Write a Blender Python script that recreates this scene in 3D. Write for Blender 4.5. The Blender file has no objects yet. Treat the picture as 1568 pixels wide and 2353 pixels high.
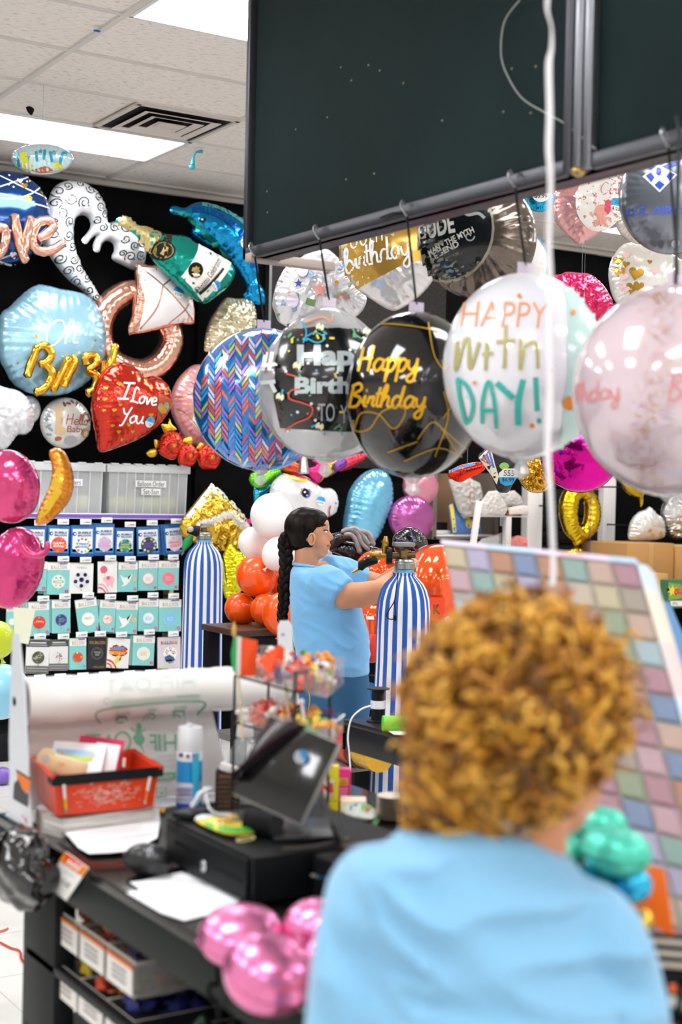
import bpy, bmesh, math, random
import numpy as np
from mathutils import Vector, Matrix, Quaternion, geometry, noise
random.seed(7)
PI = math.pi
SC = bpy.context.scene
COL = SC.collection

# ------------------------------------------------------------------ camera
CZ = 1.68
FPX = 3310.0
PITCH, ROLL, YAW = -0.01369, 0.02108, 0.5636
FW = Vector((math.sin(YAW)*math.cos(PITCH), math.cos(YAW)*math.cos(PITCH), math.sin(PITCH)))
_R = Vector((math.cos(YAW), -math.sin(YAW), 0))
_U = _R.cross(FW)
RT = _R*math.cos(ROLL)+_U*math.sin(ROLL)
UP = _U*math.cos(ROLL)-_R*math.sin(ROLL)
CAM = Vector((0, 0, CZ))
cd = bpy.data.cameras.new('camera')
cam = bpy.data.objects.new('camera', cd)
COL.objects.link(cam)
cam.matrix_world = Matrix((( RT.x, UP.x, -FW.x, 0), (RT.y, UP.y, -FW.y, 0), (RT.z, UP.z, -FW.z, CZ), (0, 0, 0, 1)))
cd.sensor_fit = 'VERTICAL'
cd.sensor_height = 36
cd.sensor_width = 24
cd.lens = FPX/2353*36
cd.clip_start = .05
cd.dof.use_dof = True
cd.dof.focus_distance = 6.4
cd.dof.aperture_fstop = 2.6
SC.camera = cam

# ------------------------------------------------------------------ world, exposure
W = bpy.data.worlds.new('world'); SC.world = W; W.use_nodes = True
W.node_tree.nodes['Background'].inputs[0].default_value = (.9, .95, 1, 1)
W.node_tree.nodes['Background'].inputs[1].default_value = .8
SC.view_settings.view_transform = 'Standard'
SC.view_settings.look = 'None'
SC.view_settings.gamma = 1
SC.view_settings.use_curve_mapping = False
SC.view_settings.exposure = 0.0
LIGHT_E = 18.0
cy = SC.cycles
cy.use_denoising = True
cy.max_bounces = 8
cy.diffuse_bounces = 4
cy.glossy_bounces = 3
cy.transmission_bounces = 5
cy.transparent_max_bounces = 8
cy.caustics_reflective = False
cy.caustics_refractive = False
cy.sample_clamp_indirect = 4
cy.use_adaptive_sampling = True
cy.adaptive_threshold = .05

# ------------------------------------------------------------------ pixel <-> world
def ray(px, py): return FW+RT*((px-784)/FPX)-UP*((py-1176.5)/FPX)
def at(px, py, Z): return CAM+ray(px, py)*Z
def onz(px, py, z): d = ray(px, py); return CAM+d*((z-CZ)/d.z)
def onx(px, py, x): d = ray(px, py); return CAM+d*(x/d.x)
def ony(px, py, y): d = ray(px, py); return CAM+d*(y/d.y)
def V(*a): return Vector(a)

class Fr:
    """a plane in the place: origin, right, up, normal (towards the room)"""
    def __init__(s, O, n):
        s.O = Vector(O); s.n = Vector(n).normalized()
        s.v = V(0, 0, 1) if abs(s.n.z) < .99 else V(FW.x, FW.y, 0); s.u = s.v.cross(s.n).normalized(); s.v = s.n.cross(s.u)
    def px(s, px, py):
        d = ray(px, py); t = (s.O-CAM).dot(s.n)/d.dot(s.n); p = CAM+d*t-s.O
        return (p.dot(s.u), p.dot(s.v))
    def w(s, a, b, h=0): return s.O+s.u*a+s.v*b+s.n*h
def facing(px, py, Z, yaw=0, tilt=0):
    n = -FW.copy(); n.z = math.tan(tilt); n = Matrix.Rotation(yaw, 3, 'Z') @ n
    return Fr(at(px, py, Z), n)
WALLY = 8.85
def wallf(px, py, off): return Fr(ony(px, py, WALLY-off), (0, -1, 0))
def Z1(pts, ox=0, oy=0, s=2.529): return [(ox+x/s, oy+y/s) for x, y in pts]
def Z2(p): return Z1(p, 0, 560)
def Z3(p): return Z1(p, 0, 1000)
def Z4(p): return Z1(p, 540, 380, 2.8)
def Z5(p): return Z1(p, 1000, 380, 2.7606)
def Z6(p): return Z1(p, 420, 1000, 2.45)
def Z7(p): return Z1(p, 980, 960, 2.667)
def Z8(p): return Z1(p, 360, 1440, 2.613)
def Z9(p): return Z1(p, 0, 1850, 2.613)

# ------------------------------------------------------------------ materials
def lin(h):
    if isinstance(h, (tuple, list)): return tuple(h)[:3]+(1,)
    h = h.lstrip('#'); h = h if len(h) == 6 else ''.join(c*2 for c in h); o = []
    for i in (0, 2, 4):
        c = int(h[i:i+2], 16)/255; o.append(c/12.92 if c <= .04045 else ((c+.055)/1.055)**2.4)
    return tuple(o)+(1,)
_M = {}
def M(col, r=.5, m=0, t=0, em=0, coat=0, bump=0, bs=40, alpha=1, sheen=0, sss=0, ior=1.45, tint=None):
    key = (str(col), r, m, t, em, coat, bump, bs, alpha, sheen, sss, ior, tint)
    if key in _M: return _M[key]
    a = bpy.data.materials.new('material'); a.use_nodes = True
    nt = a.node_tree; b = nt.nodes['Principled BSDF']; I = b.inputs
    I['Base Color'].default_value = lin(col); I['Roughness'].default_value = r; I['Metallic'].default_value = m
    I['Transmission Weight'].default_value = t; I['IOR'].default_value = ior
    I['Coat Weight'].default_value = coat; I['Coat Roughness'].default_value = .06
    I['Alpha'].default_value = alpha
    if not m and not coat and max(lin(col)[:3]) < .035: I['Specular IOR Level'].default_value = .18
    if sheen: I['Sheen Weight'].default_value = sheen
    if sss: I['Subsurface Weight'].default_value = sss; I['Subsurface Scale'].default_value = .01
    if em: I['Emission Color'].default_value = lin(col); I['Emission Strength'].default_value = em
    if bump:
        tc = nt.nodes.new('ShaderNodeTexCoord'); n = nt.nodes.new('ShaderNodeTexNoise'); bp = nt.nodes.new('ShaderNodeBump')
        n.inputs['Scale'].default_value = bs; n.inputs['Detail'].default_value = 3
        nt.links.new(tc.outputs['Object'], n.inputs['Vector']); nt.links.new(n.outputs[0], bp.inputs['Height'])
        bp.inputs['Strength'].default_value = bump; bp.inputs['Distance'].default_value = .01
        nt.links.new(bp.outputs[0], I['Normal'])
        if coat: nt.links.new(bp.outputs[0], I['Coat Normal'])
    _M[key] = a
    return a
def foilm(col, r=.16, bump=.12, bs=14): return M(col, r, .9, bump=bump, bs=bs)        # bare metal foil
def printm(col, r=.22, m=.25): return M(col, r, m, coat=.6, bump=.12, bs=16)           # printed foil
def latex(col): return M(col, .3, 0, coat=.45)
def clearm(col='#ffffff', a=.25, r=.08): return M(col, r, 0, alpha=a, coat=.5)
def paper(col='#f4f4f4'): return M(col, .7)
def varm(cols, scale, r=.8, kind='noise', bump=0, sharp=False, stretch=(1, 1, 1), m=0, spec=None):
    """a surface whose own colour varies (dust, weave, print)"""
    a = bpy.data.materials.new('material'); a.use_nodes = True; nt = a.node_tree; N = nt.nodes; b = N['Principled BSDF']
    tc = N.new('ShaderNodeTexCoord'); mp = N.new('ShaderNodeMapping'); mp.inputs['Scale'].default_value = stretch
    nt.links.new(tc.outputs['Object'], mp.inputs[0])
    if kind == 'noise':
        x = N.new('ShaderNodeTexNoise'); x.inputs['Scale'].default_value = scale; x.inputs['Detail'].default_value = 4
    else:
        x = N.new('ShaderNodeTexVoronoi'); x.inputs['Scale'].default_value = scale
    nt.links.new(mp.outputs[0], x.inputs['Vector'])
    cr = N.new('ShaderNodeValToRGB'); e = cr.color_ramp
    if sharp: e.interpolation = 'CONSTANT'
    while len(e.elements) < len(cols): e.elements.new(.5)
    for i, c in enumerate(cols):
        e.elements[i].position = (.3+.4*i/max(1, len(cols)-1)) if kind == 'noise' else i/len(cols)
        e.elements[i].color = lin(c)
    if kind == 'noise': nt.links.new(x.outputs[0], cr.inputs[0])
    else:
        sp = N.new('ShaderNodeSeparateColor'); nt.links.new(x.outputs['Color'], sp.inputs[0]); nt.links.new(sp.outputs[0], cr.inputs[0])
    nt.links.new(cr.outputs[0], b.inputs['Base Color']); b.inputs['Roughness'].default_value = r; b.inputs['Metallic'].default_value = m
    if max(max(lin(c)[:3]) for c in cols) < .06: b.inputs['Specular IOR Level'].default_value = .1
    if bump:
        bp = N.new('ShaderNodeBump'); bp.inputs['Strength'].default_value = bump; bp.inputs['Distance'].default_value = .01
        nt.links.new(x.outputs[0], bp.inputs['Height']); nt.links.new(bp.outputs[0], b.inputs['Normal'])
    return a

# ------------------------------------------------------------------ mesh builder
def catmull(p, n=6, closed=False):
    p = [Vector(q) for q in p]; L = len(p); out = []
    if L < 3: return p
    for i in range(L if closed else L-1):
        if closed: a, b, c, d = p[(i-1) % L], p[i], p[(i+1) % L], p[(i+2) % L]
        else: a, b, c, d = p[max(i-1, 0)], p[i], p[i+1], p[min(i+2, L-1)]
        for k in range(n):
            t = k/n; t2 = t*t; t3 = t2*t
            out.append(.5*((2*b)+(c-a)*t+(2*a-5*b+4*c-d)*t2+(3*b-a-3*c+d)*t3))
    if not closed: out.append(p[-1])
    return out

class G:
    def __init__(s): s.v = []; s.f = []; s.m = []; s.mats = []; s.X = None
    def mi(s, mat):
        if mat not in s.mats: s.mats.append(mat)
        return s.mats.index(mat)
    def add(s, vs, fs, mat):
        o = len(s.v); k = s.mi(mat)
        if s.X is not None: vs = [s.X @ Vector(q) for q in vs]
        s.v += [tuple(q) for q in vs]; s.f += [tuple(i+o for i in f) for f in fs]; s.m += [k]*len(fs)
        return s
    def bm(s, b, mat, X=None):
        b.verts.index_update(); vs = [(X @ v.co) if X is not None else v.co.copy() for v in b.verts]
        s.add(vs, [[v.index for v in f.verts] for f in b.faces], mat); b.free(); return s
    def box(s, c, sz, mat, bev=0, rot=None, seg=2):
        b = bmesh.new(); bmesh.ops.create_cube(b, size=1)
        for v in b.verts: v.co = Vector((v.co.x*sz[0], v.co.y*sz[1], v.co.z*sz[2]))
        if bev: bmesh.ops.bevel(b, geom=b.edges[:], offset=bev, segments=seg, affect='EDGES', profile=.5)
        X = Matrix.Translation(Vector(c)) @ (rot.to_4x4() if rot is not None else Matrix.Identity(4))
        return s.bm(b, mat, X)
    def fbox(s, fr, a0, a1, b0, b1, h0, h1, mat, bev=0):
        """box given in a frame"""
        R = Matrix((fr.u, fr.v, fr.n)).transposed()
        return s.box(fr.w((a0+a1)/2, (b0+b1)/2, (h0+h1)/2), (abs(a1-a0), abs(b1-b0), abs(h1-h0)), mat, bev, R)
    def sph(s, c, r, mat, seg=24, rings=16, X=None):
        b = bmesh.new(); bmesh.ops.create_uvsphere(b, u_segments=seg, v_segments=rings, radius=1)
        if not isinstance(r, (tuple, list)): r = (r, r, r)
        for v in b.verts: v.co = Vector((v.co.x*r[0], v.co.y*r[1], v.co.z*r[2]))
        return s.bm(b, mat, Matrix.Translation(Vector(c)) @ (X.to_4x4() if X is not None else Matrix.Identity(4)))
    def tube(s, p, r, mat, seg=8, closed=False, cap=True, sq=None):
        p = [Vector(q) for q in p]; n = len(p)
        if not isinstance(r, (list, tuple)): r = [r]*n
        vs = []; fs = []; up = None
        for i in range(n):
            a = p[(i-1) % n] if (closed or i > 0) else p[i]; c = p[(i+1) % n] if (closed or i < n-1) else p[i]
            t = (c-a); t = t.normalized() if t.length > 1e-9 else V(0, 0, 1)
            if up is None: up = V(0, 0, 1) if abs(t.z) < .9 else V(0, 1, 0)
            e = up-t*up.dot(t)
            if e.length < 1e-6: e = V(1, 0, 0)-t*t.x
            e.normalize(); up = e; g = t.cross(e)
            for k in range(seg):
                w = 2*PI*k/seg; vs.append(p[i]+(e*math.cos(w)+g*math.sin(w))*r[i])
        for i in range(n if closed else n-1):
            j = (i+1) % n
            for k in range(seg):
                l = (k+1) % seg; fs.append((i*seg+k, i*seg+l, j*seg+l, j*seg+k))
        if cap and not closed: fs.append(tuple(range(seg))[::-1]); fs.append(tuple((n-1)*seg+k for k in range(seg)))
        return s.add(vs, fs, mat)
    def lathe(s, prof, c, mat, seg=32, axis=None, fn=None, matfn=None, cap=True):
        """prof: (r, z) from bottom up"""
        q = V(0, 0, 1).rotation_difference(Vector(axis)) if axis is not None else Quaternion()
        c = Vector(c); vs = []; n = len(prof)
        for i, (r, z) in enumerate(prof):
            for k in range(seg):
                w = 2*PI*k/seg; rr = r*(fn(w, i/(n-1)) if fn else 1)
                vs.append(c+q @ V(rr*math.cos(w), rr*math.sin(w), z))
        F = {}
        for i in range(n-1):
            for k in range(seg):
                l = (k+1) % seg; mt = matfn(k, i) if matfn else mat
                F.setdefault(mt, []).append((i*seg+k, i*seg+l, (i+1)*seg+l, (i+1)*seg+k))
        if cap:
            F.setdefault(mat, []).append(tuple(range(seg))[::-1]); F[mat].append(tuple((n-1)*seg+k for k in range(seg)))
        o = len(s.v)
        if s.X is not None: vs = [s.X @ q_ for q_ in vs]
        s.v += [tuple(x) for x in vs]
        for mt, fs in F.items():
            k = s.mi(mt); s.f += [tuple(i+o for i in f) for f in fs]; s.m += [k]*len(fs)
        return s
    def quad(s, a, b, c, d, mat, th=0):
        a, b, c, d = map(Vector, (a, b, c, d))
        if not th: return s.add([a, b, c, d], [(0, 1, 2, 3)], mat)
        n = (b-a).cross(d-a).normalized()*th; vs = [a, b, c, d, a-n, b-n, c-n, d-n]
        return s.add(vs, [(0, 1, 2, 3), (7, 6, 5, 4), (0, 4, 5, 1), (1, 5, 6, 2), (2, 6, 7, 3), (3, 7, 4, 0)], mat)
    def build(s, name, parent=None, ang=40, label=None):
        me = bpy.data.meshes.new(name)
        if not s.v: s.v = [(0, 0, 0)]
        A = np.array(s.v); c = (A.min(0)+A.max(0))/2; c[2] = A[:, 2].min()
        me.from_pydata((A-c).tolist(), [], s.f)
        for m in s.mats: me.materials.append(m)
        me.polygons.foreach_set('material_index', s.m)
        me.polygons.foreach_set('use_smooth', [True]*len(s.f))
        me.update()
        try: me.set_sharp_from_angle(angle=math.radians(ang))
        except Exception: pass
        o = bpy.data.objects.new(name, me); COL.objects.link(o)
        c = Vector(c)
        if parent is not None: o.parent = parent; o.location = c-wloc(parent)
        else: o.location = c
        if label: o['label'] = label
        return o
def wloc(o):
    l = Vector(o.location)
    while o.parent: o = o.parent; l += Vector(o.location)
    return l
def tag(o, label, cat, group=None):
    o['label'] = label; o['category'] = cat
    if group: o['group'] = group
    return o
def thing(name, label, cat, loc, group=None):
    o = bpy.data.objects.new(name, None); COL.objects.link(o); o.location = loc; o.empty_display_size = .1
    return tag(o, label, cat, group)
def struct(o): o['kind'] = 'structure'; return o
def stuff(o): o['kind'] = 'stuff'; return o
def copytree(o, delta, parent=None):
    c = o.copy(); COL.objects.link(c)
    if parent is not None: c.parent = parent
    else: c.location = Vector(o.location)+Vector(delta)
    for ch in list(o.children):
        if ch.name != c.name: copytree(ch, None, c)
    return c
def evalmesh(g, mods):
    """run modifiers on a builder's geometry, give back a builder (one continuous surface)"""
    me = bpy.data.meshes.new('tmp'); me.from_pydata([tuple(v) for v in g.v], [], g.f); o = bpy.data.objects.new('tmp', me); COL.objects.link(o)
    for kind, kw in mods:
        md = o.modifiers.new(kind, kind)
        for k, x in kw.items(): setattr(md, k, x)
    dg = bpy.context.evaluated_depsgraph_get(); dg.update(); ev = o.evaluated_get(dg); m2 = ev.to_mesh()
    vs = [tuple(v.co) for v in m2.vertices]; fs = [tuple(p.vertices) for p in m2.polygons]
    ev.to_mesh_clear(); bpy.data.objects.remove(o); bpy.data.meshes.remove(me)
    h = G(); h.add(vs, fs, g.mats[0]); return h
def remesh(g, vox, smooth=6, fac=.6):
    return evalmesh(g, [('REMESH', dict(mode='VOXEL', voxel_size=vox)), ('SMOOTH', dict(iterations=smooth, factor=fac))])
def limb(g, pts, rs, mat, seg=14, flat=None):
    """tapering limb with round ends, as overlapping solids for remesh()"""
    pts = [Vector(p) for p in pts]
    g.tube(pts, rs, mat, seg=seg)
    for p, r in zip(pts, rs): g.sph(p, r*.995, mat, 14, 10)

# ------------------------------------------------------------------ flat print (in photograph pixels, then laid on a surface)
def ell(cx, cy, rx, ry=None, rot=0, n=28):
    ry = rx if ry is None else ry; c, s = math.cos(rot), math.sin(rot)
    return [[(cx+rx*math.cos(2*PI*k/n)*c-ry*math.sin(2*PI*k/n)*s, cy+rx*math.cos(2*PI*k/n)*s+ry*math.sin(2*PI*k/n)*c) for k in range(n)]]
def star(cx, cy, r, n=5, inner=.45, rot=-PI/2):
    return [[(cx+(r if k % 2 == 0 else r*inner)*math.cos(rot+PI*k/n), cy+(r if k % 2 == 0 else r*inner)*math.sin(rot+PI*k/n)) for k in range(2*n)]]
def heart(cx, cy, r, rot=0):
    o = []
    for k in range(24):
        t = 2*PI*k/24; x = 16*math.sin(t)**3; y = -(13*math.cos(t)-5*math.cos(2*t)-2*math.cos(3*t)-math.cos(4*t))
        x *= r/16; y *= r/16; o.append((cx+x*math.cos(rot)-y*math.sin(rot), cy+x*math.sin(rot)+y*math.cos(rot)))
    return [o]
def rct(cx, cy, w, h, rot=0):
    c, s = math.cos(rot), math.sin(rot)
    return [[(cx+x*c-y*s, cy+x*s+y*c) for x, y in ((-w/2, -h/2), (w/2, -h/2), (w/2, h/2), (-w/2, h/2))]]
def stroke(p, w, n=6, taper=False, closed=False):
    q = catmull([(x, y) for x, y in p], n, closed) if len(p) > 2 else [Vector(x) for x in p]
    out = []; L = len(q); nn = []
    for i in range(L):
        a = q[(i-1) % L] if (closed or i) else q[i]; b = q[(i+1) % L] if (closed or i < L-1) else q[i]
        t = b-a; t = t.normalized() if t.length > 1e-9 else Vector((1, 0)); ww = w/2
        if taper: ww *= .25+.75*math.sin(PI*min(1, max(0, (i+.6)/L)))
        nn.append((q[i]+Vector((-t.y, t.x))*ww, q[i]-Vector((-t.y, t.x))*ww))
    for i in range(L if closed else L-1):
        j = (i+1) % L; out.append([tuple(nn[i][0]), tuple(nn[j][0]), tuple(nn[j][1]), tuple(nn[i][1])])
    return out
def strokes(ps, w, **k):
    o = []
    for p in ps: o += stroke(p, w, **k)
    return o
def swirl(cx, cy, r, w, turns=1.4, a0=0, cw=1):
    return stroke([(cx+r*(1-.8*k/14)*math.cos(a0+cw*2*PI*turns*k/14), cy+r*(1-.8*k/14)*math.sin(a0+cw*2*PI*turns*k/14)) for k in range(15)], w, 3)
_T = {}
def _text(s, bold=0, shear=0, space=1):
    key = (s, bold, shear, space)
    if key in _T: return _T[key]
    cu = bpy.data.curves.new('t', 'FONT'); cu.body = s; cu.size = 1; cu.align_x = 'CENTER'; cu.offset = bold; cu.shear = shear
    cu.space_character = space; cu.resolution_u = 3; cu.fill_mode = 'FRONT'; cu.space_line = .95
    o = bpy.data.objects.new('t', cu); COL.objects.link(o)
    dg = bpy.context.evaluated_depsgraph_get(); dg.update(); me = o.evaluated_get(dg).to_mesh()
    vs = [(v.co.x, v.co.y) for v in me.vertices]; ps = [[vs[i] for i in p.vertices] for p in me.polygons]
    bpy.data.objects.remove(o); bpy.data.curves.remove(cu)
    xs = [v[0] for v in vs] or [0, 1]; ys = [v[1] for v in vs] or [0, 1]
    cx, cy_ = (min(xs)+max(xs))/2, (min(ys)+max(ys))/2; w, h = max(xs)-min(xs) or 1, max(ys)-min(ys) or 1
    _T[key] = [[((x-cx)/w, (y-cy_)/h) for x, y in p] for p in ps]
    return _T[key]
def text(s, cx, cy, w, h, rot=0, bold=0, shear=0, mirror=False, space=1, skew=0):
    """type set to fill w x h pixels, centred; rot in radians clockwise on the picture"""
    c, sn = math.cos(rot), math.sin(rot); out = []
    for p in _text(s, bold, shear, space):
        q = []
        for x, y in p:
            X = x*w*(-1 if mirror else 1); Y = -y*h; X += skew*Y
            q.append((cx+X*c-Y*sn, cy+X*sn+Y*c))
        out.append(q)
    return out
CUR = {
'a': (1.0, [[(.75,.9),(.35,1),(.05,.5),(.3,0),(.7,.4),(.8,1),(.75,.2),(1.05,.1)]]),
'b': (.9, [[(0,.4),(.4,1.6),(.3,2),(.1,1.5),(.1,.1),(.5,0),(.75,.5),(.45,.95),(.1,.6)]]),
'd': (1.05, [[(.7,.9),(.3,1),(.05,.5),(.3,0),(.7,.4),(.85,2),(.72,.3),(1.1,.1)]]),
'e': (.8, [[(0,.4),(.6,.6),(.6,.95),(.3,1),(.05,.5),(.3,0),(.8,.2)]]),
'h': (.9, [[(0,.3),(.35,1.6),(.25,2),(.05,1.4),(.05,0)],[(.05,.5),(.4,1),(.6,.8),(.6,.15),(.95,.1)]]),
'i': (.45, [[(0,.3),(.2,1),(.2,.2),(.5,.1)],[(.25,1.35),(.27,1.5),(.29,1.5)]]),
'l': (.42, [[(0,.3),(.35,1.6),(.25,2),(.08,1.4),(.12,.2),(.45,.1)]]),
'o': (.75, [[(.4,1),(.05,.6),(.25,0),(.65,.3),(.6,.85),(.35,1),(.8,.9)]]),
'p': (.85, [[(0,.8),(.15,1),(.1,-.9)],[(.1,.6),(.45,1),(.75,.6),(.45,0),(.12,.15)]]),
'r': (.65, [[(0,.3),(.15,1),(.15,.8),(.5,.95),(.45,.3),(.7,.1)]]),
't': (.5, [[(.25,1.8),(.15,.3),(.5,.1)],[(-.05,1.2),(.25,1.22),(.55,1.25)]]),
'u': (.95, [[(0,.9),(.1,.2),(.4,0),(.65,.5),(.7,1),(.7,.2),(1,.1)]]),
'v': (.8, [[(0,.9),(.2,.8),(.35,0),(.65,.8),(.85,.95)]]),
'y': (.9, [[(0,.9),(.1,.3),(.4,.1),(.65,.5),(.7,1),(.65,-.6),(.3,-.9),(.1,-.5),(.9,.2)]]),
'n': (.9, [[(0,.9),(.1,.9),(.1,0)],[(.1,.5),(.45,1),(.6,.7),(.6,.1),(.9,.1)]]),
'g': (.95, [[(.7,.9),(.3,1),(.05,.5),(.3,.1),(.65,.5),(.7,1),(.65,-.6),(.3,-.9),(.1,-.5),(.95,.2)]]),
's': (.6, [[(0,.2),(.4,1),(.5,.3),(.1,0)]]),
'c': (.7, [[(.6,.85),(.3,1),(.05,.5),(.3,0),(.7,.2)]]),
'H': (1.15, [[(.15,2),(.05,0)],[(.95,2.1),(.8,0)],[(-.1,.9),(.4,1.05),(1.05,1.1)]]),
'B': (1.1, [[(.15,2),(.1,0)],[(0,1.8),(.6,2.1),(.85,1.6),(.3,1.1),(.9,.8),(.7,.1),(0,0)]]),
'L': (1.0, [[(.8,1.8),(.5,2.1),(.3,1.5),(.25,.3),(0,.1),(.4,.15),(1,0)]]),
'Y': (.95, [[(0,1.9),(.25,1.2),(.6,1.1)],[(.9,2.1),(.6,1.1),(.3,-.3),(0,-.4)]]),
'I': (.65, [[(.4,2),(.2,0)],[(.1,2),(.4,2),(.7,2.05)],[(-.1,0),(.2,0),(.45,.05)]]),
'O': (1.35, [[(.6,2),(.1,1.4),(.2,.2),(.7,0),(1.2,1),(1,1.9),(.5,2),(.4,1.7)]]),
'G': (1.1, [[(1,1.7),(.6,2),(.1,1),(.4,0),(.9,.4),(.9,.9),(.5,.9)]]),
'C': (1.0, [[(1,1.7),(.6,2),(.1,1),(.5,0),(1,.4)]]),
' ': (.5, [])}
def cursive(word, p0, p1, xh, w, slant=.25):
    """hand lettering along the baseline p0 -> p1 (pixels), x-height xh, pen width w"""
    tot = sum(CUR[c][0] for c in word); d = Vector(p1)-Vector(p0); L = d.length; d.normalize(); up = Vector((d.y, -d.x))
    sx = L/tot; x = 0; out = []
    for c in word:
        wd, ss = CUR[c]
        for s in ss:
            q = [tuple(Vector(p0)+d*((x+a+slant*b*xh/sx*.5)*sx)+up*(b*xh)) for a, b in s]
            out += stroke(q, w, 5)
        x += wd
    return out
def stamp(g, polys, mat, fn, step=10, layer=0, clip=None):
    """cut flat print into small pieces and lay it on the surface fn(px, py, lift)"""
    b = bmesh.new()
    for p in polys:
        try: b.faces.new([b.verts.new((x, y, 0)) for x, y in p])
        except ValueError: pass
    if not b.faces: b.free(); return
    big = [f for f in b.faces if len(f.verts) > 4]
    if big: bmesh.ops.triangulate(b, faces=big)
    xs = [v.co.x for v in b.verts]; ys = [v.co.y for v in b.verts]
    for ax, lo, hi in ((0, min(xs), max(xs)), (1, min(ys), max(ys))):
        t = math.ceil(lo/step)*step
        while t < hi:
            co = [0, 0, 0]; co[ax] = t; no = [0, 0, 0]; no[ax] = 1
            bmesh.ops.bisect_plane(b, geom=b.verts[:]+b.edges[:]+b.faces[:], plane_co=co, plane_no=no, dist=1e-4)
            t += step
    if clip:
        bad = [f for f in b.faces if not clip(sum(v.co.x for v in f.verts)/len(f.verts), sum(v.co.y for v in f.verts)/len(f.verts))]
        bmesh.ops.delete(b, geom=bad, context='FACES')
        if not b.faces: b.free(); return
    b.verts.index_update(); e = .0012+.0007*layer
    vs = [fn(v.co.x, v.co.y, e) for v in b.verts]
    g.add(vs, [[v.index for v in f.verts][::-1] for f in b.faces], mat); b.free()

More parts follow.
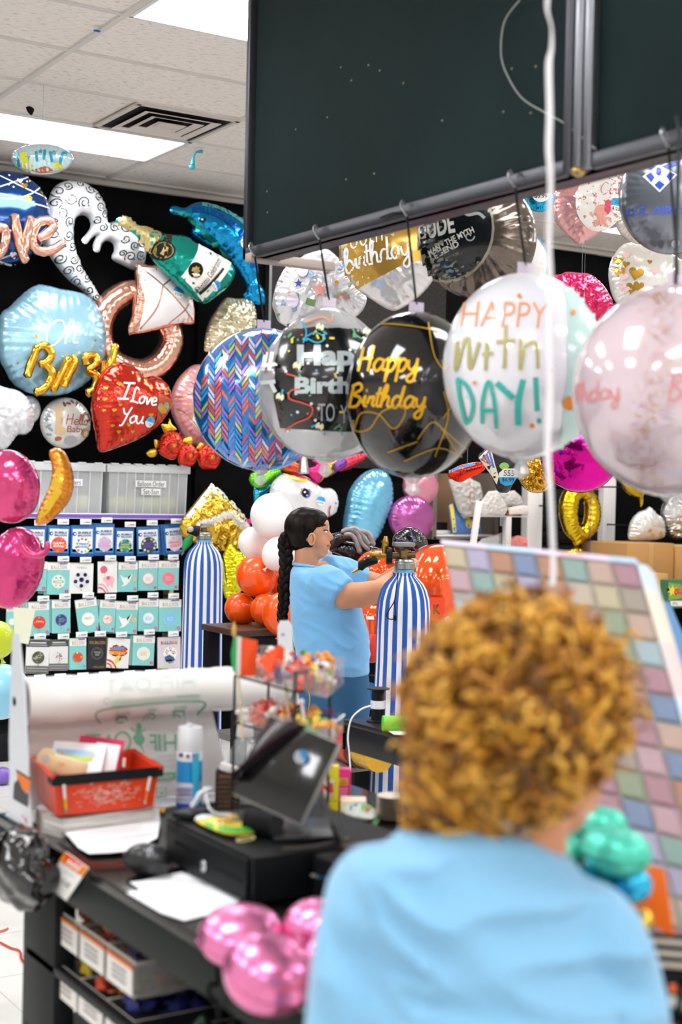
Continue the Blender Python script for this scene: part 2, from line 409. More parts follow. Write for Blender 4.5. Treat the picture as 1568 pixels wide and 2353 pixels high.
# ------------------------------------------------------------------ foil balloon: any outline, blown up
def poisson(inside, h, it=260):
    u = np.zeros(inside.shape); w = 1.9; H, Wd = inside.shape
    I, J = np.indices(inside.shape); red = ((I+J) % 2 == 0) & inside; blk = ((I+J) % 2 == 1) & inside
    for _ in range(it):
        for msk in (red, blk):
            s = np.zeros_like(u); s[1:-1, 1:-1] = (u[2:, 1:-1]+u[:-2, 1:-1]+u[1:-1, 2:]+u[1:-1, :-2]+h*h)/4
            u[msk] += w*(s[msk]-u[msk])
    return np.maximum(u, 0)
class Foil:
    """outline in photograph pixels laid on frame fr, inflated both ways"""
    def __init__(s, pts, fr, k=.5, smooth=5, pucker=.25, per=None, N=64, back=.8, seed=0, holes=(), seam=0, crumple=0):
        s.fr = fr; s.k = k; s.back = back
        def prep(P, sm):
            P = [fr.px(*p) for p in P]
            if sm > 1: P = [tuple(q) for q in catmull(P, sm, True)]
            P = [Vector(q) for q in P]; L = sum((P[i]-P[i-1]).length for i in range(len(P)))
            n = max(40, int(L/s.step)) if hasattr(s, 'step') else 160; out = []; acc = 0; d = L/n; i = 0; pos = 0
            seg = [(P[(j+1) % len(P)]-P[j]).length for j in range(len(P))]
            for t in range(n):
                T = t*d
                while pos+seg[i] < T-1e-12 and i < len(P)-1: pos += seg[i]; i += 1
                f = (T-pos)/max(seg[i], 1e-9); out.append(P[i].lerp(P[(i+1) % len(P)], min(1, max(0, f))))
            return out
        raw = [fr.px(*p) for p in pts]; A = np.array(raw); ext = (A.max(0)-A.min(0)).max(); s.ext = ext
        s.step = ext/46
        loops = [prep(pts, smooth)]+[prep(h, smooth) for h in holes]
        s.loops = loops
        allp = np.array([tuple(p) for l in loops for p in l]); lo = allp.min(0); hi = allp.max(0)
        h = (hi-lo).max()/N; s.h = h; s.lo = lo-2*h
        nx = int((hi[0]-lo[0])/h)+5; ny = int((hi[1]-lo[1])/h)+5
        X, Y = np.meshgrid(s.lo[0]+np.arange(nx)*h, s.lo[1]+np.arange(ny)*h, indexing='ij')
        ins = np.zeros(X.shape, bool)
        for l in loops:
            P = np.array([tuple(p) for p in l]); Q = np.roll(P, -1, 0)
            for (x0, y0), (x1, y1) in zip(P, Q):
                c = ((y0 > Y) != (y1 > Y))
                with np.errstate(divide='ignore', invalid='ignore'): xx = (x1-x0)*(Y-y0)/(y1-y0)+x0
                ins ^= c & (X < xx)
        s.u = poisson(ins, h); s.ins = ins
        # mesh points
        rnd = random.Random(seed); st = s.step
        pts2 = [tuple(p) for l in loops for p in l]; nb = len(pts2); edges = []; o = 0
        for l in loops:
            edges += [(o+i, o+(i+1) % len(l)) for i in range(len(l))]; o += len(l)
        B = np.array(pts2)
        gx = np.arange(lo[0]+st/2, hi[0], st); gy = np.arange(lo[1]+st/2, hi[1], st)
        for ii, x in enumerate(gx):
            for y in gy+(st/2 if ii % 2 else 0):
                i, j = int(round((x-s.lo[0])/h)), int(round((y-s.lo[1])/h))
                if 0 <= i < nx and 0 <= j < ny and ins[i, j] and ((B-[x, y])**2).sum(1).min() > (st*.55)**2: pts2.append((x, y))
        cdt = geometry.delaunay_2d_cdt([Vector(p) for p in pts2], edges, [], 1, 1e-7)
        vv, ff, src = cdt[0], cdt[2], cdt[3]
        ff2 = []
        for f in ff:
            c = sum((vv[i] for i in f), Vector((0, 0)))/len(f)
            i, j = (c.x-s.lo[0])/h, (c.y-s.lo[1])/h
            if s._in(c.x, c.y, loops): ff2.append(tuple(f))
        s.vv = vv; s.ff = ff2
        isb = [any(k < nb for k in q) if q else False for q in src]; s.isb = isb
        # pucker along the seam
        s.B = B; per = per or ext/14; s.per = per; s.pk = pucker; s.arc = np.arange(len(B))*st
        s.sd = seed; s.cr = crumple
        s.seam = seam
    def _in(s, x, y, loops):
        r = False
        for l in loops:
            n = len(l); j = n-1
            for i in range(n):
                if (l[i].y > y) != (l[j].y > y) and x < (l[j].x-l[i].x)*(y-l[i].y)/(l[j].y-l[i].y)+l[i].x: r = not r
                j = i
        return r
    def hgt(s, a, b, boundary=False):
        if boundary: return 0.0
        x, y = (a-s.lo[0])/s.h, (b-s.lo[1])/s.h; nx, ny = s.u.shape
        i = min(max(int(x), 0), nx-2); j = min(max(int(y), 0), ny-2); fx, fy = x-i, y-j; u = s.u
        val = (u[i, j]*(1-fx)*(1-fy)+u[i+1, j]*fx*(1-fy)+u[i, j+1]*(1-fx)*fy+u[i+1, j+1]*fx*fy)
        hh = s.k*2*math.sqrt(max(val, 0))
        if s.pk and hh > 0:
            d2 = ((s.B-[a, b])**2).sum(1); q = int(d2.argmin()); d = math.sqrt(d2[q])
            ph = s.arc[q]/s.per*2*PI+2.5*noise.noise(V(s.arc[q]/s.per*.6, s.sd*3.1, 0))
            hh *= 1-s.pk*(.5+.5*math.sin(ph))*math.exp(-d/(s.ext*.09))
        if s.cr: hh *= 1+s.cr*noise.noise(V(a, b, s.sd)*(9/s.ext*1.2))+s.cr*.6*abs(noise.noise(V(b, a, s.sd+5)*(20/s.ext)))
        return max(hh, 0)
    def clip(s, px, py):
        a, b = s.fr.px(px, py); i, j = int(round((a-s.lo[0])/s.h)), int(round((b-s.lo[1])/s.h))
        return 0 <= i < s.ins.shape[0] and 0 <= j < s.ins.shape[1] and bool(s.ins[i, j])
    def surf(s, px, py, lift=0):
        a, b = s.fr.px(px, py); return s.fr.w(a, b, s.hgt(a, b)+lift+s.step*.07)
    def mesh(s, mat, backmat=None):
        g = G(); n = len(s.vv); F = []; Bk = []; idx = {}
        for i, p in enumerate(s.vv):
            h = s.hgt(p.x, p.y, s.isb[i]); F.append(s.fr.w(p.x, p.y, h)); Bk.append(s.fr.w(p.x, p.y, -h*s.back))
        vs = list(F); bi = []
        for i in range(n):
            if s.isb[i]: bi.append(i)
            else: bi.append(len(vs)); vs.append(Bk[i])
        k1 = g.mi(mat); k2 = g.mi(backmat or mat)
        g.v = [tuple(v) for v in vs]; g.f = list(s.ff)+[tuple(bi[i] for i in f[::-1]) for f in s.ff]
        g.m = [k1]*len(s.ff)+[k2]*len(s.ff)
        if s.seam:
            pass
        return g
def cpts(cx, cy, rx, ry=None, n=28, rot=0): return ell(cx, cy, rx, ry, rot, n)[0]
def foil(name, label, cat, pts, fr, mat, k=.5, prints=(), parent=None, group=None, step=10, backmat=None, **kw):
    F = Foil(pts, fr, k, **kw); g = F.mesh(mat, backmat)
    for L, (polys, m) in enumerate(prints): stamp(g, polys, m, F.surf, step, L, F.clip)
    o = g.build(name, parent, 60)
    if parent is None:
        tag(o, label, cat, group)
        if len(fr.O) and fr.O.z > 2.9: hangstring(o)
    elif label: o['label'] = label
    return o, F
def hangstring(o):
    bb = [Vector(c) for c in o.bound_box]; w = wloc(o); top = max(b.z for b in bb); x = sum(b.x for b in bb)/8; y = sum(b.y for b in bb)/8
    g = G(); g.tube([w+V(x, y, top-.01), V(w.x+x, w.y+y, 3.69)], .0009, M('#b9bcc0', .3, alpha=.6), 4); g.build('string', o)
def crimptube(g, path, r, mat, n=5, seg=10, cr=.07, end=.35):
    p = catmull(path, n); L = len(p); rs = []
    for i in range(L):
        t = i/(L-1); e = min(1, min(t, 1-t)*10); rs.append(r*(end+(1-end)*math.sqrt(max(0, 1-(1-e)**2)))*(1+cr*math.sin(i*1.5+1.3*math.sin(i*.7))))
    g.tube(p, rs, mat, seg)

# ================================================================== the room
CEIL = 3.68; GX, GY = 2.463, 6.918
X0, X1, Y0 = -4.0, 11.5, -4.0
tile = varm(['#d0c8c0', '#f2ebe4', '#f6efe9', '#f8f2ec'], 26, .95, bump=.35, stretch=(1, 2.2, 1))
bar = M('#d9d4d0', .5)
g = G(); g.box(((X0+X1)/2, (Y0+WALLY)/2, CEIL+.04), (X1-X0, WALLY-Y0, .06), tile); struct(g.build('ceiling'))
g = G()
x = GX-1.22*6
while x < X1:
    g.box((x, (Y0+WALLY)/2, CEIL+.004), (.028, WALLY-Y0, .012), bar); x += 1.22
y = GY-.61*18
while y < WALLY:
    g.box(((X0+X1)/2, y, CEIL+.005), (X1-X0, .024, .01), bar); y += .61
struct(g.build('ceiling_grid'))
g = G(); g.box(((X0+X1)/2, WALLY-.02, CEIL-.012), (X1-X0, .04, .03), M('#cfc9c3', .5)); struct(g.build('trim_1'))
floorm = varm(['#c9c6c1', '#dad7d2', '#e0ddd8'], 3, .35)
g = G(); g.box(((X0+X1)/2, (Y0+WALLY)/2, -.05), (X1-X0, WALLY-Y0, .1), floorm)
jm = M('#b9b7b2', .6)
for i in range(30): g.box((X0+.46*(i+4.2), (Y0+WALLY)/2, .0003), (.004, WALLY-Y0, .001), jm)
for i in range(26): g.box(((X0+X1)/2, Y0+.46*(i+2), .0003), (X1-X0, .004, .001), jm)
struct(g.build('floor'))
blackwall = varm(['#040405', '#070708', '#0b0b0c'], 6, .9)
g = G(); g.box(((X0+X1)/2, WALLY+.05, CEIL/2), (X1-X0, .1, CEIL), blackwall); struct(g.build('wall_back'))
wm = M('#e6e4e0', .8)
g = G(); g.box((X0-.05, (Y0+WALLY)/2, CEIL/2), (.1, WALLY-Y0, CEIL), wm); struct(g.build('wall_left'))
g = G(); g.box((X1+.05, (Y0+WALLY)/2, CEIL/2), (.1, WALLY-Y0, CEIL), wm); struct(g.build('wall_right'))
g = G(); g.box(((X0+X1)/2, Y0-.05, CEIL/2), (X1-X0, .1, CEIL), wm); struct(g.build('wall_front'))
# black cloth seams and the grey wall panel beside the balloons
g = G(); a = ony(396, 440, WALLY); g.box((a.x+2.0, WALLY-.012, 1.9), (4.0-.4, .024, 3.5), blackwall); struct(g.build('trim_2'))
g = G(); a, b, c = ony(611, 700, WALLY), ony(1012, 700, WALLY), ony(800, 1075, WALLY)
greywall = varm(['#23201f', '#2b2827', '#32302e'], 90, .55, bump=.3)
g.box(((a.x+b.x)/2, WALLY-.05, (CEIL+c.z)/2), (b.x-a.x, .05, CEIL-c.z), greywall)
g.box((a.x-.01, WALLY-.05, (CEIL+c.z)/2), (.02, .06, CEIL-c.z), M('#6f7472', .35, .6)); struct(g.build('trim_3'))

# lamps in the ceiling: real troffers on the ceiling grid
lm = M('#fbfdff', .5, em=LIGHT_E)
fm = M('#e8e6e3', .4)
def troffer(cx, cy, label):
    t = thing('ceiling_light', label, 'ceiling light', (cx, cy, CEIL), 'ceiling light panels')
    g = G(); g.box((cx, cy, CEIL-.001), (1.165, .555, .006), lm); g.build('diffuser', t)
    g = G()
    for sy in (-1, 1): g.box((cx, cy+sy*.288, CEIL-.002), (1.19, .02, .012), fm)
    for sx in (-1, 1): g.box((cx+sx*.59, cy, CEIL-.002), (.02, .575, .012), fm)
    g.build('frame', t)
LX = [GX+.61+2.44*i for i in (-2, -1, 0, 1, 2)]
LY = [GY+.915, GY-1.525, GY-3.965, GY-6.405, GY-8.845]
for i, lx in enumerate(LX):
    for j, ly in enumerate(LY):
        lab = 'white ceiling light panel out of the picture'
        if i == 2 and j == 0: lab = 'long glowing white ceiling light panel left of the air vent'
        elif i == 2 and j == 1: lab = 'glowing white ceiling light panel at top, beside the dark hanging sign'
        elif i > 2 or j > 1 or i < 2:
            lab = ['far left', 'left', 'middle', 'right', 'far right'][i]+' ceiling light panel in '+['the row by the back wall', 'the second row from the back wall', 'the third row from the back wall', 'the row over the counter', 'the row behind the counter'][j]
        troffer(lx, ly, lab)
# air vent
vx, vy = GX+.915, GY+.305
t = thing('air_vent', 'square louvred white air vent in the ceiling', 'air vent', (vx, vy, CEIL))
g = G(); vm = M('#d5cdc6', .5); dk = M('#1a1715', .8)
g.box((vx, vy, CEIL-.0), (.575, .575, .004), dk); g.build('duct_opening', t)
g = G()
for s_ in (-1, 1):
    g.box((vx, vy+s_*.29, CEIL-.004), (.6, .028, .012), vm); g.box((vx+s_*.29, vy, CEIL-.004), (.028, .6, .012), vm)
g.build('frame', t)
for k, (o_, dz) in enumerate(((.225, .012), (.155, .02), (.085, .028))):
    g = G(); w_ = .06
    for q in range(4):
        R = Matrix.Rotation(q*PI/2, 4, 'Z'); i_, e_ = o_-w_*.65, o_
        P = [(-e_, -e_, -dz*.3-.008), (e_, -e_, -dz*.3-.008), (i_, -i_, -.003), (-i_, -i_, -.003)]
        P = [Matrix.Translation((vx, vy, CEIL-.006)) @ R @ Vector(p) for p in P]
        g.quad(P[0], P[1], P[2], P[3], vm, .003)
    g.build('louvre', t)
g = G(); g.box((vx, vy, CEIL-.016), (.1, .1, .006), vm); g.build('centre_plate', t)
# scraps on the ceiling
def ceilpt(px, py): return onz(px, py, CEIL-.012)
g = G(); c = ceilpt(70, 254); F_ = Fr(c, (0, -.3, -1)); 
foil('balloon_scrap', 'small black heart shaped balloon stuck on the ceiling', 'balloon', [(60, 247), (68, 244), (78, 250), (77, 258), (72, 265), (64, 258)], facing(70, 254, (c-CAM).dot(FW)), M('#0c1210', .4), .3, N=20)
g = G(); c = ceilpt(223, 71); g.box(c, (.03, .012, .008), M('#1c6fb5', .4), .003); tag(g.build('balloon_scrap'), 'tiny blue balloon scrap caught on the ceiling tile', 'balloon')
c = ceilpt(447, 345); g = G(); tl = latex('#25a7b8')
g.tube([c+V(.05, 0, 0), c+V(.01, 0, -.01), c+V(-.005, 0, -.04), c+V(-.01, 0, -.085)], [.012, .006, .007, .014], tl)
g.sph(c+V(-.012, 0, -.1), (.02, .015, .016), tl, 12, 8); tag(g.build('balloon_scrap'), 'torn teal balloon neck dangling from the ceiling', 'balloon')

# ================================================================== hanging sign seen from behind
PX = 2.37
pe = onx(560, 598, PX); zb = pe.z; yf = pe.y; dmat = varm(['#0e1a1b', '#132122', '#172729'], 1.2, .65)
st = M('#55565c', .38, .85); stl = M('#8d8e96', .3, .9)
hs = thing('hanging_sign', 'large dark green sign panel hanging from the ceiling, seen from its back', 'sign', (PX, 2.5, zb))
yn = .4
ypost = onx(1335, 200, PX).y
g = G(); g.box((PX+.03, (yf-.03+ypost)/2, (zb+.03+CEIL)/2), (.03, yf-.03-ypost-.02, CEIL-zb-.04), dmat)
sp = M('#8f8a70', .7)
for k in range(26):
    g.box((PX+.0145, random.uniform(ypost+.1, yf-.1), random.uniform(zb+.1, CEIL-.1)), (.001, .005, .005), sp)
g.build('panel', hs)
g = G(); g.box((PX+.03, (yn+ypost)/2, (zb+.03+CEIL)/2), (.03, ypost-yn-.02, CEIL-zb-.04), dmat); g.build('panel', hs)
g = G(); g.box((PX+.02, (yn+yf)/2, zb+.02), (.05, yf-yn, .04), st, .004); g.box((PX+.06, (yn+yf)/2, zb+.006), (.09, yf-yn, .012), st, .002); g.build('bottom_rail', hs)
g = G(); g.box((PX+.02, yf-.012, (zb+CEIL)/2), (.05, .024, CEIL-zb), st, .003); g.build('end_rail', hs)
g = G()
for dy in (-.036, .0, .036): g.box((PX+.008, ypost+dy, (zb+CEIL)/2), (.036, .03, CEIL-zb-.0), stl if dy <= 0 else st, .004)
g.build('post', hs)
g = G(); g.box((PX+.16, yf-.05, zb+.004), (.34, .045, .03), M('#b7a79c', .5, .3), .003); g.sph((PX+.1, yf-.073, zb+.004), .006, M('#222222')); g.build('bracket', hs, label='pale metal bracket sticking out under the far corner')
g = G(); g.sph((PX-.002, ypost+.0, zb+.002), (.02, .02, .014), M('#a58a5a', .3, .9), 12, 8); g.build('brass_fitting', hs, label='small brass fitting')
# pale strip of cord curling on the sign
g = G(); pts = [onx(x, y, PX-.004) for x, y in ((1195, 0), (1160, 50), (1152, 120), (1165, 170), (1200, 225), (1255, 260), (1300, 285), (1370, 343))]
g.tube(catmull(pts, 6), .0022, M('#8b8f8c', .5)); tag(g.build('plastic_thread'), 'thin clear plastic thread curling over the back of the sign', 'thread')
g = G(); pts = [onx(x, y, PX-.012) for x, y in ((875, 500), (900, 490), (925, 487))]; 
g.tube(pts, .003, M('#15191a', .5)); tag(g.build('cable_tie'), 'short black loop on the lower rail of the sign', 'cable')
# white ribbon hanging in front
g = G(); P = [(1262, -40), (1258, 20), (1268, 62), (1268, 110), (1262, 150), (1264, 260), (1262, 340), (1266, 420), (1262, 560), (1264, 640), (1262, 760), (1264, 900), (1259, 1040), (1266, 1140), (1272, 1290), (1270, 1345)]
W_ = [.0052]*len(P); W_[1] = .0035; W_[2] = .002; W_[3] = .003
rb = catmull([at(x, y, 2.35) for x, y in P], 5); ww = np.interp(np.linspace(0, 1, len(rb)), np.linspace(0, 1, len(P)), W_)
vs = []; 
for i, p in enumerate(rb):
    tw = .5*math.sin(i*.21); d_ = RT*math.cos(tw)+FW*math.sin(tw); vs += [p-d_*ww[i], p+d_*ww[i], p+d_*ww[i]+FW*.0006, p-d_*ww[i]+FW*.0006]
fs = []
for i in range(len(rb)-1):
    a = 4*i; b = a+4
    for k in range(4): fs.append((a+k, a+(k+1) % 4, b+(k+1) % 4, b+k))
g.add(vs, fs, M('#e9e6ea', .35)); tag(g.build('balloon_ribbon'), 'long white curling ribbon hanging down in front of the big balloons', 'ribbon')

# ================================================================== pegboard rack with packets
RY = 8.45                                    # front plane of the packets
a, b = ony(88, 1180, RY+.02), ony(439, 1185, RY+.02)
t = thing('shelf', 'black pegboard rack shelf with a purple front strip', 'shelf', (2.6, 8.6, 0))
rx0, rx1 = 2.35, b.x
g = G(); g.box(((rx0+rx1)/2, (RY+.02+WALLY)/2, a.z-.012), (rx1-rx0, WALLY-RY-.02, .025), M('#1a1a1c', .5)); g.build('shelf_board', t)
g = G(); g.box(((rx0+rx1)/2, RY+.01, a.z-.012), (rx1-rx0, .014, .036), M('#f0edf4', .3), .002); g.box(((rx0+rx1)/2, RY+.002, a.z-.012), (rx1-rx0-.01, .006, .022), M('#7a5bc0', .3)); g.build('price_strip', t, label='purple price strip')
g = G(); g.box(((rx0+rx1)/2, WALLY-.04, a.z/2), (rx1-rx0, .03, a.z-.03), varm(['#0c0c0d', '#141415'], 5, .7))
for k in range(9):
    for q in range(30): g.box((rx0+.06+q*(rx1-rx0-.1)/29, WALLY-.0555, .3+.13*k), (.01, .002, .02), M('#020202', .9))
g.build('pegboard', t)
g = G(); g.box((rx1-.02, WALLY-.1, a.z/2), (.03, .1, a.z-.05), M('#cfc4a0', .5, .3)); g.build('upright', t, label='pale slotted metal upright')
g = G(); g.box(((rx0+rx1)/2, (RY+WALLY)/2, .09), (rx1-rx0, WALLY-RY, .16), M('#17181a', .5), .005); g.build('base_deck', t)
ORD = ['first', 'second', 'third', 'fourth', 'fifth', 'sixth', 'seventh', 'eighth', 'ninth', 'tenth']
white = paper('#f5f5f3'); tagm = M('#f2f2f2', .4)
def orient(x0, y0, x1, y1, tilt=0, y_off=0): return Fr(ony((x0+x1)/2, (y0+y1)/2, RY+y_off), (0, -1, 0)), tilt
def pack(kind, box, tilt, label, group, nback=2, dark=None):
    (x0, y0), (x1, y1) = Z3([box[:2], box[2:]]); cx, cy_ = (x0+x1)/2, (y0+y1)/2; w, h = x1-x0, y1-y0
    fr = Fr(ony(cx, cy_, RY), (0, -1, 0))
    c, s = math.cos(tilt), math.sin(tilt); base = ROLL
    def P(u, v):   # u,v in -.5...5 ; v down
        X, Y = u*w, v*h; return (cx+X*c-Y*s-Y*base*1.3, cy_+X*s+Y*c)
    def L(polys): return [[P(u, v) for u, v in p] for p in polys]
    col, hd = dict(bubble=('#2a6fb4', '#174a94'), aqua=('#86cfcb', '#eef0ee'), white=('#efeeea', '#efeeea'), black=('#16171a', '#16171a'), grey=('#e8e8e4', '#5b5b5b'), pale=('#d6cdd8', '#e6d9d6'))[kind]
    def crn(z):
        q = []
        for u, v in ((-.5, -.5), (.5, -.5), (.5, .5), (-.5, .5)):
            a_, b_ = fr.px(*P(u, v)); q.append(fr.w(a_, b_, z))
        return q
    f, bk = crn(.004), crn(-.004)
    mat = M(col, .25, coat=.5, bump=.25, bs=30)
    g = G(); g.add(f+bk, [(3, 2, 1, 0), (4, 5, 6, 7), (0, 1, 5, 4), (1, 2, 6, 5), (2, 3, 7, 6), (3, 0, 4, 7)], mat)
    def fn(px, py, e): a_, b_ = fr.px(px, py); return fr.w(a_, b_, .004+e)
    K = 0
    def D(polys, m, lay=1): stamp(g, L(polys), m if not isinstance(m, str) else M(m, .3, coat=.4), fn, 40, lay)
    asp = w/h
    def circ(u, v, r, m, lay=1): D([[(u+r*math.cos(2*PI*k/24), v+r*asp*math.sin(2*PI*k/24)) for k in range(24)]], m, lay)
    def T(s_, u, v, ww, hh, m, lay=3, rot=0, **kw): D([[(u+x_, v+y_) for x_, y_ in p] for p in text(s_, 0, 0, ww, hh, rot, **kw)], m, lay)
    def Rk(u, v, ww, hh, m, lay=1, rot=0): D(rct(u, v, ww, hh, rot), m, lay)
    return g, fr, D, circ, T, Rk, P, crn
NAMEK = dict(bubble='balloon_packet', aqua='balloon_packet', white='balloon_packet', black='balloon_packet', grey='balloon_packet', pale='balloon_packet')
def bubble(D, circ, T, Rk, c1, word, wc, dots, wsh=.2):
    Rk(0, -.02, .86, .74, '#eef3f8', 1); Rk(0, .33, .92, .14, '#2c8fc4', 1); Rk(0, .46, .97, .08, '#1b4f96', 2)
    T('BUBBLE', .08, -.27, .56, .07, '#1d3f86', 3, bold=.03); T('BALLOON', .08, -.18, .56, .07, '#1d3f86', 3, bold=.03)
    circ(-.35, -.23, .09, '#1d3f86', 2); circ(-.33, -.23, .045, '#eef3f8', 3)
    circ(.02, .14, .36, c1, 2); rn = random.Random(str(word))
    for q in range(11):
        a_ = 2*PI*q/11; circ(.02+.29*math.cos(a_), .14+.21*math.sin(a_), .055, dots[q % len(dots)], 3)
    for i_, w_ in enumerate(word.split('\n')): T(w_, .02, .09+.1*i_, .5, .09, wc, 5, shear=wsh, bold=.02)
def aqua(D, circ, T, Rk, c1, ring, word, wc, dots=(), r=.31):
    Rk(0, -.38, 1, .24, '#f3f1ec', 1); cs = ['#d98a5a', '#7fb7c9', '#e0b07a', '#86c6a0', '#d98a5a', '#c98ab0', '#7fb7c9']
    for i_, ch in enumerate('BALLOON'): T(ch, -.3+.103*i_, -.35, .085, .11, cs[i_], 3, bold=.01)
    Rk(.22, -.47, .36, .035, '#7b62a8', 3)
    if c1:
        circ(0, .1, r, ring, 2); circ(0, .1, r*.86, c1, 3); D([[(-.03, .1+r*.75), (.03, .1+r*.75), (.0, .1+r*.86)]], ring, 2)
        for q, cc in enumerate(dots):
            a_ = 2*PI*q/len(dots); circ(r*.62*math.cos(a_), .1+r*.45*math.sin(a_), r*.16, cc, 4)
        for i_, w_ in enumerate(word.split('\n')): T(w_, 0, .07+.07*i_, .3, .06, wc, 6, shear=.15)
    circ(.38, .4, .075, '#d6408f', 3); T('5', .38, .4, .03, .04, '#ffffff', 4)
def stork(D, circ, T, Rk):
    aqua(D, circ, T, Rk, None, None, '', '')
    D([[(-.4, -.08), (-.2, .02), (0, .0), (.02, .1), (.18, -.1), (.2, -.13), (.24, -.1), (.08, .16), (-.1, .28), (-.35, .33), (-.2, .22), (-.3, .12)]], '#f6f3ef', 2)
    D([[(.22, -.12), (.4, -.1), (.22, -.08)]], '#e3a36a', 2); circ(.34, .06, .1, '#e4cf93', 2); circ(.34, .06, .04, '#c7ab68', 3)
rows = []
Bx = 'bubble'; A_ = 'aqua'
R1 = [((55, 600, 105, 685), 0, Bx, ('#bfe3f0', 'Party', '#e06030', ['#e98a3a', '#5fb5e0']), 'mostly hidden behind the pink balloon'),
 ((140, 530, 265, 690), 0, Bx, ('#f3fbff', 'Happy\nBirthday', '#2d8ccb', ['#e98a3a', '#6cc5e8', '#9cd06a', '#f2c53d']), 'with balloon ring print'),
 ((275, 525, 402, 700), .03, Bx, ('#e2603f', 'HAPPY\nBirthday', '#ffffff', ['#e98a3a', '#d8487a', '#e2603f']), 'with orange and pink balloon print'),
 ((410, 525, 545, 705), 0, Bx, ('#f5fbff', 'Happy\nBirthday', '#1f6fc0', ['#e9702a', '#4fb558', '#f0c22e', '#3aa0d8']), 'with bright balloons around blue lettering'),
 ((548, 515, 662, 700), 0, Bx, ('#cdb7dc', 'Happy\nBirthday', '#e9a0c0', ['#f4d2a0', '#a0c8e8', '#e9a0c0']), 'with pale pastel print'),
 ((670, 540, 777, 700), 0, Bx, ('#2b8c8a', 'happy\nBIRTHDAY', '#d9d24a', ['#2450a0', '#d9d24a', '#3ab0a0']), 'with dark teal print'),
 ((795, 530, 925, 700), -.05, Bx, ('#3a3a44', 'HAPPY\nBIRTHDAY', '#6a4fc0', ['#9ad04a', '#d8d8d8', '#444450']), 'with black print and purple and green lettering'),
 ((955, 520, 1065, 695), -.1, Bx, ('#f2d9e2', 'Baby\nGirl', '#e56d92', ['#f2b8c8', '#f6e3ea']), 'with pink baby girl lettering, last before the tank')]
R2 = [((140, 735, 270, 905), .02, A_, ('#eaf6f4', '#86cfcb', '', '#555555', []), 'half hidden behind the pink balloon'),
 ((272, 740, 402, 925), 0, A_, ('#f6f7f2', '#cfe8dc', 'HAPPY\nBIRTHDAY', '#7bb98a', ['#8fc07a', '#a9d08a', '#e6c86a', '#b79fd0', '#8fc07a', '#6cae62']), 'with a leafy birthday balloon'),
 ((403, 745, 540, 920), 0, 'soccer', None, 'white with a black and white soccer ball'),
 ((568, 735, 680, 915), -.03, 'eleph', None, 'white with a pink elephant and balloon'),
 ((685, 740, 797, 910), 0, 'stork', None, 'with a white stork, beside the pink elephant one'),
 ((803, 730, 915, 902), 0, A_, ('#f7ece8', '#f0a6a8', "it's a\nGIRL", '#c9c4b8', []), "with a pale it's a girl balloon"),
 ((918, 730, 1038, 898), 0, A_, ('#ec7f92', '#f1909f', 'Baby\nGirl', '#f7d7dc', []), 'with a solid pink round balloon')]
R3 = [((35, 985, 100, 1150), 0, A_, ('#f4f0ea', '#d9e8e4', '', '#aaaaaa', ['#d8cfc0']*6), 'mostly hidden at the left edge'),
 ((165, 970, 285, 1165), -.05, A_, ('#e2452a', '#e2452a', 'Feliz', '#ffffff', ['#f0b02a', '#3a5fc0', '#e97a2a', '#4aa3d0']), 'with a red balloon of colourful dots'),
 ((300, 958, 408, 1150), -.03, A_, ('#4a3a80', '#6a58a0', 'HAPPY\nBIRTHDAY', '#7ed0a0', ['#9ad', '#8a7ac0', '#c08ad0'] and ['#7f70c0', '#c080c0', '#70a0d0']), 'with a dark purple birthday balloon'),
 ((445, 950, 570, 1148), -.16, A_, ('#fbfaf4', '#f3f0e8', 'FELIZ', '#5a9a3a', ['#f4f0e0']), 'tilted, with FELIZ lettering'),
 ((575, 960, 670, 1142), .04, A_, ('#f7dfdc', '#f0a8a4', '1', '#d8b24a', ['#f2b5b0', '#fbe9e6']*4), 'with a pink check number 1 balloon'),
 ((672, 968, 798, 1155), .02, 'stork', None, 'with a white stork, in front of a tag'),
 ((803, 950, 918, 1138), 0, A_, ('#eef6fa', '#9cd0ea', "it's a\nBOY!", '#6fb6e0', []), "with a pale it's a boy balloon"),
 ((922, 955, 1052, 1140), -.02, A_, ('#7cc3ea', '#8fd0f0', 'Baby\nBoy', '#e9f6fc', []), 'with a solid light blue round balloon')]
R4 = [((150, 1190, 283, 1385), .02, 'grey', ('#4d5a40', '#8fa35a', '#e0b8c0'), 'with a dark floral balloon'),
 ((285, 1190, 393, 1367), -.01, 'grey', ('#e6e2dc', '#d86a8a', '#7ab0d0'), 'with a white confetti balloon'),
 ((402, 1180, 500, 1362), -.03, A_, ('#e04a2a', '#e8832a', '', '#ffffff', ['#f0c42a', '#3a7fd0', '#4ab060', '#e8832a', '#e04a2a', '#f6e9c0', '#3a7fd0']), 'with toy brick coloured balloon'),
 ((507, 1175, 617, 1360), 0, 'black', None, 'black with gold FOIL BALLOON lettering'),
 ((622, 1180, 750, 1352), .05, 'comic', None, 'white with comic style HAPPY BIRTHDAY burst'),
 ((770, 1165, 895, 1338), .02, A_, ('#efece2', '#f5f2ea', 'oh\nbaby', '#cdb46a', []), 'with a cream oh baby balloon'),
 ((915, 1175, 1048, 1355), -.03, 'pale', None, 'pale, with pastel BALLOONS lettering, last in its row')]
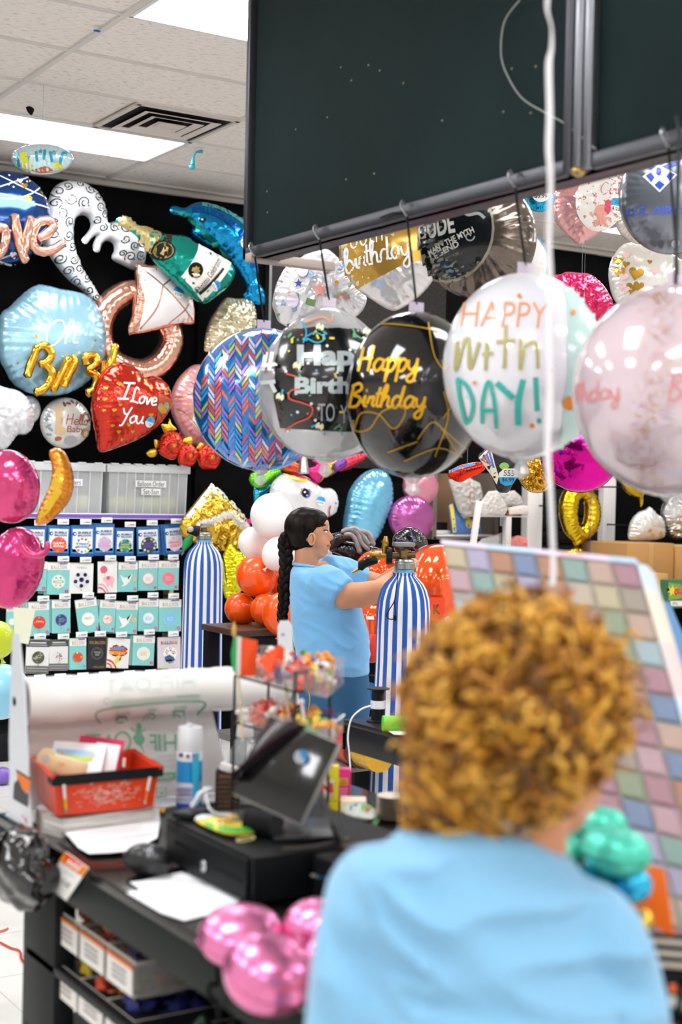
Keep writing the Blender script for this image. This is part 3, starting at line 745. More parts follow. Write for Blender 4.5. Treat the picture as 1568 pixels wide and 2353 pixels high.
for rname, rowd in (('top', R1), ('second', R2), ('third', R3), ('bottom', R4)):
    for i, (bx_, tilt, kind, arg, d_) in enumerate(rowd):
        kk = {'stork': 'aqua', 'soccer': 'white', 'eleph': 'white', 'comic': 'white'}.get(kind, kind)
        g, fr, D, circ, T, Rk, P, crn = pack(kk, bx_, tilt, '', '')
        if kind == 'bubble': bubble(D, circ, T, Rk, *arg)
        elif kind == 'aqua': aqua(D, circ, T, Rk, *arg)
        elif kind == 'stork': stork(D, circ, T, Rk)
        elif kind == 'soccer':
            T('Foil Balloon', 0, -.36, .4, .05, '#555555'); circ(0, .04, .34, '#dfe1ee', 2)
            circ(0, .04, .1, '#22242c', 3)
            for q in range(5):
                a_ = -PI/2+PI/5+2*PI*q/5; circ(.26*math.cos(a_), .04+.2*math.sin(a_), .08, '#22242c', 3)
            T('.', 0, .38, .03, .05, '#22242c')
        elif kind == 'eleph':
            circ(-.2, -.25, .19, '#e0607a', 2); Rk(-.15, -.02, .012, .2, '#e0607a', 2)
            circ(.1, .1, .24, '#f3b9bd', 2); circ(-.12, .06, .13, '#f3b9bd', 3); circ(.02, .02, .1, '#d8587a', 4)
            Rk(-.0, .27, .08, .1, '#f3b9bd', 2); Rk(.22, .27, .08, .1, '#f3b9bd', 2)
            D(stroke([(-.5, .33), (-.3, .36), (-.1, .5)], .05), '#d8587a', 2); D(stroke([(-.5, .22), (-.2, .26), (.05, .5)], .04), '#e79aa8', 2)
        elif kind == 'grey':
            Rk(0, -.4, 1, .2, '#4a4a4a', 1); Rk(0, -.42, .7, .05, '#cfcfcf', 3); Rk(0, -.35, .8, .03, '#a8a8a8', 3); Rk(0, .38, 1, .22, '#6e6c6a', 1)
            Rk(0, .34, .9, .02, '#c0c0c0', 3); Rk(0, .42, .9, .02, '#b0b0b0', 3)
            circ(.03, .02, .27, arg[0], 2); rn = random.Random(i)
            for q in range(16):
                a_ = rn.uniform(0, 6.28); r_ = rn.uniform(.05, .22); circ(.03+r_*math.cos(a_), .02+r_*.7*math.sin(a_), .03, arg[1+q % 2], 3)
            T('Happy', .03, .02, .26, .06, '#e8e8e8' if i == 0 else '#666666', 5, shear=.2); Rk(.03, .25, .02, .06, '#333333', 2)
        elif kind == 'black':
            T('FOIL BALLOON', 0, -.34, .8, .09, '#c9a24e', 2); circ(0, .0, .31, '#8d8d8d', 1); circ(0, 0, .295, '#141518', 2); circ(0, 0, .25, '#8d8d8d', 3); circ(0, 0, .24, '#141518', 4)
            T('VINTAGE\nDUDE', 0, .0, .34, .13, '#d0d0d0', 6); T('1 BALLOON', .1, .42, .6, .04, '#c9a24e', 2)
        elif kind == 'comic':
            st_ = [[(.3*1.5*(1 if k % 2 else .8)*math.cos(2*PI*k/26)-.02, -.08+.2*(1 if k % 2 else .72)*math.sin(2*PI*k/26)) for k in range(26)]]
            D(st_, '#e04a1e', 2); T('HAPPY', -.02, -.15, .62, .13, '#38a0dc', 4, bold=.05, shear=.1); T('BIRTHDAY', -.02, .0, .74, .11, '#f2c02a', 4, bold=.05, shear=.1)
            D([[(-.05, .15), (.15, .1), (.03, .23), (.12, .24), (-.2, .42), (-.08, .28), (-.18, .26)]], '#efd23a', 3)
            D(stroke([(-.5, .24), (-.25, .3), (-.05, .5)], .06), '#d8402a', 2); D(stroke([(-.5, .36), (-.35, .4), (-.25, .5)], .05), '#d8402a', 2)
        elif kind == 'pale':
            for i_, ch in enumerate('BALLOONS'): T(ch, -.32+.09*i_, -.33, .085, .1, ['#d04a3a', '#e0902a', '#5a9a4a', '#3a6fb0', '#8a4aa0'][i_ % 5], 3, bold=.04)
            circ(.03, .02, .3, '#ecebe8', 2); rn = random.Random(5)
            for q in range(14): a_ = rn.uniform(0, 6.28); r_ = rn.uniform(.1, .24); circ(.03+r_*math.cos(a_), .0+r_*.7*math.sin(a_), .03, ['#d04a3a', '#e0902a', '#5a9a4a', '#3a6fb0'][q % 4], 3)
            D([[(-.2, .12), (0, .05), (.2, .14), (.25, .25), (0, .2), (-.15, .28)]], '#3a4f90', 4); D([[(-.2, .2), (0, .24), (.2, .3), (.0, .34)]], '#4a9a5a', 4); circ(-.3, .4, .1, '#c8d8a8', 3)
        nm = {'bubble': 'blue bubble balloon packet ', 'aqua': 'aqua balloon packet ', 'stork': 'aqua balloon packet ', 'grey': 'grey and white balloon packet '}.get(kind, 'balloon packet ')
        o = g.build('balloon_packet', None, 30); tag(o, nm+d_+', '+rname+' row', 'balloon packet', 'balloon packets on the rack')
        # the packets behind it on the same peg
        edge = M({'bubble': '#3a78b8', 'aqua': '#a9d6d2'}.get(kk, '#c9c7c4'), .4)
        nb = [2, 3, 1, 2][i % 4]
        for q in range(nb):
            sh = -.012*(q+1)*(1 if i % 3 else -.6); gb = G(); rr = crn(0); dq = V(sh, .016*(q+1), random.uniform(-.004, .004))
            f = [p+dq+V(0, -.003, 0) for p in rr]; bk = [p+dq+V(0, .003, 0) for p in rr]
            gb.add(f+bk, [(3, 2, 1, 0), (4, 5, 6, 7), (0, 1, 5, 4), (1, 2, 6, 5), (2, 3, 7, 6), (3, 0, 4, 7)], edge)
            tag(gb.build('balloon_packet'), 'packet edge behind: '+nm.replace(' balloon packet', '')+d_+', '+rname+' row', 'balloon packet', 'packets behind the front ones')
        # peg with its price tag
        px_, py_ = P(0, -.5); pk = thing('peg_hook', 'price tag above: '+nm.replace(' balloon packet', '')+d_+', '+rname+' row', 'hook', ony(px_, py_, RY-.03), 'peg hooks with price tags')
        c = ony(px_+4+(i*7) % 9, py_-10, RY-.03); gp = G(); gp.tube([c+V(0, 0, -.01), c+V(0, WALLY-.06-c.y, -.01)], .003, M('#2a2a2a', .4, .6), 6); gp.build('hook_wire', pk)
        gp = G(); gp.box(c+V(0, -.004, -.004), (.075, .003, .034), tagm, .001); gp.box(c+V(.012, -.0062, -.006), (.032, .001, .006), M('#7a7a7a')); gp.box(c+V(-.015, -.0062, -.008), (.012, .001, .003), M('#9a9a9a')); gp.build('price_tag', pk)
# tags of the fifth row, packets hidden behind the bag roll
for i, x_ in enumerate((91, 138, 190, 240, 297, 345, 400)):
    c = ony(x_, 1556-.045*(x_-91), RY-.03); pk = thing('peg_hook', ORD[i]+' white price tag from the left in the lowest row, just above the bag roll', 'hook', c, 'peg hooks with price tags')
    gp = G(); gp.tube([c+V(0, 0, -.01), c+V(0, WALLY-.06-c.y, -.01)], .003, M('#2a2a2a', .4, .6), 6); gp.build('hook_wire', pk)
    gp = G(); gp.box(c+V(0, -.004, 0), (.075, .003, .034), tagm, .001); gp.box(c+V(.012, -.0062, -.002), (.032, .001, .006), M('#7a7a7a')); gp.build('price_tag', pk)

# clear storage bins on the shelf
bz = a.z+.006
def bin_(x0, x1, label, words, fill):
    zt = ony(300, 1066, RY+.05).z; t = thing('storage_bin', label, 'storage bin', ((x0+x1)/2, 8.64, bz), 'clear storage bins on the shelf')
    cl = M('#f6f8fa', .3, alpha=.34); rim = M('#eef1f3', .3, alpha=.8)
    fy = RY+.06; g = G(); n = 9
    for k in range(n):
        u0 = x0+.02+(x1-x0-.04)*k/n; u1 = x0+.02+(x1-x0-.04)*(k+1)/n; d = .004 if k % 2 else 0
        g.quad((u0+.004, fy+d+.012, bz), (u1-.004, fy+d+.012, bz), (u1, fy+d, zt-.03), (u0, fy+d, zt-.03), cl, .002)
        g.quad((u1-.006, fy+.012, bz), (u1-.0, fy+.006, bz), (u1+.004, fy-.004, zt-.03), (u1-.002, fy-.002, zt-.03), rim, .002)
    for xx in (x0+.02, x1-.02): g.quad((xx, fy+.012, bz), (xx, 8.8, bz), (xx, 8.8, zt-.03), (xx, fy, zt-.03), cl, .002)
    g.quad((x0+.02, 8.8, bz), (x1-.02, 8.8, bz), (x1-.02, 8.8, zt-.03), (x0+.02, 8.8, zt-.03), cl, .002)
    g.quad((x0+.02, fy, bz+.003), (x1-.02, fy, bz+.003), (x1-.02, 8.8, bz+.003), (x0+.02, 8.8, bz+.003), cl, .002); g.build('bin_body', t)
    g = G(); g.box(((x0+x1)/2, fy-.006, zt-.03), (x1-x0, .02, .05), rim, .004)
    g.box(((x0+x1)/2, (fy+8.8)/2, zt-.006), (x1-x0, 8.8-fy, .006), rim, .002)
    for k in range(7): g.box((x0+.05+(x1-x0-.1)*k/6, fy-.01, zt-.004), (.05, .03, .014), rim, .003)
    g.build('lid', t)
    g = G(); m_ = 0
    for k, (w_, ww) in enumerate(words):
        g.box((x0+(x1-x0)*ww, fy-.014, zt-.125-.05*k), (.04+.0135*len(w_), .001, .042), M('#fafafa', .5), .0)
        for p in text(w_, 0, 0, .0135*len(w_)+.014, .032):
            g.add([V(x0+(x1-x0)*ww+x_, fy-.0155, zt-.125-.05*k-y_) for x_, y_ in p], [tuple(range(len(p)))], M('#1d1d1f', .6))
    g.build('lettered_label', t, label='white cut label with black letters')
    rn = random.Random(len(label))
    for k in range(5):
        c = V(x0+.12+(x1-x0-.24)*k/4, fy+.075+.03*(k % 2), bz+.065); g = G()
        g.sph(c, (.06, .05, .055), M(fill[k % len(fill)], .35, coat=.3, bump=.6, bs=20), 14, 10); tag(g.build('folded_balloon'), ORD[k]+' folded balloon inside the '+label, 'balloon', 'folded balloons in the bins')
xb0, xb1, xb2 = ony(95, 1100, RY+.05).x, ony(246, 1100, RY+.05).x, ony(437, 1100, RY+.05).x
bin_(xb2-(xb2-xb1)*1.0, xb2, 'right clear bin marked Balloon Order Sat-Sun', [('Balloon Order', .52), ('Sat-Sun', .52)], ['#e3df6a', '#d8d88a', '#cfe08a'])
bin_(xb1-.78, xb1-.01, 'left clear bin with a half hidden white label', [('Orders', .72)], ['#c8ccc0', '#d8d88a', '#cfd4d0'])

# ================================================================== balloons on the back wall
gold = M('#e0ae3a', .15, .95, bump=.2, bs=25); rose = M('#eab09a', .14, .92, bump=.1, bs=20); teal = M('#1e9c8c', .16, .8, bump=.15)
wht = printm('#eef0f4'); blk = M('#17191b', .3, coat=.5); wp = M('#ffffff', .35, coat=.4); goldp = M('#c8992e', .25, .7)
blue_st = M('#2fa3dc', .4); dkp = M('#2b2b30', .5)
def sticker(g, fn, cx, cy, r, rot, up='#2fa3dc', dn='#f6f6f4', a='203', b='$12.00', layer=6):
    """round price sticker, half blue and half white"""
    c, s = math.cos(rot), math.sin(rot)
    def half(s0): return [[(cx+r*math.cos(t)*c-r*math.sin(t)*s, cy+r*math.cos(t)*s+r*math.sin(t)*c) for t in [s0+PI*k/14 for k in range(15)]]]
    stamp(g, half(PI), M(up, .4), fn, 10, layer); stamp(g, half(0), M(dn, .4), fn, 10, layer)
    stamp(g, text(a, cx+.45*r*s, cy-.45*r*c, r*.8, r*.4, rot), M('#173a5c'), fn, 10, layer+1)
    stamp(g, text(b, cx-.42*r*s, cy+.42*r*c, r*1.3, r*.42, rot, bold=.01), M('#222222'), fn, 10, layer+1)

def wfoil(name, label, pts, off, mat, k=.42, prints=(), st=None, parent=None, step=10, **kw):
    xs = [p[0] for p in pts]; ys = [p[1] for p in pts]
    fr = wallf((min(xs)+max(xs))/2, (min(ys)+max(ys))/2, off)
    F = Foil(pts, fr, k, **kw); g = F.mesh(mat)
    for L, (polys, m) in enumerate(prints): stamp(g, polys, m, F.surf, step, L, F.clip)
    if st:
        for a_ in st: sticker(g, F.surf, *a_[:4], **(a_[4] if len(a_) > 4 else {}))
    o = g.build(name, parent, 60)
    if parent is None:
        tag(o, label, 'balloon'); c = fr.w(*F.vv[len(F.vv)//2]) if False else fr.w(*max((tuple(p) for p, b in zip(F.vv, F.isb) if not b), key=lambda p: F.hgt(*p)))
        g = G(); g.tube([c, V(c.x, WALLY, c.z)], .006, M('#1a1a1a', .6), 6); g.build('wall_peg', o)
    return o, F

# deep blue round balloon
pr = [(strokes([Z1([(-60, 1010), (60, 1085), (160, 1130), (280, 1165)]), Z1([(-60, 1110), (30, 1080), (140, 1040), (200, 1000)]), Z1([(-60, 1170), (40, 1175), (150, 1140), (260, 1065)]), Z1([(-60, 1140), (40, 1165), (150, 1200), (290, 1220)]), Z1([(-60, 1530), (30, 1495), (90, 1480)]), Z1([(-40, 1520), (50, 1545), (110, 1540)])], 3.2), M('#c9ced8', .4)),
      (sum([rct(x, y, 3.6, 3.6, .8) for x, y in Z1([(30, 1030), (130, 1068), (150, 1063), (205, 1070), (190, 1115), (40, 1105), (120, 1160), (245, 1160), (15, 1090), (250, 1195), (60, 1510)])], []), wp),
      (sum([heart(x, y, r) for (x, y), r in zip(Z1([(108, 1095), (125, 1175), (0, 1545), (62, 1075), (220, 1130)]), (8, 9, 6, 4, 4))], []), goldp),
      (sum([heart(x, y, 7) for x, y in Z1([(245, 1065), (85, 1065), (45, 1490)])], []), M('#d7dae2', .4))]
wfoil('foil_balloon', 'dark blue round balloon with strings of hearts, at left edge below ceiling', cpts(8, 502, 106, 110), .3, M('#16407e', .15, .75, coat=.5), .5, pr, pucker=.12)
# white swirl balloon
out = Z1([(580, 1785), (540, 1770), (480, 1690), (410, 1640), (330, 1550), (265, 1450), (240, 1380), (250, 1290), (275, 1190), (300, 1110), (350, 1062), (430, 1047), (520, 1075), (590, 1150), (620, 1240), (625, 1295), (670, 1285), (740, 1290), (800, 1330), (840, 1400), (848, 1490), (830, 1550), (780, 1570), (720, 1545), (660, 1515), (648, 1490), (665, 1450), (655, 1415), (620, 1400), (590, 1425), (578, 1465), (545, 1460), (540, 1420), (560, 1370), (530, 1385), (500, 1420), (472, 1395), (500, 1360), (525, 1320), (522, 1280), (500, 1255), (460, 1255), (430, 1290), (420, 1350), (430, 1430), (470, 1540), (520, 1620), (570, 1700), (590, 1750)])
sw = []
rn = random.Random(3)
for x, y, r in [(320, 1120, 38), (370, 1090, 26), (440, 1075, 26), (500, 1110, 30), (550, 1150, 26), (300, 1190, 32), (380, 1170, 36), (455, 1190, 36), (560, 1210, 26), (590, 1255, 24), (330, 1255, 30), (290, 1300, 28), (375, 1300, 30), (290, 1370, 30), (370, 1380, 34), (330, 1430, 28), (395, 1440, 28), (330, 1510, 32), (405, 1520, 28), (380, 1580, 28), (440, 1570, 28), (430, 1640, 30), (490, 1620, 26), (505, 1690, 26), (550, 1730, 22), (545, 1290, 22), (575, 1330, 24), (640, 1330, 26), (700, 1330, 32), (770, 1360, 32), (800, 1420, 32), (750, 1440, 26), (700, 1400, 24), (790, 1490, 30), (730, 1500, 30), (690, 1480, 18)]:
    (X_, Y_), = Z1([(x, y)]); sw += swirl(X_, Y_, r/2.529*1.0, 2.3, 1.4, rn.uniform(0, 6), rn.choice((1, -1)))
    sw += ell(X_+r/2.529*.75, Y_+r/2.529*.5, 1.6, 1.6, n=8)
wfoil('foil_balloon', 'white curled foil balloon printed with black scroll swirls, on the black wall', out, .22, wht, .7, [(sw, M('#1c1e22', .4))], pucker=.2, N=90, smooth=4)
# champagne bottle
out = Z1([(672, 1282), (690, 1262), (740, 1256), (800, 1305), (860, 1325), (930, 1352), (1000, 1362), (1080, 1370), (1135, 1408), (1210, 1450), (1280, 1490), (1345, 1530), (1368, 1580), (1340, 1650), (1290, 1700), (1200, 1762), (1140, 1748), (1060, 1685), (970, 1600), (900, 1530), (850, 1450), (790, 1370), (700, 1310)])
sp_ = Z1([(1138, 1420), (1335, 1530), (1165, 1755), (1030, 1615)])
pr = [([Z1([(600, 1200), (960, 1200), (930, 1350), (870, 1480), (600, 1480)])], M('#c9b67c', .2, .85, bump=.6, bs=40)), ([Z1([(930, 1345), (992, 1352), (930, 1530), (850, 1460)])], M('#2a2418', .35, .3)), ([sp_], M('#f1ece2', .4)),
      (ell(*Z1([(925, 1462)])[0], 24, 23), M('#16160f', .4)), (ell(*Z1([(1098, 1580)])[0], 16, 18), M('#17140d', .4)), ]
pr += [(ell(*Z1([(925, 1462)])[0], 20, 19), M('#8d7a44', .4, .5)), (ell(*Z1([(925, 1462)])[0], 18, 17), M('#16160f', .4)), (text('I', *Z1([(928, 1465)])[0], 10, 20, .5, bold=.02), M('#b8a468', .4, .5)),
       (star(*Z1([(1098, 1580)])[0], 10, 7, .6), M('#b59a54', .3, .6)),
       (text('Chateau Celebration', *Z1([(1180, 1605)])[0], 92, 15, -.98, shear=.3), M('#3b3a36')), ([Z1([(1262, 1562), (1272, 1572), (1142, 1722), (1130, 1708)])], M('#1e1c18'))]
wfoil('foil_balloon', 'teal champagne bottle foil balloon with gold neck and cream label', out, .5, teal, .48, pr, st=[Z1([(1222, 1670)])[0]+(12, .9)], pucker=.3, N=80)
# dolphin
out = Z1([(988, 1215), (1012, 1196), (1075, 1208), (1130, 1178), (1210, 1178), (1320, 1220), (1400, 1262), (1440, 1250), (1455, 1290), (1470, 1350), (1490, 1420), (1500, 1550), (1500, 1630), (1535, 1690), (1542, 1768), (1480, 1768), (1413, 1732), (1425, 1680), (1390, 1600), (1310, 1505), (1250, 1440), (1215, 1445), (1140, 1395), (1108, 1350), (1118, 1318), (1070, 1262), (1000, 1242)])
pr = [([Z1([(1000, 1222), (1090, 1250), (1150, 1330), (1250, 1430), (1330, 1510), (1300, 1500), (1180, 1400), (1100, 1290), (1040, 1250)])], M('#2f9d86', .2, .8)), (stroke(Z1([(1100, 1225), (1200, 1240), (1320, 1320), (1400, 1420), (1450, 1560)]), 13), M('#1f5fc0', .18, .8)),
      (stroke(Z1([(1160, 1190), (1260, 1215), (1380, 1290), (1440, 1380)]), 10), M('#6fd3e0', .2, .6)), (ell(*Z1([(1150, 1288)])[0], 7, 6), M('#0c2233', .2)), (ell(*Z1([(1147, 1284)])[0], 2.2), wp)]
wfoil('foil_balloon', 'shiny blue dolphin foil balloon beside the hanging sign', out, .3, M('#1c8fc9', .14, .9, bump=.5, bs=12), .5, pr, st=[Z1([(1390, 1420)])[0]+(13, .8)], pucker=.35, N=80)
# Oh BABY
out = Z2([(230, 235), (350, 262), (490, 290), (565, 360), (610, 470), (615, 600), (585, 710), (515, 800), (400, 870), (240, 885), (90, 830), (30, 735), (-10, 640), (-2, 420), (50, 372), (145, 280)])
bb = thing('foil_balloon', 'light blue octagon foil balloon reading Oh BABY with gold foil letters', 'balloon', wallf(120, 780, .3).O)
gr = [(cursive('Oh', Z2([(205, 600)])[0], Z2([(400, 590)])[0], 27, 3.6, .5), wp)]
gr += [(sum([rct(x, y, r, r, .4) for (x, y), r in zip(Z2([(165, 548), (75, 700), (515, 570)]), (7, 5, 5))], []), goldp), (sum([heart(x, y, 4) for x, y in Z2([(505, 465), (450, 535), (567, 603), (365, 455)])], []), wp)]
obb, Fb = wfoil('balloon_body', '', out, .3, M('#9ccbe2', .22, .45, coat=.5, bump=.15), .42, gr, parent=bb, smooth=2, pucker=.3)
def gletters(paths, fr, r, mat, parent, lift=.1, nm='foil_letter'):
    for ps in paths:
        g = G()
        for p in ps: crimptube(g, [fr.w(*fr.px(x, y), lift) for x, y in p], r, mat)
        g.build(nm, parent, 60)
f_ = wallf(120, 780, .3)
gletters([[Z2([(165, 600), (125, 700), (98, 790)]), Z2([(150, 620), (205, 605), (240, 655), (210, 700), (165, 712)]), Z2([(190, 700), (240, 750), (225, 820), (180, 860), (140, 870)])],
          [Z2([(245, 870), (295, 770), (345, 665)]), Z2([(345, 665), (372, 700), (325, 800), (310, 845)]), Z2([(290, 790), (340, 740)])],
          [Z2([(440, 720), (438, 672), (490, 662), (495, 710), (440, 750)]), Z2([(440, 750), (500, 775), (490, 850), (440, 880)])],
          [Z2([(612, 590), (590, 680), (560, 770), (510, 860), (500, 840)]), Z2([(540, 690), (545, 750), (570, 760)])]], f_, .027, gold, bb, .17)
# Love
lv = thing('foil_balloon', 'rose gold script Love foil balloon in front of the dark blue one', 'balloon', wallf(50, 540, .6).O)
f_ = wallf(50, 540, .6)
gletters([[Z1([(-40, 1370), (-10, 1325), (25, 1330), (30, 1400), (0, 1470), (-40, 1480)]), Z1([(20, 1335), (60, 1345)])],
          [Z1([(82, 1240), (95, 1330), (115, 1440), (150, 1530)]), Z1([(185, 1255), (165, 1340), (140, 1450), (120, 1490)])],
          [Z1([(215, 1390), (270, 1360), (312, 1310), (270, 1282), (215, 1300), (185, 1370), (200, 1440), (255, 1462), (320, 1445), (378, 1402)])]], f_, .03, rose, lv, 0, 'script_letter')
# ring with a diamond
rg = thing('foil_balloon', 'rose gold engagement ring foil balloon with white diamond', 'balloon', wallf(310, 760, .26).O)
f_ = wallf(310, 760, .26); g = G(); P = Z2([(800, 285), (730, 292), (640, 350), (590, 440), (582, 540), (610, 640), (680, 705), (780, 740), (850, 738), (930, 690), (985, 600), (992, 530), (965, 470)])
p = catmull([f_.w(*f_.px(x, y), 0) for x, y in P], 7); g.tube(p, [.083*(1+.02*math.sin(i*2.1)) for i in range(len(p))], rose, 14); g.build('ring_band', rg, 60)
out = Z2([(790, 113), (860, 122), (950, 130), (1030, 210), (1115, 300), (1130, 466), (1050, 472), (960, 492), (750, 532), (765, 420), (775, 320), (785, 230)])
whf = [Z2([(812, 140), (940, 150), (1100, 310), (1115, 455), (960, 470), (790, 512), (820, 330), (800, 230)])]
pr = [(whf, M('#efe9ea', .3, .2, coat=.4)), (strokes([Z2([(812, 150), (915, 250), (1050, 390), (1115, 455)]), Z2([(915, 250), (990, 200), (1020, 215)]), Z2([(915, 250), (880, 380), (800, 500)]), Z2([(1050, 390), (1105, 305)]), Z2([(1050, 390), (960, 470)]), Z2([(915, 250), (812, 150)])], 3.4), M('#c98a6c', .2, .8))]
wfoil('diamond', '', out, .36, rose, .42, pr, st=[Z2([(1008, 290)])[0]+(14, .3)], parent=rg, smooth=2, pucker=.12)
# heart
out = Z2([(532, 980), (538, 870), (575, 770), (640, 705), (715, 690), (790, 720), (830, 775), (900, 768), (970, 812), (995, 900), (985, 965), (930, 1045), (830, 1125), (730, 1170), (600, 1212), (568, 1190), (555, 1110)])
pr = [(sum([heart(x, y, r, a) for (x, y), r, a in zip(Z2([(770, 775), (840, 840), (945, 850), (580, 905), (655, 820), (625, 970), (655, 940), (835, 1000), (705, 1055), (770, 1135), (655, 1095), (735, 1095), (620, 1060), (685, 1140), (815, 800), (590, 840), (575, 970)]), (5, 6, 7, 5, 5, 5, 4, 6, 5, 5, 5, 5, 4, 4, 5, 5, 4), (.2, .1, -.2, .3, 0, .2, .1, 0, .3, .2, .1, 0, .2, .1, .2, -.1, .3))], []), M('#c9962c', .3, .5)),
      ([Z2([(880, 870), (975, 905), (985, 950), (925, 1030), (875, 1035)])], M('#b5502a', .3, .3)), (heart(*Z2([(920, 960)])[0], 17, -.2), M('#8fb0a0', .35, .3)), (heart(*Z2([(920, 962)])[0], 13, -.2), M('#d9a52a', .25, .6)),
      (cursive('I', Z2([(650, 905)])[0], Z2([(720, 910)])[0], 18.5, 4.2)+cursive('Love', Z2([(705, 925)])[0], Z2([(865, 945)])[0], 17, 3.8)+cursive('You', Z2([(655, 1040)])[0], Z2([(790, 1050)])[0], 17, 3.8), wp)]
wfoil('foil_balloon', 'red heart foil balloon reading I Love You in white script', out, .56, M('#c92a12', .15, .75, coat=.5, bump=.2), .5, pr, st=[Z2([(832, 1040)])[0]+(12, .25)], pucker=.25, smooth=5)
# hello baby
pr = [(cursive('Hello', Z2([(355, 1052)])[0], Z2([(490, 1056)])[0], 12, 2.2)+text('Baby', *Z2([(415, 1085)])[0], 41, 19, .03), M('#a3583c', .4)), (sum([ell(x, y, 6, 3, a) for (x, y), a in zip(Z2([(480, 990), (500, 1000), (510, 1020), (495, 1030), (380, 930), (405, 920), (355, 935), (430, 930)]), (.5, 1.5, .8, 2.5, .2, .8, 1.4, 2))], []), M('#7d4a3a', .4)),
      (sum([ell(x, y, 6, 3, a) for (x, y), a in zip(Z2([(265, 1000), (255, 1020), (275, 1080), (265, 1060), (270, 1110)]), (.5, 1.5, .8, 2.5, .2))], []), M('#8fb0b8', .4)), ([Z2([(300, 960), (320, 930), (345, 960), (325, 985), (330, 1060), (350, 1075), (352, 1110), (300, 1110), (300, 1040)])], M('#e6c79a', .4)), (ell(*Z2([(390, 1145)])[0], 15, 11), M('#b9b4c0', .4)), (ell(*Z2([(480, 1105)])[0], 10, 10), M('#c79a5e', .4)), (ell(*Z2([(480, 1105)])[0], 6, 6), M('#f0dcc0', .4)), (ell(*Z2([(318, 1135)])[0], 7, 5), M('#b5653e', .4))]
wfoil('foil_balloon', 'small round white foil balloon reading Hello Baby with giraffe print', cpts(150, 972, 58, 59, n=20), .25, printm('#ece9e4'), .5, pr, pucker=.25)
# white clouds on the left
pr = [(sum([ell(x, y, 6, 4) for x, y in Z2([(30, 950), (90, 1000), (60, 1100), (120, 930)])], []), M('#dcdce6', .4))]
wfoil('foil_balloon', 'large silvery white cloud foil balloon cut off by the left edge', Z2([(-160, 830), (-60, 800), (20, 830), (110, 855), (165, 905), (200, 985), (190, 1070), (150, 1110), (100, 1115), (40, 1190), (-20, 1200), (-120, 1190), (-220, 1100), (-230, 930)]), .45, printm('#e4e5ea', .18, .4), .5, pr, pucker=.35, crumple=.1)
wfoil('foil_balloon', 'smaller white foil balloon tucked behind the silvery cloud one', cpts(66, 942, 27, 33), .22, printm('#dedfe4'), .6)
# pink one with gold lines, cream one, roses
pr = [([Z2([(1110, 900), (1250, 880), (1250, 1150), (1180, 1150), (1070, 1030)])], M('#f1e6e6', .4)), (strokes([Z2([(1000, 900), (1120, 860), (1200, 830)]), Z2([(1040, 780), (1110, 830)]), Z2([(1060, 930), (1110, 970), (1090, 1010)]), Z2([(1005, 960), (1060, 1000), (1150, 1120)]), Z2([(1075, 1030), (1110, 900)])], 1.6), goldp)]
wfoil('foil_balloon', 'pale pink foil balloon with thin gold lines, behind the herringbone balloon', Z2([(1160, 700), (1060, 755), (1003, 850), (992, 960), (1035, 1070), (1110, 1160), (1220, 1190), (1350, 1150), (1400, 950), (1350, 780)]), .3, printm('#e59a9c', .2, .4), .45, pr)
wfoil('foil_balloon', 'crinkled pale gold foil balloon under the dolphin tail', Z2([(1310, 315), (1370, 318), (1440, 322), (1478, 360), (1490, 480), (1420, 560), (1330, 590), (1200, 630), (1190, 560), (1212, 460), (1258, 380)]), .3, M('#d9cfae', .2, .7, bump=.5, bs=16), .45, [(strokes([Z2([(1265, 390), (1320, 420), (1300, 480)]), Z2([(1220, 470), (1300, 520), (1400, 500)]), Z2([(1210, 530), (1320, 560)])], 1.2), M('#a89a68', .4, .5))], pucker=.6, crumple=.35)
rs = thing('foil_balloon', 'bunch of red rose foil balloons with gold leaves', 'balloon', wallf(425, 1040, .35).O)
redf = M('#d6301a', .15, .8, coat=.4, bump=.4, bs=20)
def rosepr(cx, cy, r):
    return [(sum([swirl(cx+r*.05*q, cy, r*(.85-.22*q), 1.6, .8, q*2.1) for q in range(4)], []), M('#8f1a10', .3, .4)), (ell(cx, cy, r*.17), M('#d88a2a', .3, .5))]
for i, ((x, y), r) in enumerate(zip(Z2([(1100, 1085), (992, 1172), (1090, 1230), (1215, 1240)]), (27, 29, 24, 28))):
    n_ = 18; pts = [(x+r*(1+.05*math.sin(5*a_+i))*math.cos(a_), y+r*1.12*(1+.05*math.sin(5*a_+i))*math.sin(a_)) for a_ in [2*PI*k/n_ for k in range(n_)]]
    wfoil('rose', '', pts, (.24, .42, .44, .42)[i], redf, .6, rosepr(x, y, r), parent=rs, pucker=.3, crumple=.1)
for P in ([(935, 1050), (975, 1045), (985, 1015), (1000, 1050), (1030, 1080), (985, 1095), (960, 1105)], [(895, 1140), (925, 1145), (935, 1165), (905, 1190)], [(850, 1215), (880, 1192), (918, 1195), (905, 1235), (870, 1240)], [(1060, 1140), (1110, 1120), (1120, 1165), (1075, 1170)], [(1140, 1190), (1165, 1155), (1185, 1175), (1160, 1200)]):
    wfoil('leaf', '', Z2(P), .4, gold, .45, parent=rs, pucker=.5, smooth=3)
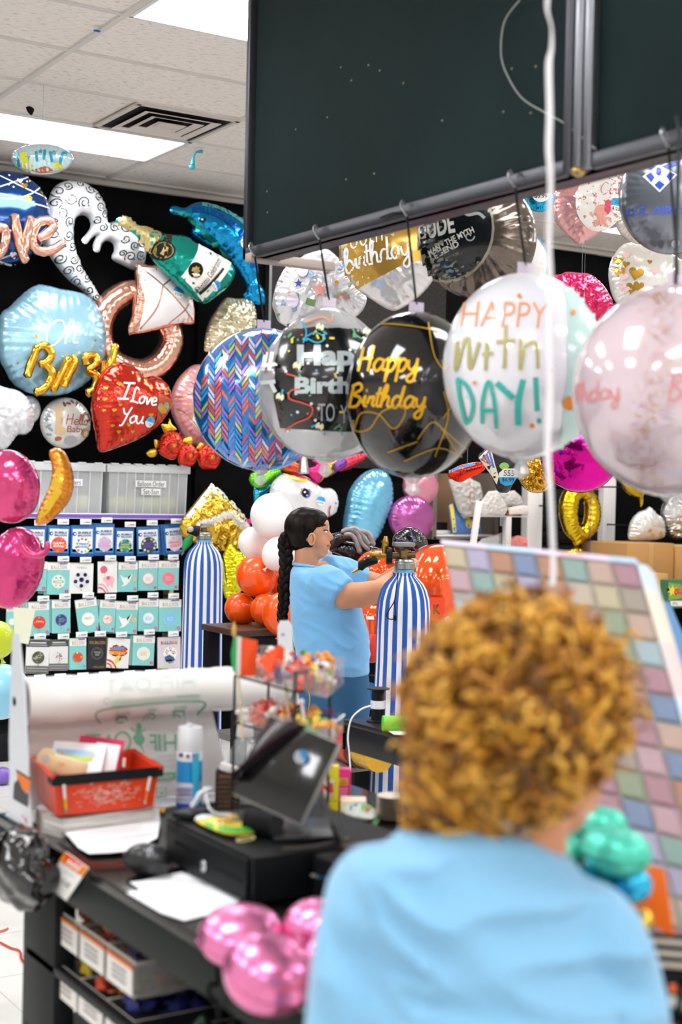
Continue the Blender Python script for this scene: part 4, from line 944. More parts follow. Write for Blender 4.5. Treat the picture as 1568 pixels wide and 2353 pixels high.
# the floating star orb by the light
pr = [(sum([star(x, y, 7) for x, y in Z1([(180, 935), (255, 900), (330, 905), (390, 900), (120, 950)])], []), M('#3aa0c8', .3, .4)), ([Z1([(135, 905), (175, 905), (185, 960), (205, 985), (170, 1005), (140, 985)])], M('#e2d92a', .35)), (strokes([Z1([(230, 900), (235, 960)]), Z1([(280, 890), (275, 950)]), Z1([(310, 900), (320, 960)]), Z1([(110, 900), (120, 980)]), Z1([(380, 900), (360, 970)])], 6), M('#2fa0c0', .3, .4)), ([Z1([(190, 1000), (290, 985), (320, 1000), (250, 1018)])], M('#d96a1e', .35)), (ell(*Z1([(350, 975)])[0], 9, 6), M('#e2d92a', .35))]
foil('foil_balloon', 'turquoise and white star print foil balloon floating against the ceiling light', 'balloon', cpts(97, 366, 72, 35, n=22), facing(97, 366, 7.2), printm('#cfe8ee', .18, .5), .85, pr, pucker=.25)

# ================================================================== balloons seen below the sign
def ffoil(label, pts, Z, mat, k=.45, prints=(), st=None, yaw=0, name='foil_balloon', **kw):
    xs = [p[0] for p in pts]; ys = [p[1] for p in pts]; fr = facing((min(xs)+max(xs))/2, (min(ys)+max(ys))/2, Z, yaw)
    F = Foil(pts, fr, k, **kw); g = F.mesh(mat)
    for L, (polys, m) in enumerate(prints): stamp(g, polys, m, F.surf, 12, L, F.clip)
    if st:
        for a_ in st: sticker(g, F.surf, *a_[:4], **(a_[4] if len(a_) > 4 else {}))
    o = tag(g.build(name, None, 60), label, 'balloon'); hangstring(o); return o, F
slv = M('#dcdade', .2, .45, bump=.3, bs=9, coat=.4)
pr = [(star(*Z4([(412, 772)])[0], 10), M('#27408c')), (star(*Z4([(548, 815)])[0], 21), M('#e39a8e')), (ell(*Z4([(490, 715)])[0], 8)+ell(*Z4([(678, 668)])[0], 6)+ell(*Z4([(385, 938)])[0], 6)+star(*Z4([(312, 895)])[0], 9), M('#86a3c4')),
      (ell(*Z4([(592, 688)])[0], 7)+ell(*Z4([(400, 848)])[0], 6)+star(*Z4([(740, 775)])[0], 7)+rct(*Z4([(490, 895)])[0], 22, 15, .3)+ell(*Z4([(278, 965)])[0], 4), M('#6f8f5a')), (ell(*Z4([(656, 768)])[0], 5)+ell(*Z4([(350, 830)])[0], 3), M('#e0962e')), (stroke([(540+(690+32*math.cos(t))/2.8, 380+(875+32*math.sin(t))/2.8) for t in [PI+.1+PI*k/8*.95 for k in range(9)]], 6), M('#d98a6a')), (stroke([(540+(690+48*math.cos(t))/2.8, 380+(875+48*math.sin(t))/2.8) for t in [PI+.1+PI*k/8*.95 for k in range(9)]], 4), M('#7fa08a')), (ell(*Z4([(440, 690)])[0], 12, 15)+ell(*Z4([(375, 880)])[0], 14, 17), M('#ddd2e6'))]
ffoil('half inflated silver foil balloon with stars and dots, under the sign corner', Z4([(240, 890), (268, 760), (330, 650), (400, 610), (460, 565), (530, 522), (610, 545), (690, 620), (740, 690), (800, 760), (850, 860), (800, 960), (650, 1040), (420, 1060), (290, 1015), (258, 950)]), 6.3, slv, .4, pr, pucker=.4, crumple=.12, smooth=3)
pr = [([Z4([(640, 380), (1300, 300), (1300, 600), (1220, 620), (1080, 655), (900, 745), (790, 800), (640, 700)])], M('#c0953f', .25, .55)), (cursive('birthday', Z4([(715, 700)])[0], Z4([(1130, 590)])[0], 27, 5), wp), (text('60th', *Z4([(840, 470)])[0], 78, 42, -.25, shear=.3, bold=-.01), wp)]
ffoil('gold and white foil balloon reading 60th birthday in white script', Z4([(672, 470), (760, 400), (900, 350), (1080, 320), (1230, 380), (1285, 520), (1300, 650), (1270, 750), (1180, 850), (1060, 928), (990, 930), (890, 870), (790, 800), (715, 700), (680, 590)]), 6.0, M('#d8d4d4', .2, .5, bump=.4, bs=10), .35, pr, pucker=.2, crumple=.1, smooth=3)
o = (1047, 545)
pr = [(ell(1035, 535, 112, 120, -.2), M('#97917a', .3, .4)), (ell(1033, 533, 109, 117, -.2), M('#0c0e11', .25, coat=.5)), (text('DUDE', *Z4([(1320, 430)])[0], 92, 44, -.16, bold=.03), M('#cfccc2')), (text('MAN • THE MYTH', *Z4([(1420, 520)])[0], 118, 14, -.42, bold=.02), M('#cfccc2')), (text('LEGEND', *Z4([(1380, 580)])[0], 74, 14, -.42, bold=.02), M('#cfccc2')),
      (stroke(Z4([(1440, 330), (1500, 340), (1540, 360), (1600, 350), (1640, 380)]), 7)+swirl(*Z4([(1545, 495)])[0], 12, 3, 1), M('#9a9a9a')), (text('EST VINTAGE', *Z4([(1410, 620)])[0], 50, 5, -.3), M('#8a8a80'))]
ffoil('round black and pewter foil balloon reading DUDE THE MYTH LEGEND, under the sign', cpts(1098, 545, 136, 142, n=26), 5.2, M('#6d625a', .2, .8, bump=.3, bs=12), .55, pr, yaw=-.25, pucker=.3, per=.05)
ffoil('white foil balloon with blue rim, partly behind the pewter round one', cpts(1212, 605, 48, 68), 5.6, printm('#e6e7ea'), .5, [(ell(1212, 605, 44, 62)+[], M('#e9e5e0', .4)), (stroke(cpts(1212, 605, 46, 66, n=30), 4, 2, closed=True), M('#4aa3d8'))])
ffoil('bright blue foil balloon mostly behind the ribbon with a price sticker', cpts(1240, 455, 36, 32), 5.9, foilm('#1f9fd0'), .5, [], st=[(1241, 446, 22, 0, dict(up='#2a9be0', b='$3.99', a='555'))])
pr = [(ell(*Z5([(1040, 230)])[0], 58, 72, .25), M('#f0ebe4', .35, coat=.4)), (cursive('Girl', Z5([(1030, 205)])[0], Z5([(1170, 195)])[0], 14, 2.4)+cursive('Little', Z5([(985, 85)])[0], Z5([(1130, 70)])[0], 12, 2.2), M('#d98a8a')), (sum([ell(x, y, 1.6, n=8) for x, y in Z5([(910, 230), (950, 260), (988, 152), (1003, 262), (950, 185), (900, 300), (930, 340), (985, 200)])], []), M('#b5986a')),
      (ell(*Z5([(1040, 310)])[0], 15, 16)+ell(*Z5([(1035, 350)])[0], 17, 14)+rct(*Z5([(1018, 385)])[0], 8, 8)+rct(*Z5([(1075, 385)])[0], 8, 8)+stroke(Z5([(1020, 320), (985, 335), (970, 315)]), 6), M('#e8a08e')), (ell(*Z5([(1082, 280)])[0], 8, 17, .1), M('#e0506a'))]
ffoil('dusty pink foil balloon with baby Girl lettering and little elephant', Z5([(750, 190), (780, 120), (870, 70), (960, 30), (1080, 5), (1165, 20), (1190, 130), (1192, 250), (1150, 365), (1040, 432), (960, 480), (915, 502), (880, 480), (800, 405), (752, 320)]), 6.2, printm('#d99c9c', .2, .5), .42, pr, st=[Z5([(1145, 270)])[0]+(18, .1)], pucker=.4, crumple=.12, smooth=3)
bl = M('#2149b8', .35)
def Zs(p): return Z5(p)
pr = [([Zs([(1280, 0), (1375, 30), (1385, 10), (1300, -30)]), Zs([(1400, 30), (1500, 0), (1480, -30), (1390, 10)]), Zs([(1290, 98), (1388, 205), (1500, 95), (1388, 28)])], M('#e6e8ee', .3)), ([Zs([(1308, 95), (1340, 75), (1360, 110), (1340, 140)]), Zs([(1430, 105), (1455, 75), (1485, 95), (1450, 135)]), Zs([(1388, 130), (1420, 158), (1390, 190), (1358, 158)]), Zs([(1285, 5), (1370, 40), (1345, 60), (1300, 30)]), Zs([(1405, 40), (1535, -10), (1520, 20), (1440, 60)])]+ell(*Zs([(1387, 72)])[0], 6, 10), bl), (text('U.S. AIR FORCE', *Zs([(1468, 318)])[0], 194, 19, .03, bold=.03), M('#4a63c8', .35)), (ell(*Zs([(1505, 512)])[0], 10, 8), M('#b9b5c0', .3))]
ffoil('grey foil balloon reading U.S. AIR FORCE with blue wing emblem', cpts(1540, 455, 118, 130, n=26), 5.0, M('#7f838c', .25, .6, coat=.3), .5, pr, pucker=.15)
pr = [(sum([heart(x, y, r, .2) for (x, y), r in zip(Z5([(1255, 700), (1150, 610), (1155, 685), (1195, 640), (1340, 628), (1230, 790), (1270, 780)]), (17, 11, 13, 8, 6, 14, 12))], []), M('#b48a2a', .3, .5)), (sum([heart(x, y, 10, .1) for x, y in Z5([(1180, 720), (1170, 780), (1200, 580), (1370, 690), (1480, 720), (1190, 800)])], []), M('#e6c4c0', .4))]
ffoil('white heart foil balloon with small gold and pink hearts, right side', Z5([(1100, 700), (1120, 600), (1180, 512), (1250, 487), (1340, 500), (1400, 530), (1440, 515), (1510, 560), (1600, 640), (1620, 760), (1560, 880), (1350, 920), (1200, 900), (1130, 840)]), 6.8, printm('#e8e4de', .2, .4), .5, pr, pucker=.3)
ffoil('pale foil balloon with gold specks behind the grey AIR FORCE one', cpts(1475, 500, 62, 62), 6.5, printm('#cfc4b8', .2, .5), .5, [(sum([star(x, y, 5, 6) for x, y in Z5([(1290, 425), (1340, 480), (1200, 350), (1360, 490)])], []), goldp)])
pr = [(sum([ell(x, y, 3, n=10) for x, y in Z5([(945, 765), (980, 830), (925, 795), (1060, 840), (960, 715), (1000, 740), (1050, 790), (1085, 850)])], []), M('#e9d6dc'))]
ffoil('crumpled hot pink foil balloon with white dots, below the hearts balloon', Z5([(720, 720), (800, 690), (840, 675), (920, 682), (980, 688), (1040, 730), (1090, 790), (1132, 880), (1110, 960), (1000, 1020), (860, 1000), (760, 900)]), 7.5, M('#d12a60', .2, .6, bump=.3, bs=9), .5, pr, pucker=.5, crumple=.3)
# the row of big bubble balloons on hooks
def orb(px, py, rx, ry, label, mat, prints, y=None, cone=0, clear=None, hx=None, hy=None):
    c = onx(px, py, PX+.03); Z = (c-CAM).dot(FW); c = at(px, py, Z); a_, b_ = rx/FPX*Z, ry/FPX*Z
    t = thing('bubble_balloon', label, 'balloon', c-V(0, 0, b_), 'big bubble balloons hung under the sign')
    g = G()
    prof = []
    for k in range(33):
        th = PI*k/32; r = a_*math.sin(th); z = -b_*math.cos(th)
        if cone and th > PI*.68: z += (th-PI*.68)/(PI*.32)*cone*b_; r *= 1-.15*(th-PI*.68)/(PI*.32)
        prof.append((max(r, .002), z))
    rn = random.Random(px)
    g.lathe(prof, c, mat, 56, fn=lambda w, t_: 1+.012*math.sin(w*14)*(1 if (t_ < .15 or t_ > .82) else .15))
    def fn(x, y_, e):
        d = ray(x, y_); o_ = CAM-c; A, B = a_+e, b_+e
        D = V(d.x/A, d.y/A, d.z/B); O = V(o_.x/A, o_.y/A, o_.z/B); qa, qb, qc = D.dot(D), 2*O.dot(D), O.dot(O)-1
        dis = qb*qb-4*qa*qc; tt = (-qb-math.sqrt(max(dis, 0)))/(2*qa); return CAM+d*tt
    def clipo(x, y_):
        d = ray(x, y_); o_ = CAM-c; D = V(d.x/a_, d.y/a_, d.z/b_); O = V(o_.x/a_, o_.y/a_, o_.z/b_); return (2*O.dot(D))**2-4*D.dot(D)*(O.dot(O)-1) > 0
    for L, (polys, m) in enumerate(prints): stamp(g, polys, m, fn, 12, L, lambda x, y: clipo(x, y))
    bso = g.build('balloon_skin', t, 60)
    cl = M('#f4f4f6', .12, alpha=.5, coat=.5)
    if clear:
        g = G(); g.lathe([(max(.002, a_*1.06*math.sin(PI*k/24)), -b_*1.05*math.cos(PI*k/24)) for k in range(25)], c, clear, 48); g.build('clear_outer_skin', t, 60)
    g = G(); g.lathe([(.004, -.05), (.02, -.035), (.012, -.012), (.035, .01)], c-V(0, 0, b_+.0), cl, 14, fn=lambda w, t_: 1+.2*math.sin(5*w)); g.build('tied_neck', bso)
    top = c+V(0, 0, b_*(1+cone)); hk = V(PX-.006, c.y, zb+.02)
    g = G(); g.box(top+V(0, 0, .012), (.05, .004, .03), M('#e6d8ea', .3, alpha=.6)); g.build('plastic_tab', t)
    th = thing('hook_cord', 'cord and hook of the '+' '.join(label.split(',')[0].split()[:10]), 'hook', top, 'hook cords under the sign')
    g = G(); g.tube([top+V(0, 0, .02), hk+V(-.004, 0, -.02)], .0035, M('#16181a', .5), 6); g.build('cord', th)
    g = G(); g.tube(catmull([hk+V(-.004, 0, -.02), hk+V(-.018, 0, -.005), hk+V(-.024, .004, .012), hk+V(-.014, .008, .025), hk+V(-.008, .008, .012)], 4), .0035, M('#a9abb0', .3, .8), 6); g.build('hook', th)
    return t, fn
# herringbone
hb = []; cols = ['#e87a4c', '#d8505a', '#ccd45a', '#b48ad8', '#dfe6fa', '#49a8e8', '#9a7ad8', '#3f8ae0']
byc = {c: [] for c in cols}; pur = []; rn = random.Random(2)
for ci in range(10):
    x0 = 455+ci*31
    for r_ in range(26):
        y0 = 760+r_*13.5+(ci % 2)*6
        for sd in (0, 1):
            x_ = x0+sd*15.5; a_ = 1.1 if sd == 0 else -1.1; k_ = 7
            if ((x_-603)/158)**2+((y0-918)/160)**2 < .93:
                q = [(x_-k_, y0-4.6-k_*math.tan(a_)*.75), (x_+k_, y0-4.6+k_*math.tan(a_)*.75), (x_+k_, y0+4.6+k_*math.tan(a_)*.75), (x_-k_, y0+4.6-k_*math.tan(a_)*.75)]
                if rn.random() < .88: byc[rn.choice(cols)].append(q)
                if rn.random() < .4: pur.append([(x*1.0, y) for x, y in q])
orb(603, 918, 160, 164, 'blue herringbone print bubble balloon, leftmost in the hanging row', M('#1c78c8', .1, .55, coat=.8), [(stroke([(455+sx, 760), (455+sx, 1080)], 1.5), M('#8a5ad0', .3, .3)) for sx in ()]+[(v_, M(c_, .2, .45, coat=.4)) for c_, v_ in byc.items()], clear=None)
# confetti Happy Birthday
rn = random.Random(4)
conf = {'#e0603a': [], '#58b070': [], '#e6e6e6': [], '#38a8d0': [], '#e6cf4a': []}
for k in range(70):
    x_, y_ = rn.uniform(640, 900), rn.uniform(755, 1000); c_ = rn.choice(list(conf)); conf[c_] += rct(x_, y_, rn.choice((4, 12)), 5, rn.uniform(0, 3)) if c_ != '#e6e6e6' else ell(x_, y_, 3.5, n=10)
blkpatch = [Z4([(345, 995), (600, 1020), (900, 1045), (1100, 1060), (1100, 1700), (700, 1715), (420, 1700), (290, 1690), (250, 1500), (260, 1250), (300, 1080)])]
holo = M('#c9d6da', .2, .5, coat=.4)
pr = [(blkpatch, M('#0d0e10', .2, coat=.6))]+[(v_, M(c_, .3)) for c_, v_ in conf.items()]+[
 (text('Happy', *Z4([(700, 1240)])[0], 215, 62, 0, bold=.05), holo), (text('Birthday', *Z4([(700, 1430)])[0], 225, 50, 0, bold=.05), holo), (text('TO', *Z4([(590, 1590)])[0], 38, 42), M('#a9adb2')), (text('YOU', *Z4([(760, 1600)])[0], 58, 42), M('#a9adb2')),
 (strokes([Z4([(430, 1000), (460, 1070), (440, 1140)]), Z4([(460, 1100), (520, 1075), (580, 1110), (530, 1140), (460, 1110)])], 3.2), M('#2aa6c8')), (strokes([Z4([(330, 1340), (400, 1360)]), Z4([(420, 1440), (360, 1450), (350, 1500), (440, 1530), (500, 1560), (480, 1620), (390, 1660), (320, 1710)])], 3.5), M('#d8583c')), (strokes([Z4([(760, 1040), (780, 1090), (830, 1120)]), Z4([(640, 1700), (660, 1680), (690, 1690), (670, 1720)])], 3), M('#4a9a6a')),
 (strokes([Z4([(450, 1010), (560, 975), (620, 1000), (640, 950), (760, 945)]), Z4([(610, 930), (660, 950), (690, 930)])], 3.5), M('#e8915a')), (sum([star(x, y, 10, 9, .3) for x, y in Z4([(400, 1290), (290, 1490), (545, 1680), (850, 1070), (548, 1040)])], []), M('#e8e6c0')), (strokes([Z4([(160, 1290), (250, 1280), (260, 1290)]), Z4([(165, 1400), (260, 1390)]), Z4([(200, 1200), (180, 1320)]), Z4([(240, 1200), (220, 1320)]), Z4([(225, 1390), (260, 1460)])], 9), M('#dfe2e4', .3, .4))]
orb(752, 892, 160, 168, 'clear bubble balloon with black confetti panel reading Happy Birthday TO YOU', M('#dcdcde', .12, .35, coat=.7, alpha=.62), pr, cone=.12)
# black and gold
gy = M('#e0aa1e', .3, .45)
pr = [(cursive('Happy', (822, 853), (962, 852), 28, 6.5, .35)+cursive('Birthday', (800, 935), (978, 938), 26, 6.5, .35), gy), (stroke([(815, 985), (830, 950), (870, 952), (905, 985), (930, 955), (925, 935), (880, 945), (850, 985), (818, 990), (812, 965)], 3.5), M('#a98222', .3, .4)),
      (strokes([[(800, 770), (860, 745), (940, 748), (1010, 760)], [(985, 740), (1000, 820), (1040, 880), (1050, 960)], [(1020, 900), (1030, 960), (1000, 1050)], [(960, 1010), (1000, 970), (1050, 1040)], [(1000, 970), (1090, 1050)], [(1020, 960), (1060, 900), (1085, 850)], [(930, 1060), (1010, 1030), (1080, 1060)], [(890, 1040), (960, 1015)]], 3), M('#b8902a', .3, .4))]
orb(953, 908, 158, 192, 'black bubble balloon reading Happy Birthday in gold script', M('#0c0d0f', .1, .1, coat=.8), pr)
# white and mint
org = M('#e8935c', .4); tq = M('#37b3a8', .4); ol = M('#b3aa6e', .4, .2)
rn = random.Random(8)
pr = [([[(1272, 620), (1290, 640), (1305, 700), (1305, 850), (1290, 1000), (1272, 1055), (1380, 1050), (1400, 820), (1380, 640)]], M('#b9d8d4', .2, .1, coat=.5)),
 (text('HAPPY', 1160, 722, 196, 58, .02, bold=-.015, skew=-.1), org), (strokes([Z5([(140, 1110), (130, 1300), (180, 1130), (200, 1100), (215, 1120), (220, 1290), (280, 1120)]), Z5([(330, 1120), (320, 1300)]), Z5([(300, 1200), (370, 1190)]), Z5([(450, 1010), (440, 1290)]), Z5([(390, 1120), (510, 1110)]), Z5([(545, 1090), (540, 1300), (570, 1160), (640, 1130), (655, 1290)])], 8), ol),
 (strokes([Z5([(140, 1360), (160, 1500), (200, 1640), (240, 1520), (200, 1400), (135, 1350)])], 9)+strokes([Z5([(300, 1640), (300, 1500), (340, 1370), (375, 1500), (390, 1670)]), Z5([(285, 1560), (385, 1555)])], 9)+strokes([Z5([(390, 1380), (500, 1480)]), Z5([(560, 1360), (530, 1500), (530, 1650)])], 14)+strokes([Z5([(640, 1345), (650, 1560)])], 12)+ell(*Z5([(662, 1622)])[0], 6), tq),
 (sum([ell(x, y, r, n=12) for (x, y), r in zip(Z5([(535, 825), (880, 930), (735, 1300), (617, 1652), (855, 1510), (90, 1280), (145, 1580)]), (5, 6, 6, 6, 16, 2, 2))], [])+rct(*Z5([(250, 1380)])[0], 12, 3)+rct(*Z5([(250, 1380)])[0], 3, 12), M('#e58a2e')), (sum([ell(rn.uniform(1040, 1290), rn.uniform(680, 1010), 2.2, n=8) for k in range(22)], []), M('#9fc9d8'))]
orb(1203, 842, 186, 214, 'white and mint bubble balloon reading HAPPY birthDAY! in mixed colours', M('#e9e9f0', .12, .12, coat=.9), pr)
# pink
rn = random.Random(9); sp1 = []; sp2 = []
for k in range(420):
    y_ = rn.uniform(670, 1120); x_ = 1500+18*math.sin((y_-650)/80)+rn.gauss(0, 20); (sp1 if k % 2 else sp2).append(rct(x_, y_, 3.4, 3.4, rn.uniform(0, 3))[0])
pp = M('#e0918e', .4)
pr = [(cursive('thday', (1320, 925), (1425, 915), 24, 4.2, .2)+cursive('Birth', (1535, 920), (1640, 925), 30, 5, .2), pp), (sp1, M('#d8b25a', .3, .4)), (sp2, M('#cf9aa8', .3, .3))]
orb(1553, 898, 235, 246, 'pale pink bubble balloon with gold speckled band, rightmost in the row', M('#dcc9d2', .1, .15, coat=.9), pr)
# second cord at the very right
g = G(); c = onx(1562, 300, PX-.02); g.tube([V(PX-.02, c.y, zb-.35), V(PX-.02, c.y, zb+.02), V(PX-.03, c.y, zb+.06)], .005, M('#3a3c40', .4, .5), 6); tag(g.build('hook_cord'), 'dark cord and hook at the right edge below the sign', 'hook')

# ================================================================== foil balloons lower on the right
pr = []
ffoil('magenta round foil balloon below the mint and pink bubble balloons', cpts(*Z7([(942, 225)])[0], 92, 88, n=26), 6.8, foilm('#c8108c', .1, .1), .62, [], pucker=.12)
ffoil('crumpled gold foil balloon beside the dotted cone balloon', cpts(*Z7([(680, 345)])[0], 44, 44, n=14), 7.6, M('#cda640', .2, .9, bump=.9, bs=10), .6, [], pucker=.6, crumple=.5)
ffoil('red and orange foil balloon edge below the black and gold bubble', Z7([(130, 350), (180, 300), (300, 270), (372, 280), (340, 335), (260, 372), (200, 396)]), 7.4, foilm('#d8321c'), .6, [(stroke(Z7([(130, 330), (230, 300), (300, 280)]), 6), M('#3a8fd0'))])
pr = [([Z7([(320, 245), (390, 175), (415, 280), (440, 360), (430, 410), (395, 350)])], M('#e9e2c8')), (strokes([Z7([(335, 250), (350, 275)]), Z7([(350, 235), (375, 280)]), Z7([(365, 220), (395, 300)]), Z7([(380, 200), (410, 310)])], 4.5), M('#5a6fc0')), (strokes([Z7([(342, 243), (362, 278)]), Z7([(358, 228), (385, 290)])], 3), M('#e0803a')), (ell(*Z7([(472, 297)])[0], 11, 8), M('#8fc25a')), (ell(*Z7([(580, 270)])[0], 9, 7), M('#7fc8dc')),
      ([Z7([(440, 340), (470, 312), (540, 312), (565, 340), (560, 366), (440, 366)])], M('#f1ece8')), ([Z7([(440, 364), (560, 364), (520, 412), (480, 418), (450, 400)])], M('#2fa3dc')), (text('S55', *Z7([(502, 340)])[0], 25, 13, .05), M('#444')), (text('$6.99', *Z7([(497, 382)])[0], 28, 10, .05), M('#17304a'))]
ffoil('black cone shaped party balloon with dots and a price sticker S55 $6.99', Z7([(315, 245), (350, 200), (395, 160), (500, 170), (625, 250), (570, 345), (530, 410), (505, 455), (475, 462), (440, 452), (420, 410), (380, 320)]), 7.0, M('#16181c', .3, coat=.4), .4, pr, smooth=2)
hole = [Z7([(935, 500), (965, 515), (972, 580), (960, 640), (930, 665), (915, 600), (920, 530)])]
o0, F0 = wfoil('foil_balloon', 'gold number 0 foil balloon hanging on the slatted wall', Z7([(930, 405), (1000, 430), (1050, 510), (1058, 610), (1030, 700), (960, 760), (925, 790), (915, 795), (900, 765), (850, 700), (822, 600), (825, 500), (865, 420)]), .45, M('#d6b424', .14, .95, bump=.3), .7, holes=hole, pucker=.35, N=70)
wfoil('foil_balloon', 'round top of a second gold foil number below the 0', cpts(*Z7([(920, 870)])[0], 31, 29), .45, M('#d6b424', .14, .95, bump=.3), .6)
wfoil('foil_balloon', 'small yellow gold foil balloon with a limp tail', Z7([(1200, 380), (1260, 360), (1330, 400), (1345, 440), (1325, 480), (1328, 520), (1315, 548), (1305, 500), (1260, 480), (1215, 440)]), .5, M('#d0b21e', .15, .9, bump=.4), .6)
pr = [(sum([star(x, y, 6, 6, .6) for x, y in Z7([(1350, 720), (1400, 705), (1330, 690), (1420, 725)])], []), M('#c9962c')), (cursive('baby', Z7([(1340, 670)])[0], Z7([(1440, 660)])[0], 7, 1.5), M('#c9b48a'))]
wfoil('foil_balloon', 'white pleated egg shaped foil balloon standing on the cardboard box', Z7([(1370, 545), (1400, 580), (1445, 620), (1458, 690), (1450, 735), (1350, 757), (1250, 752), (1243, 690), (1262, 625), (1300, 580), (1345, 562)]), .55, M('#dedbd8', .2, .4, bump=.4), .55, pr, pucker=.6)
wfoil('foil_balloon', 'round silver foil balloon at right edge above the cardboard box', cpts(*Z7([(1540, 605)])[0], 37, 57), .5, M('#c9c5c0', .12, .9, bump=.8, bs=12), .6, [], pucker=.5, crumple=.3)
g = G(); c0 = F0.fr; pts = [ony(x, y, WALLY-.6) for x, y in Z7([(1012, 440), (1008, 600), (1006, 700), (1004, 860)])]; g.tube(pts, .0025, M('#2a44a0'), 6); tag(g.build('balloon_ribbon'), 'thin blue ribbon hanging beside the gold number 0', 'ribbon')

# posts, slatted wall and case on the right of the back wall
def wallbox(name, P0, P1, d0, d1, mat, bev=0):
    a_, b_ = ony(*P0, WALLY-d1), ony(*P1, WALLY-d1); g = G(); g.box(((a_.x+b_.x)/2, WALLY-(d0+d1)/2, (a_.z+b_.z)/2), (b_.x-a_.x, abs(d1-d0), abs(a_.z-b_.z)), mat, bev); return g
g = wallbox('', Z7([(628, 300)])[0], Z7([(698, 1250)])[0], 0, .1, M('#e6e0dc', .5), .004); struct(g.build('trim_4'))
g = wallbox('', Z7([(1092, 300)])[0], Z7([(1145, 1250)])[0], 0, .1, M('#e6e0dc', .5), .004); struct(g.build('trim_5'))
a_, b_ = ony(*Z7([(690, 300)])[0], WALLY-.03), ony(*Z7([(1095, 1250)])[0], WALLY-.03)
t = thing('slatwall_panel', 'black slatted display wall with orange groove lines between two white posts', 'wall panel', ((a_.x+b_.x)/2, WALLY-.03, b_.z))
g = G(); zz = [ony(*Z7([(890, y)])[0], WALLY-.03).z for y in (350, 435, 518, 603, 689, 773, 856, 940, 1024, 1108, 1190)]
for z0, z1 in zip(zz, zz[1:]): g.box(((a_.x+b_.x)/2, WALLY-.025, (z0+z1)/2), (b_.x-a_.x, .03, abs(z0-z1)-.012), M('#141414', .5), .003)
g.build('slats', t)
g = G()
for z0 in zz: g.box(((a_.x+b_.x)/2, WALLY-.014, z0), (b_.x-a_.x, .02, .011), M('#d08a3a', .3, .6))
g.build('groove_liner', t, label='orange metal groove liners')
# display case / pass-through
cs = thing('display_case', 'dark framed wall case with plastic bags inside', 'display case', ony(*Z7([(240, 745)])[0], WALLY-.3))
fm_ = M('#6b6058', .5)
def fb(x0, y0, x1, y1, d0, d1, mat, name, par, bev=.002, lab=None):
    g = wallbox('', Z7([(x0, y0)])[0], Z7([(x1, y1)])[0], d0, d1, mat, bev); return g.build(name, par, label=lab)
fb(45, 340, 62, 745, .0, .3, fm_, 'frame', cs); fb(425, 340, 442, 745, 0, .3, fm_, 'frame', cs); fb(45, 728, 442, 745, 0, .3, fm_, 'frame', cs); fb(62, 715, 425, 728, 0, .3, M('#d9d6d0', .5), 'shelf_edge', cs)
fb(62, 340, 425, 728, 0, .03, M('#7a5c42', .8), 'back_board', cs); fb(62, 640, 130, 700, .05, .2, M('#17120f', .7), 'dark_box', cs)
fb(62, 690, 150, 712, .05, .25, M('#dfe0e0', .6), 'paper_stack', cs)
gl = thing('glass_shelf', 'pale glass shelf holding plastic bags beside the white post', 'shelf', ony(*Z7([(540, 605)])[0], WALLY-.3))
fb(300, 600, 632, 610, .31, .5, M('#b9b5ae', .3), 'shelf_board', gl); fb(300, 795, 632, 806, .31, .5, M('#b9b5ae', .3), 'shelf_board', gl); fb(494, 606, 520, 800, .45, .5, M('#d0ccc8', .5), 'bracket', gl)
pb = lambda c: M(c, .2, coat=.6, bump=1, bs=25, alpha=.93)
def wobj(label, pts, off, mat, cat='plastic bag', name='plastic_bag', k=.25, prints=(), **kw):
    fr = wallf(sum(p[0] for p in pts)/len(pts), sum(p[1] for p in pts)/len(pts), off); F = Foil(pts, fr, k, smooth=1, pucker=.3, crumple=.5, **kw); g = F.mesh(mat)
    for L, (p_, m_) in enumerate(prints): stamp(g, p_, m_, F.surf, 10, L)
    return tag(g.build(name, None, 50), label, cat)
wobj('clear plastic bag with orange edge hanging in the wall case', Z7([(135, 380), (240, 355), (330, 400), (350, 480), (330, 590), (230, 620), (190, 560)]), .34, pb('#b7b2ac'), prints=[(strokes([Z7([(255, 380), (245, 560)]), Z7([(215, 605), (320, 575)])], 2), M('#c9683a'))])
wobj('blue and yellow picture packet leaning in the wall case', Z7([(135, 530), (170, 520), (250, 620), (330, 630), (340, 710), (160, 715)]), .3, M('#4f78b8', .4), 'packet', 'party_packet', .15, [([Z7([(140, 535), (160, 525), (180, 700), (162, 705)])], M('#e6cf3a')), (ell(*Z7([(255, 645)])[0], 8, 12)+ell(*Z7([(300, 660)])[0], 9, 9), M('#d8b84a'))])
wobj('white plastic bundle wrapped in clear film on the glass shelf', Z7([(330, 520), (380, 450), (440, 445), (480, 510), (500, 560), (480, 600), (340, 605)]), .42, pb('#d0c9c4'))
wobj('roll of clear plastic film on the glass shelf', Z7([(450, 455), (540, 445), (580, 480), (600, 530), (560, 560), (520, 540), (480, 560)]), .36, pb('#c6c1bb'))
wobj('small cream carton on the glass shelf', Z7([(500, 550), (600, 535), (628, 545), (628, 590), (510, 595)]), .42, M('#dccfc4', .6), 'box', 'carton', .2)
wobj('tiny orange bag on the glass shelf', Z7([(492, 585), (520, 580), (528, 598), (500, 604)]), .36, M('#e06a2a', .4), k=.3)
wobj('salmon pink bag on the lower glass shelf', Z7([(495, 740), (560, 720), (615, 735), (622, 795), (500, 797)]), .42, M('#e2837a', .5, bump=.6), k=.4)
wobj('clear bag of small party goods on the lower glass shelf', Z7([(300, 790), (340, 740), (420, 720), (500, 690), (510, 760), (490, 797)]), .42, pb('#b5b0aa'), k=.2)
g = wallbox('', Z7([(455, 610)])[0], Z7([(497, 662)])[0], .2, .205, M('#e9ecf0')); tag(g.build('store_card'), 'small blue and white card under the glass shelf', 'card')
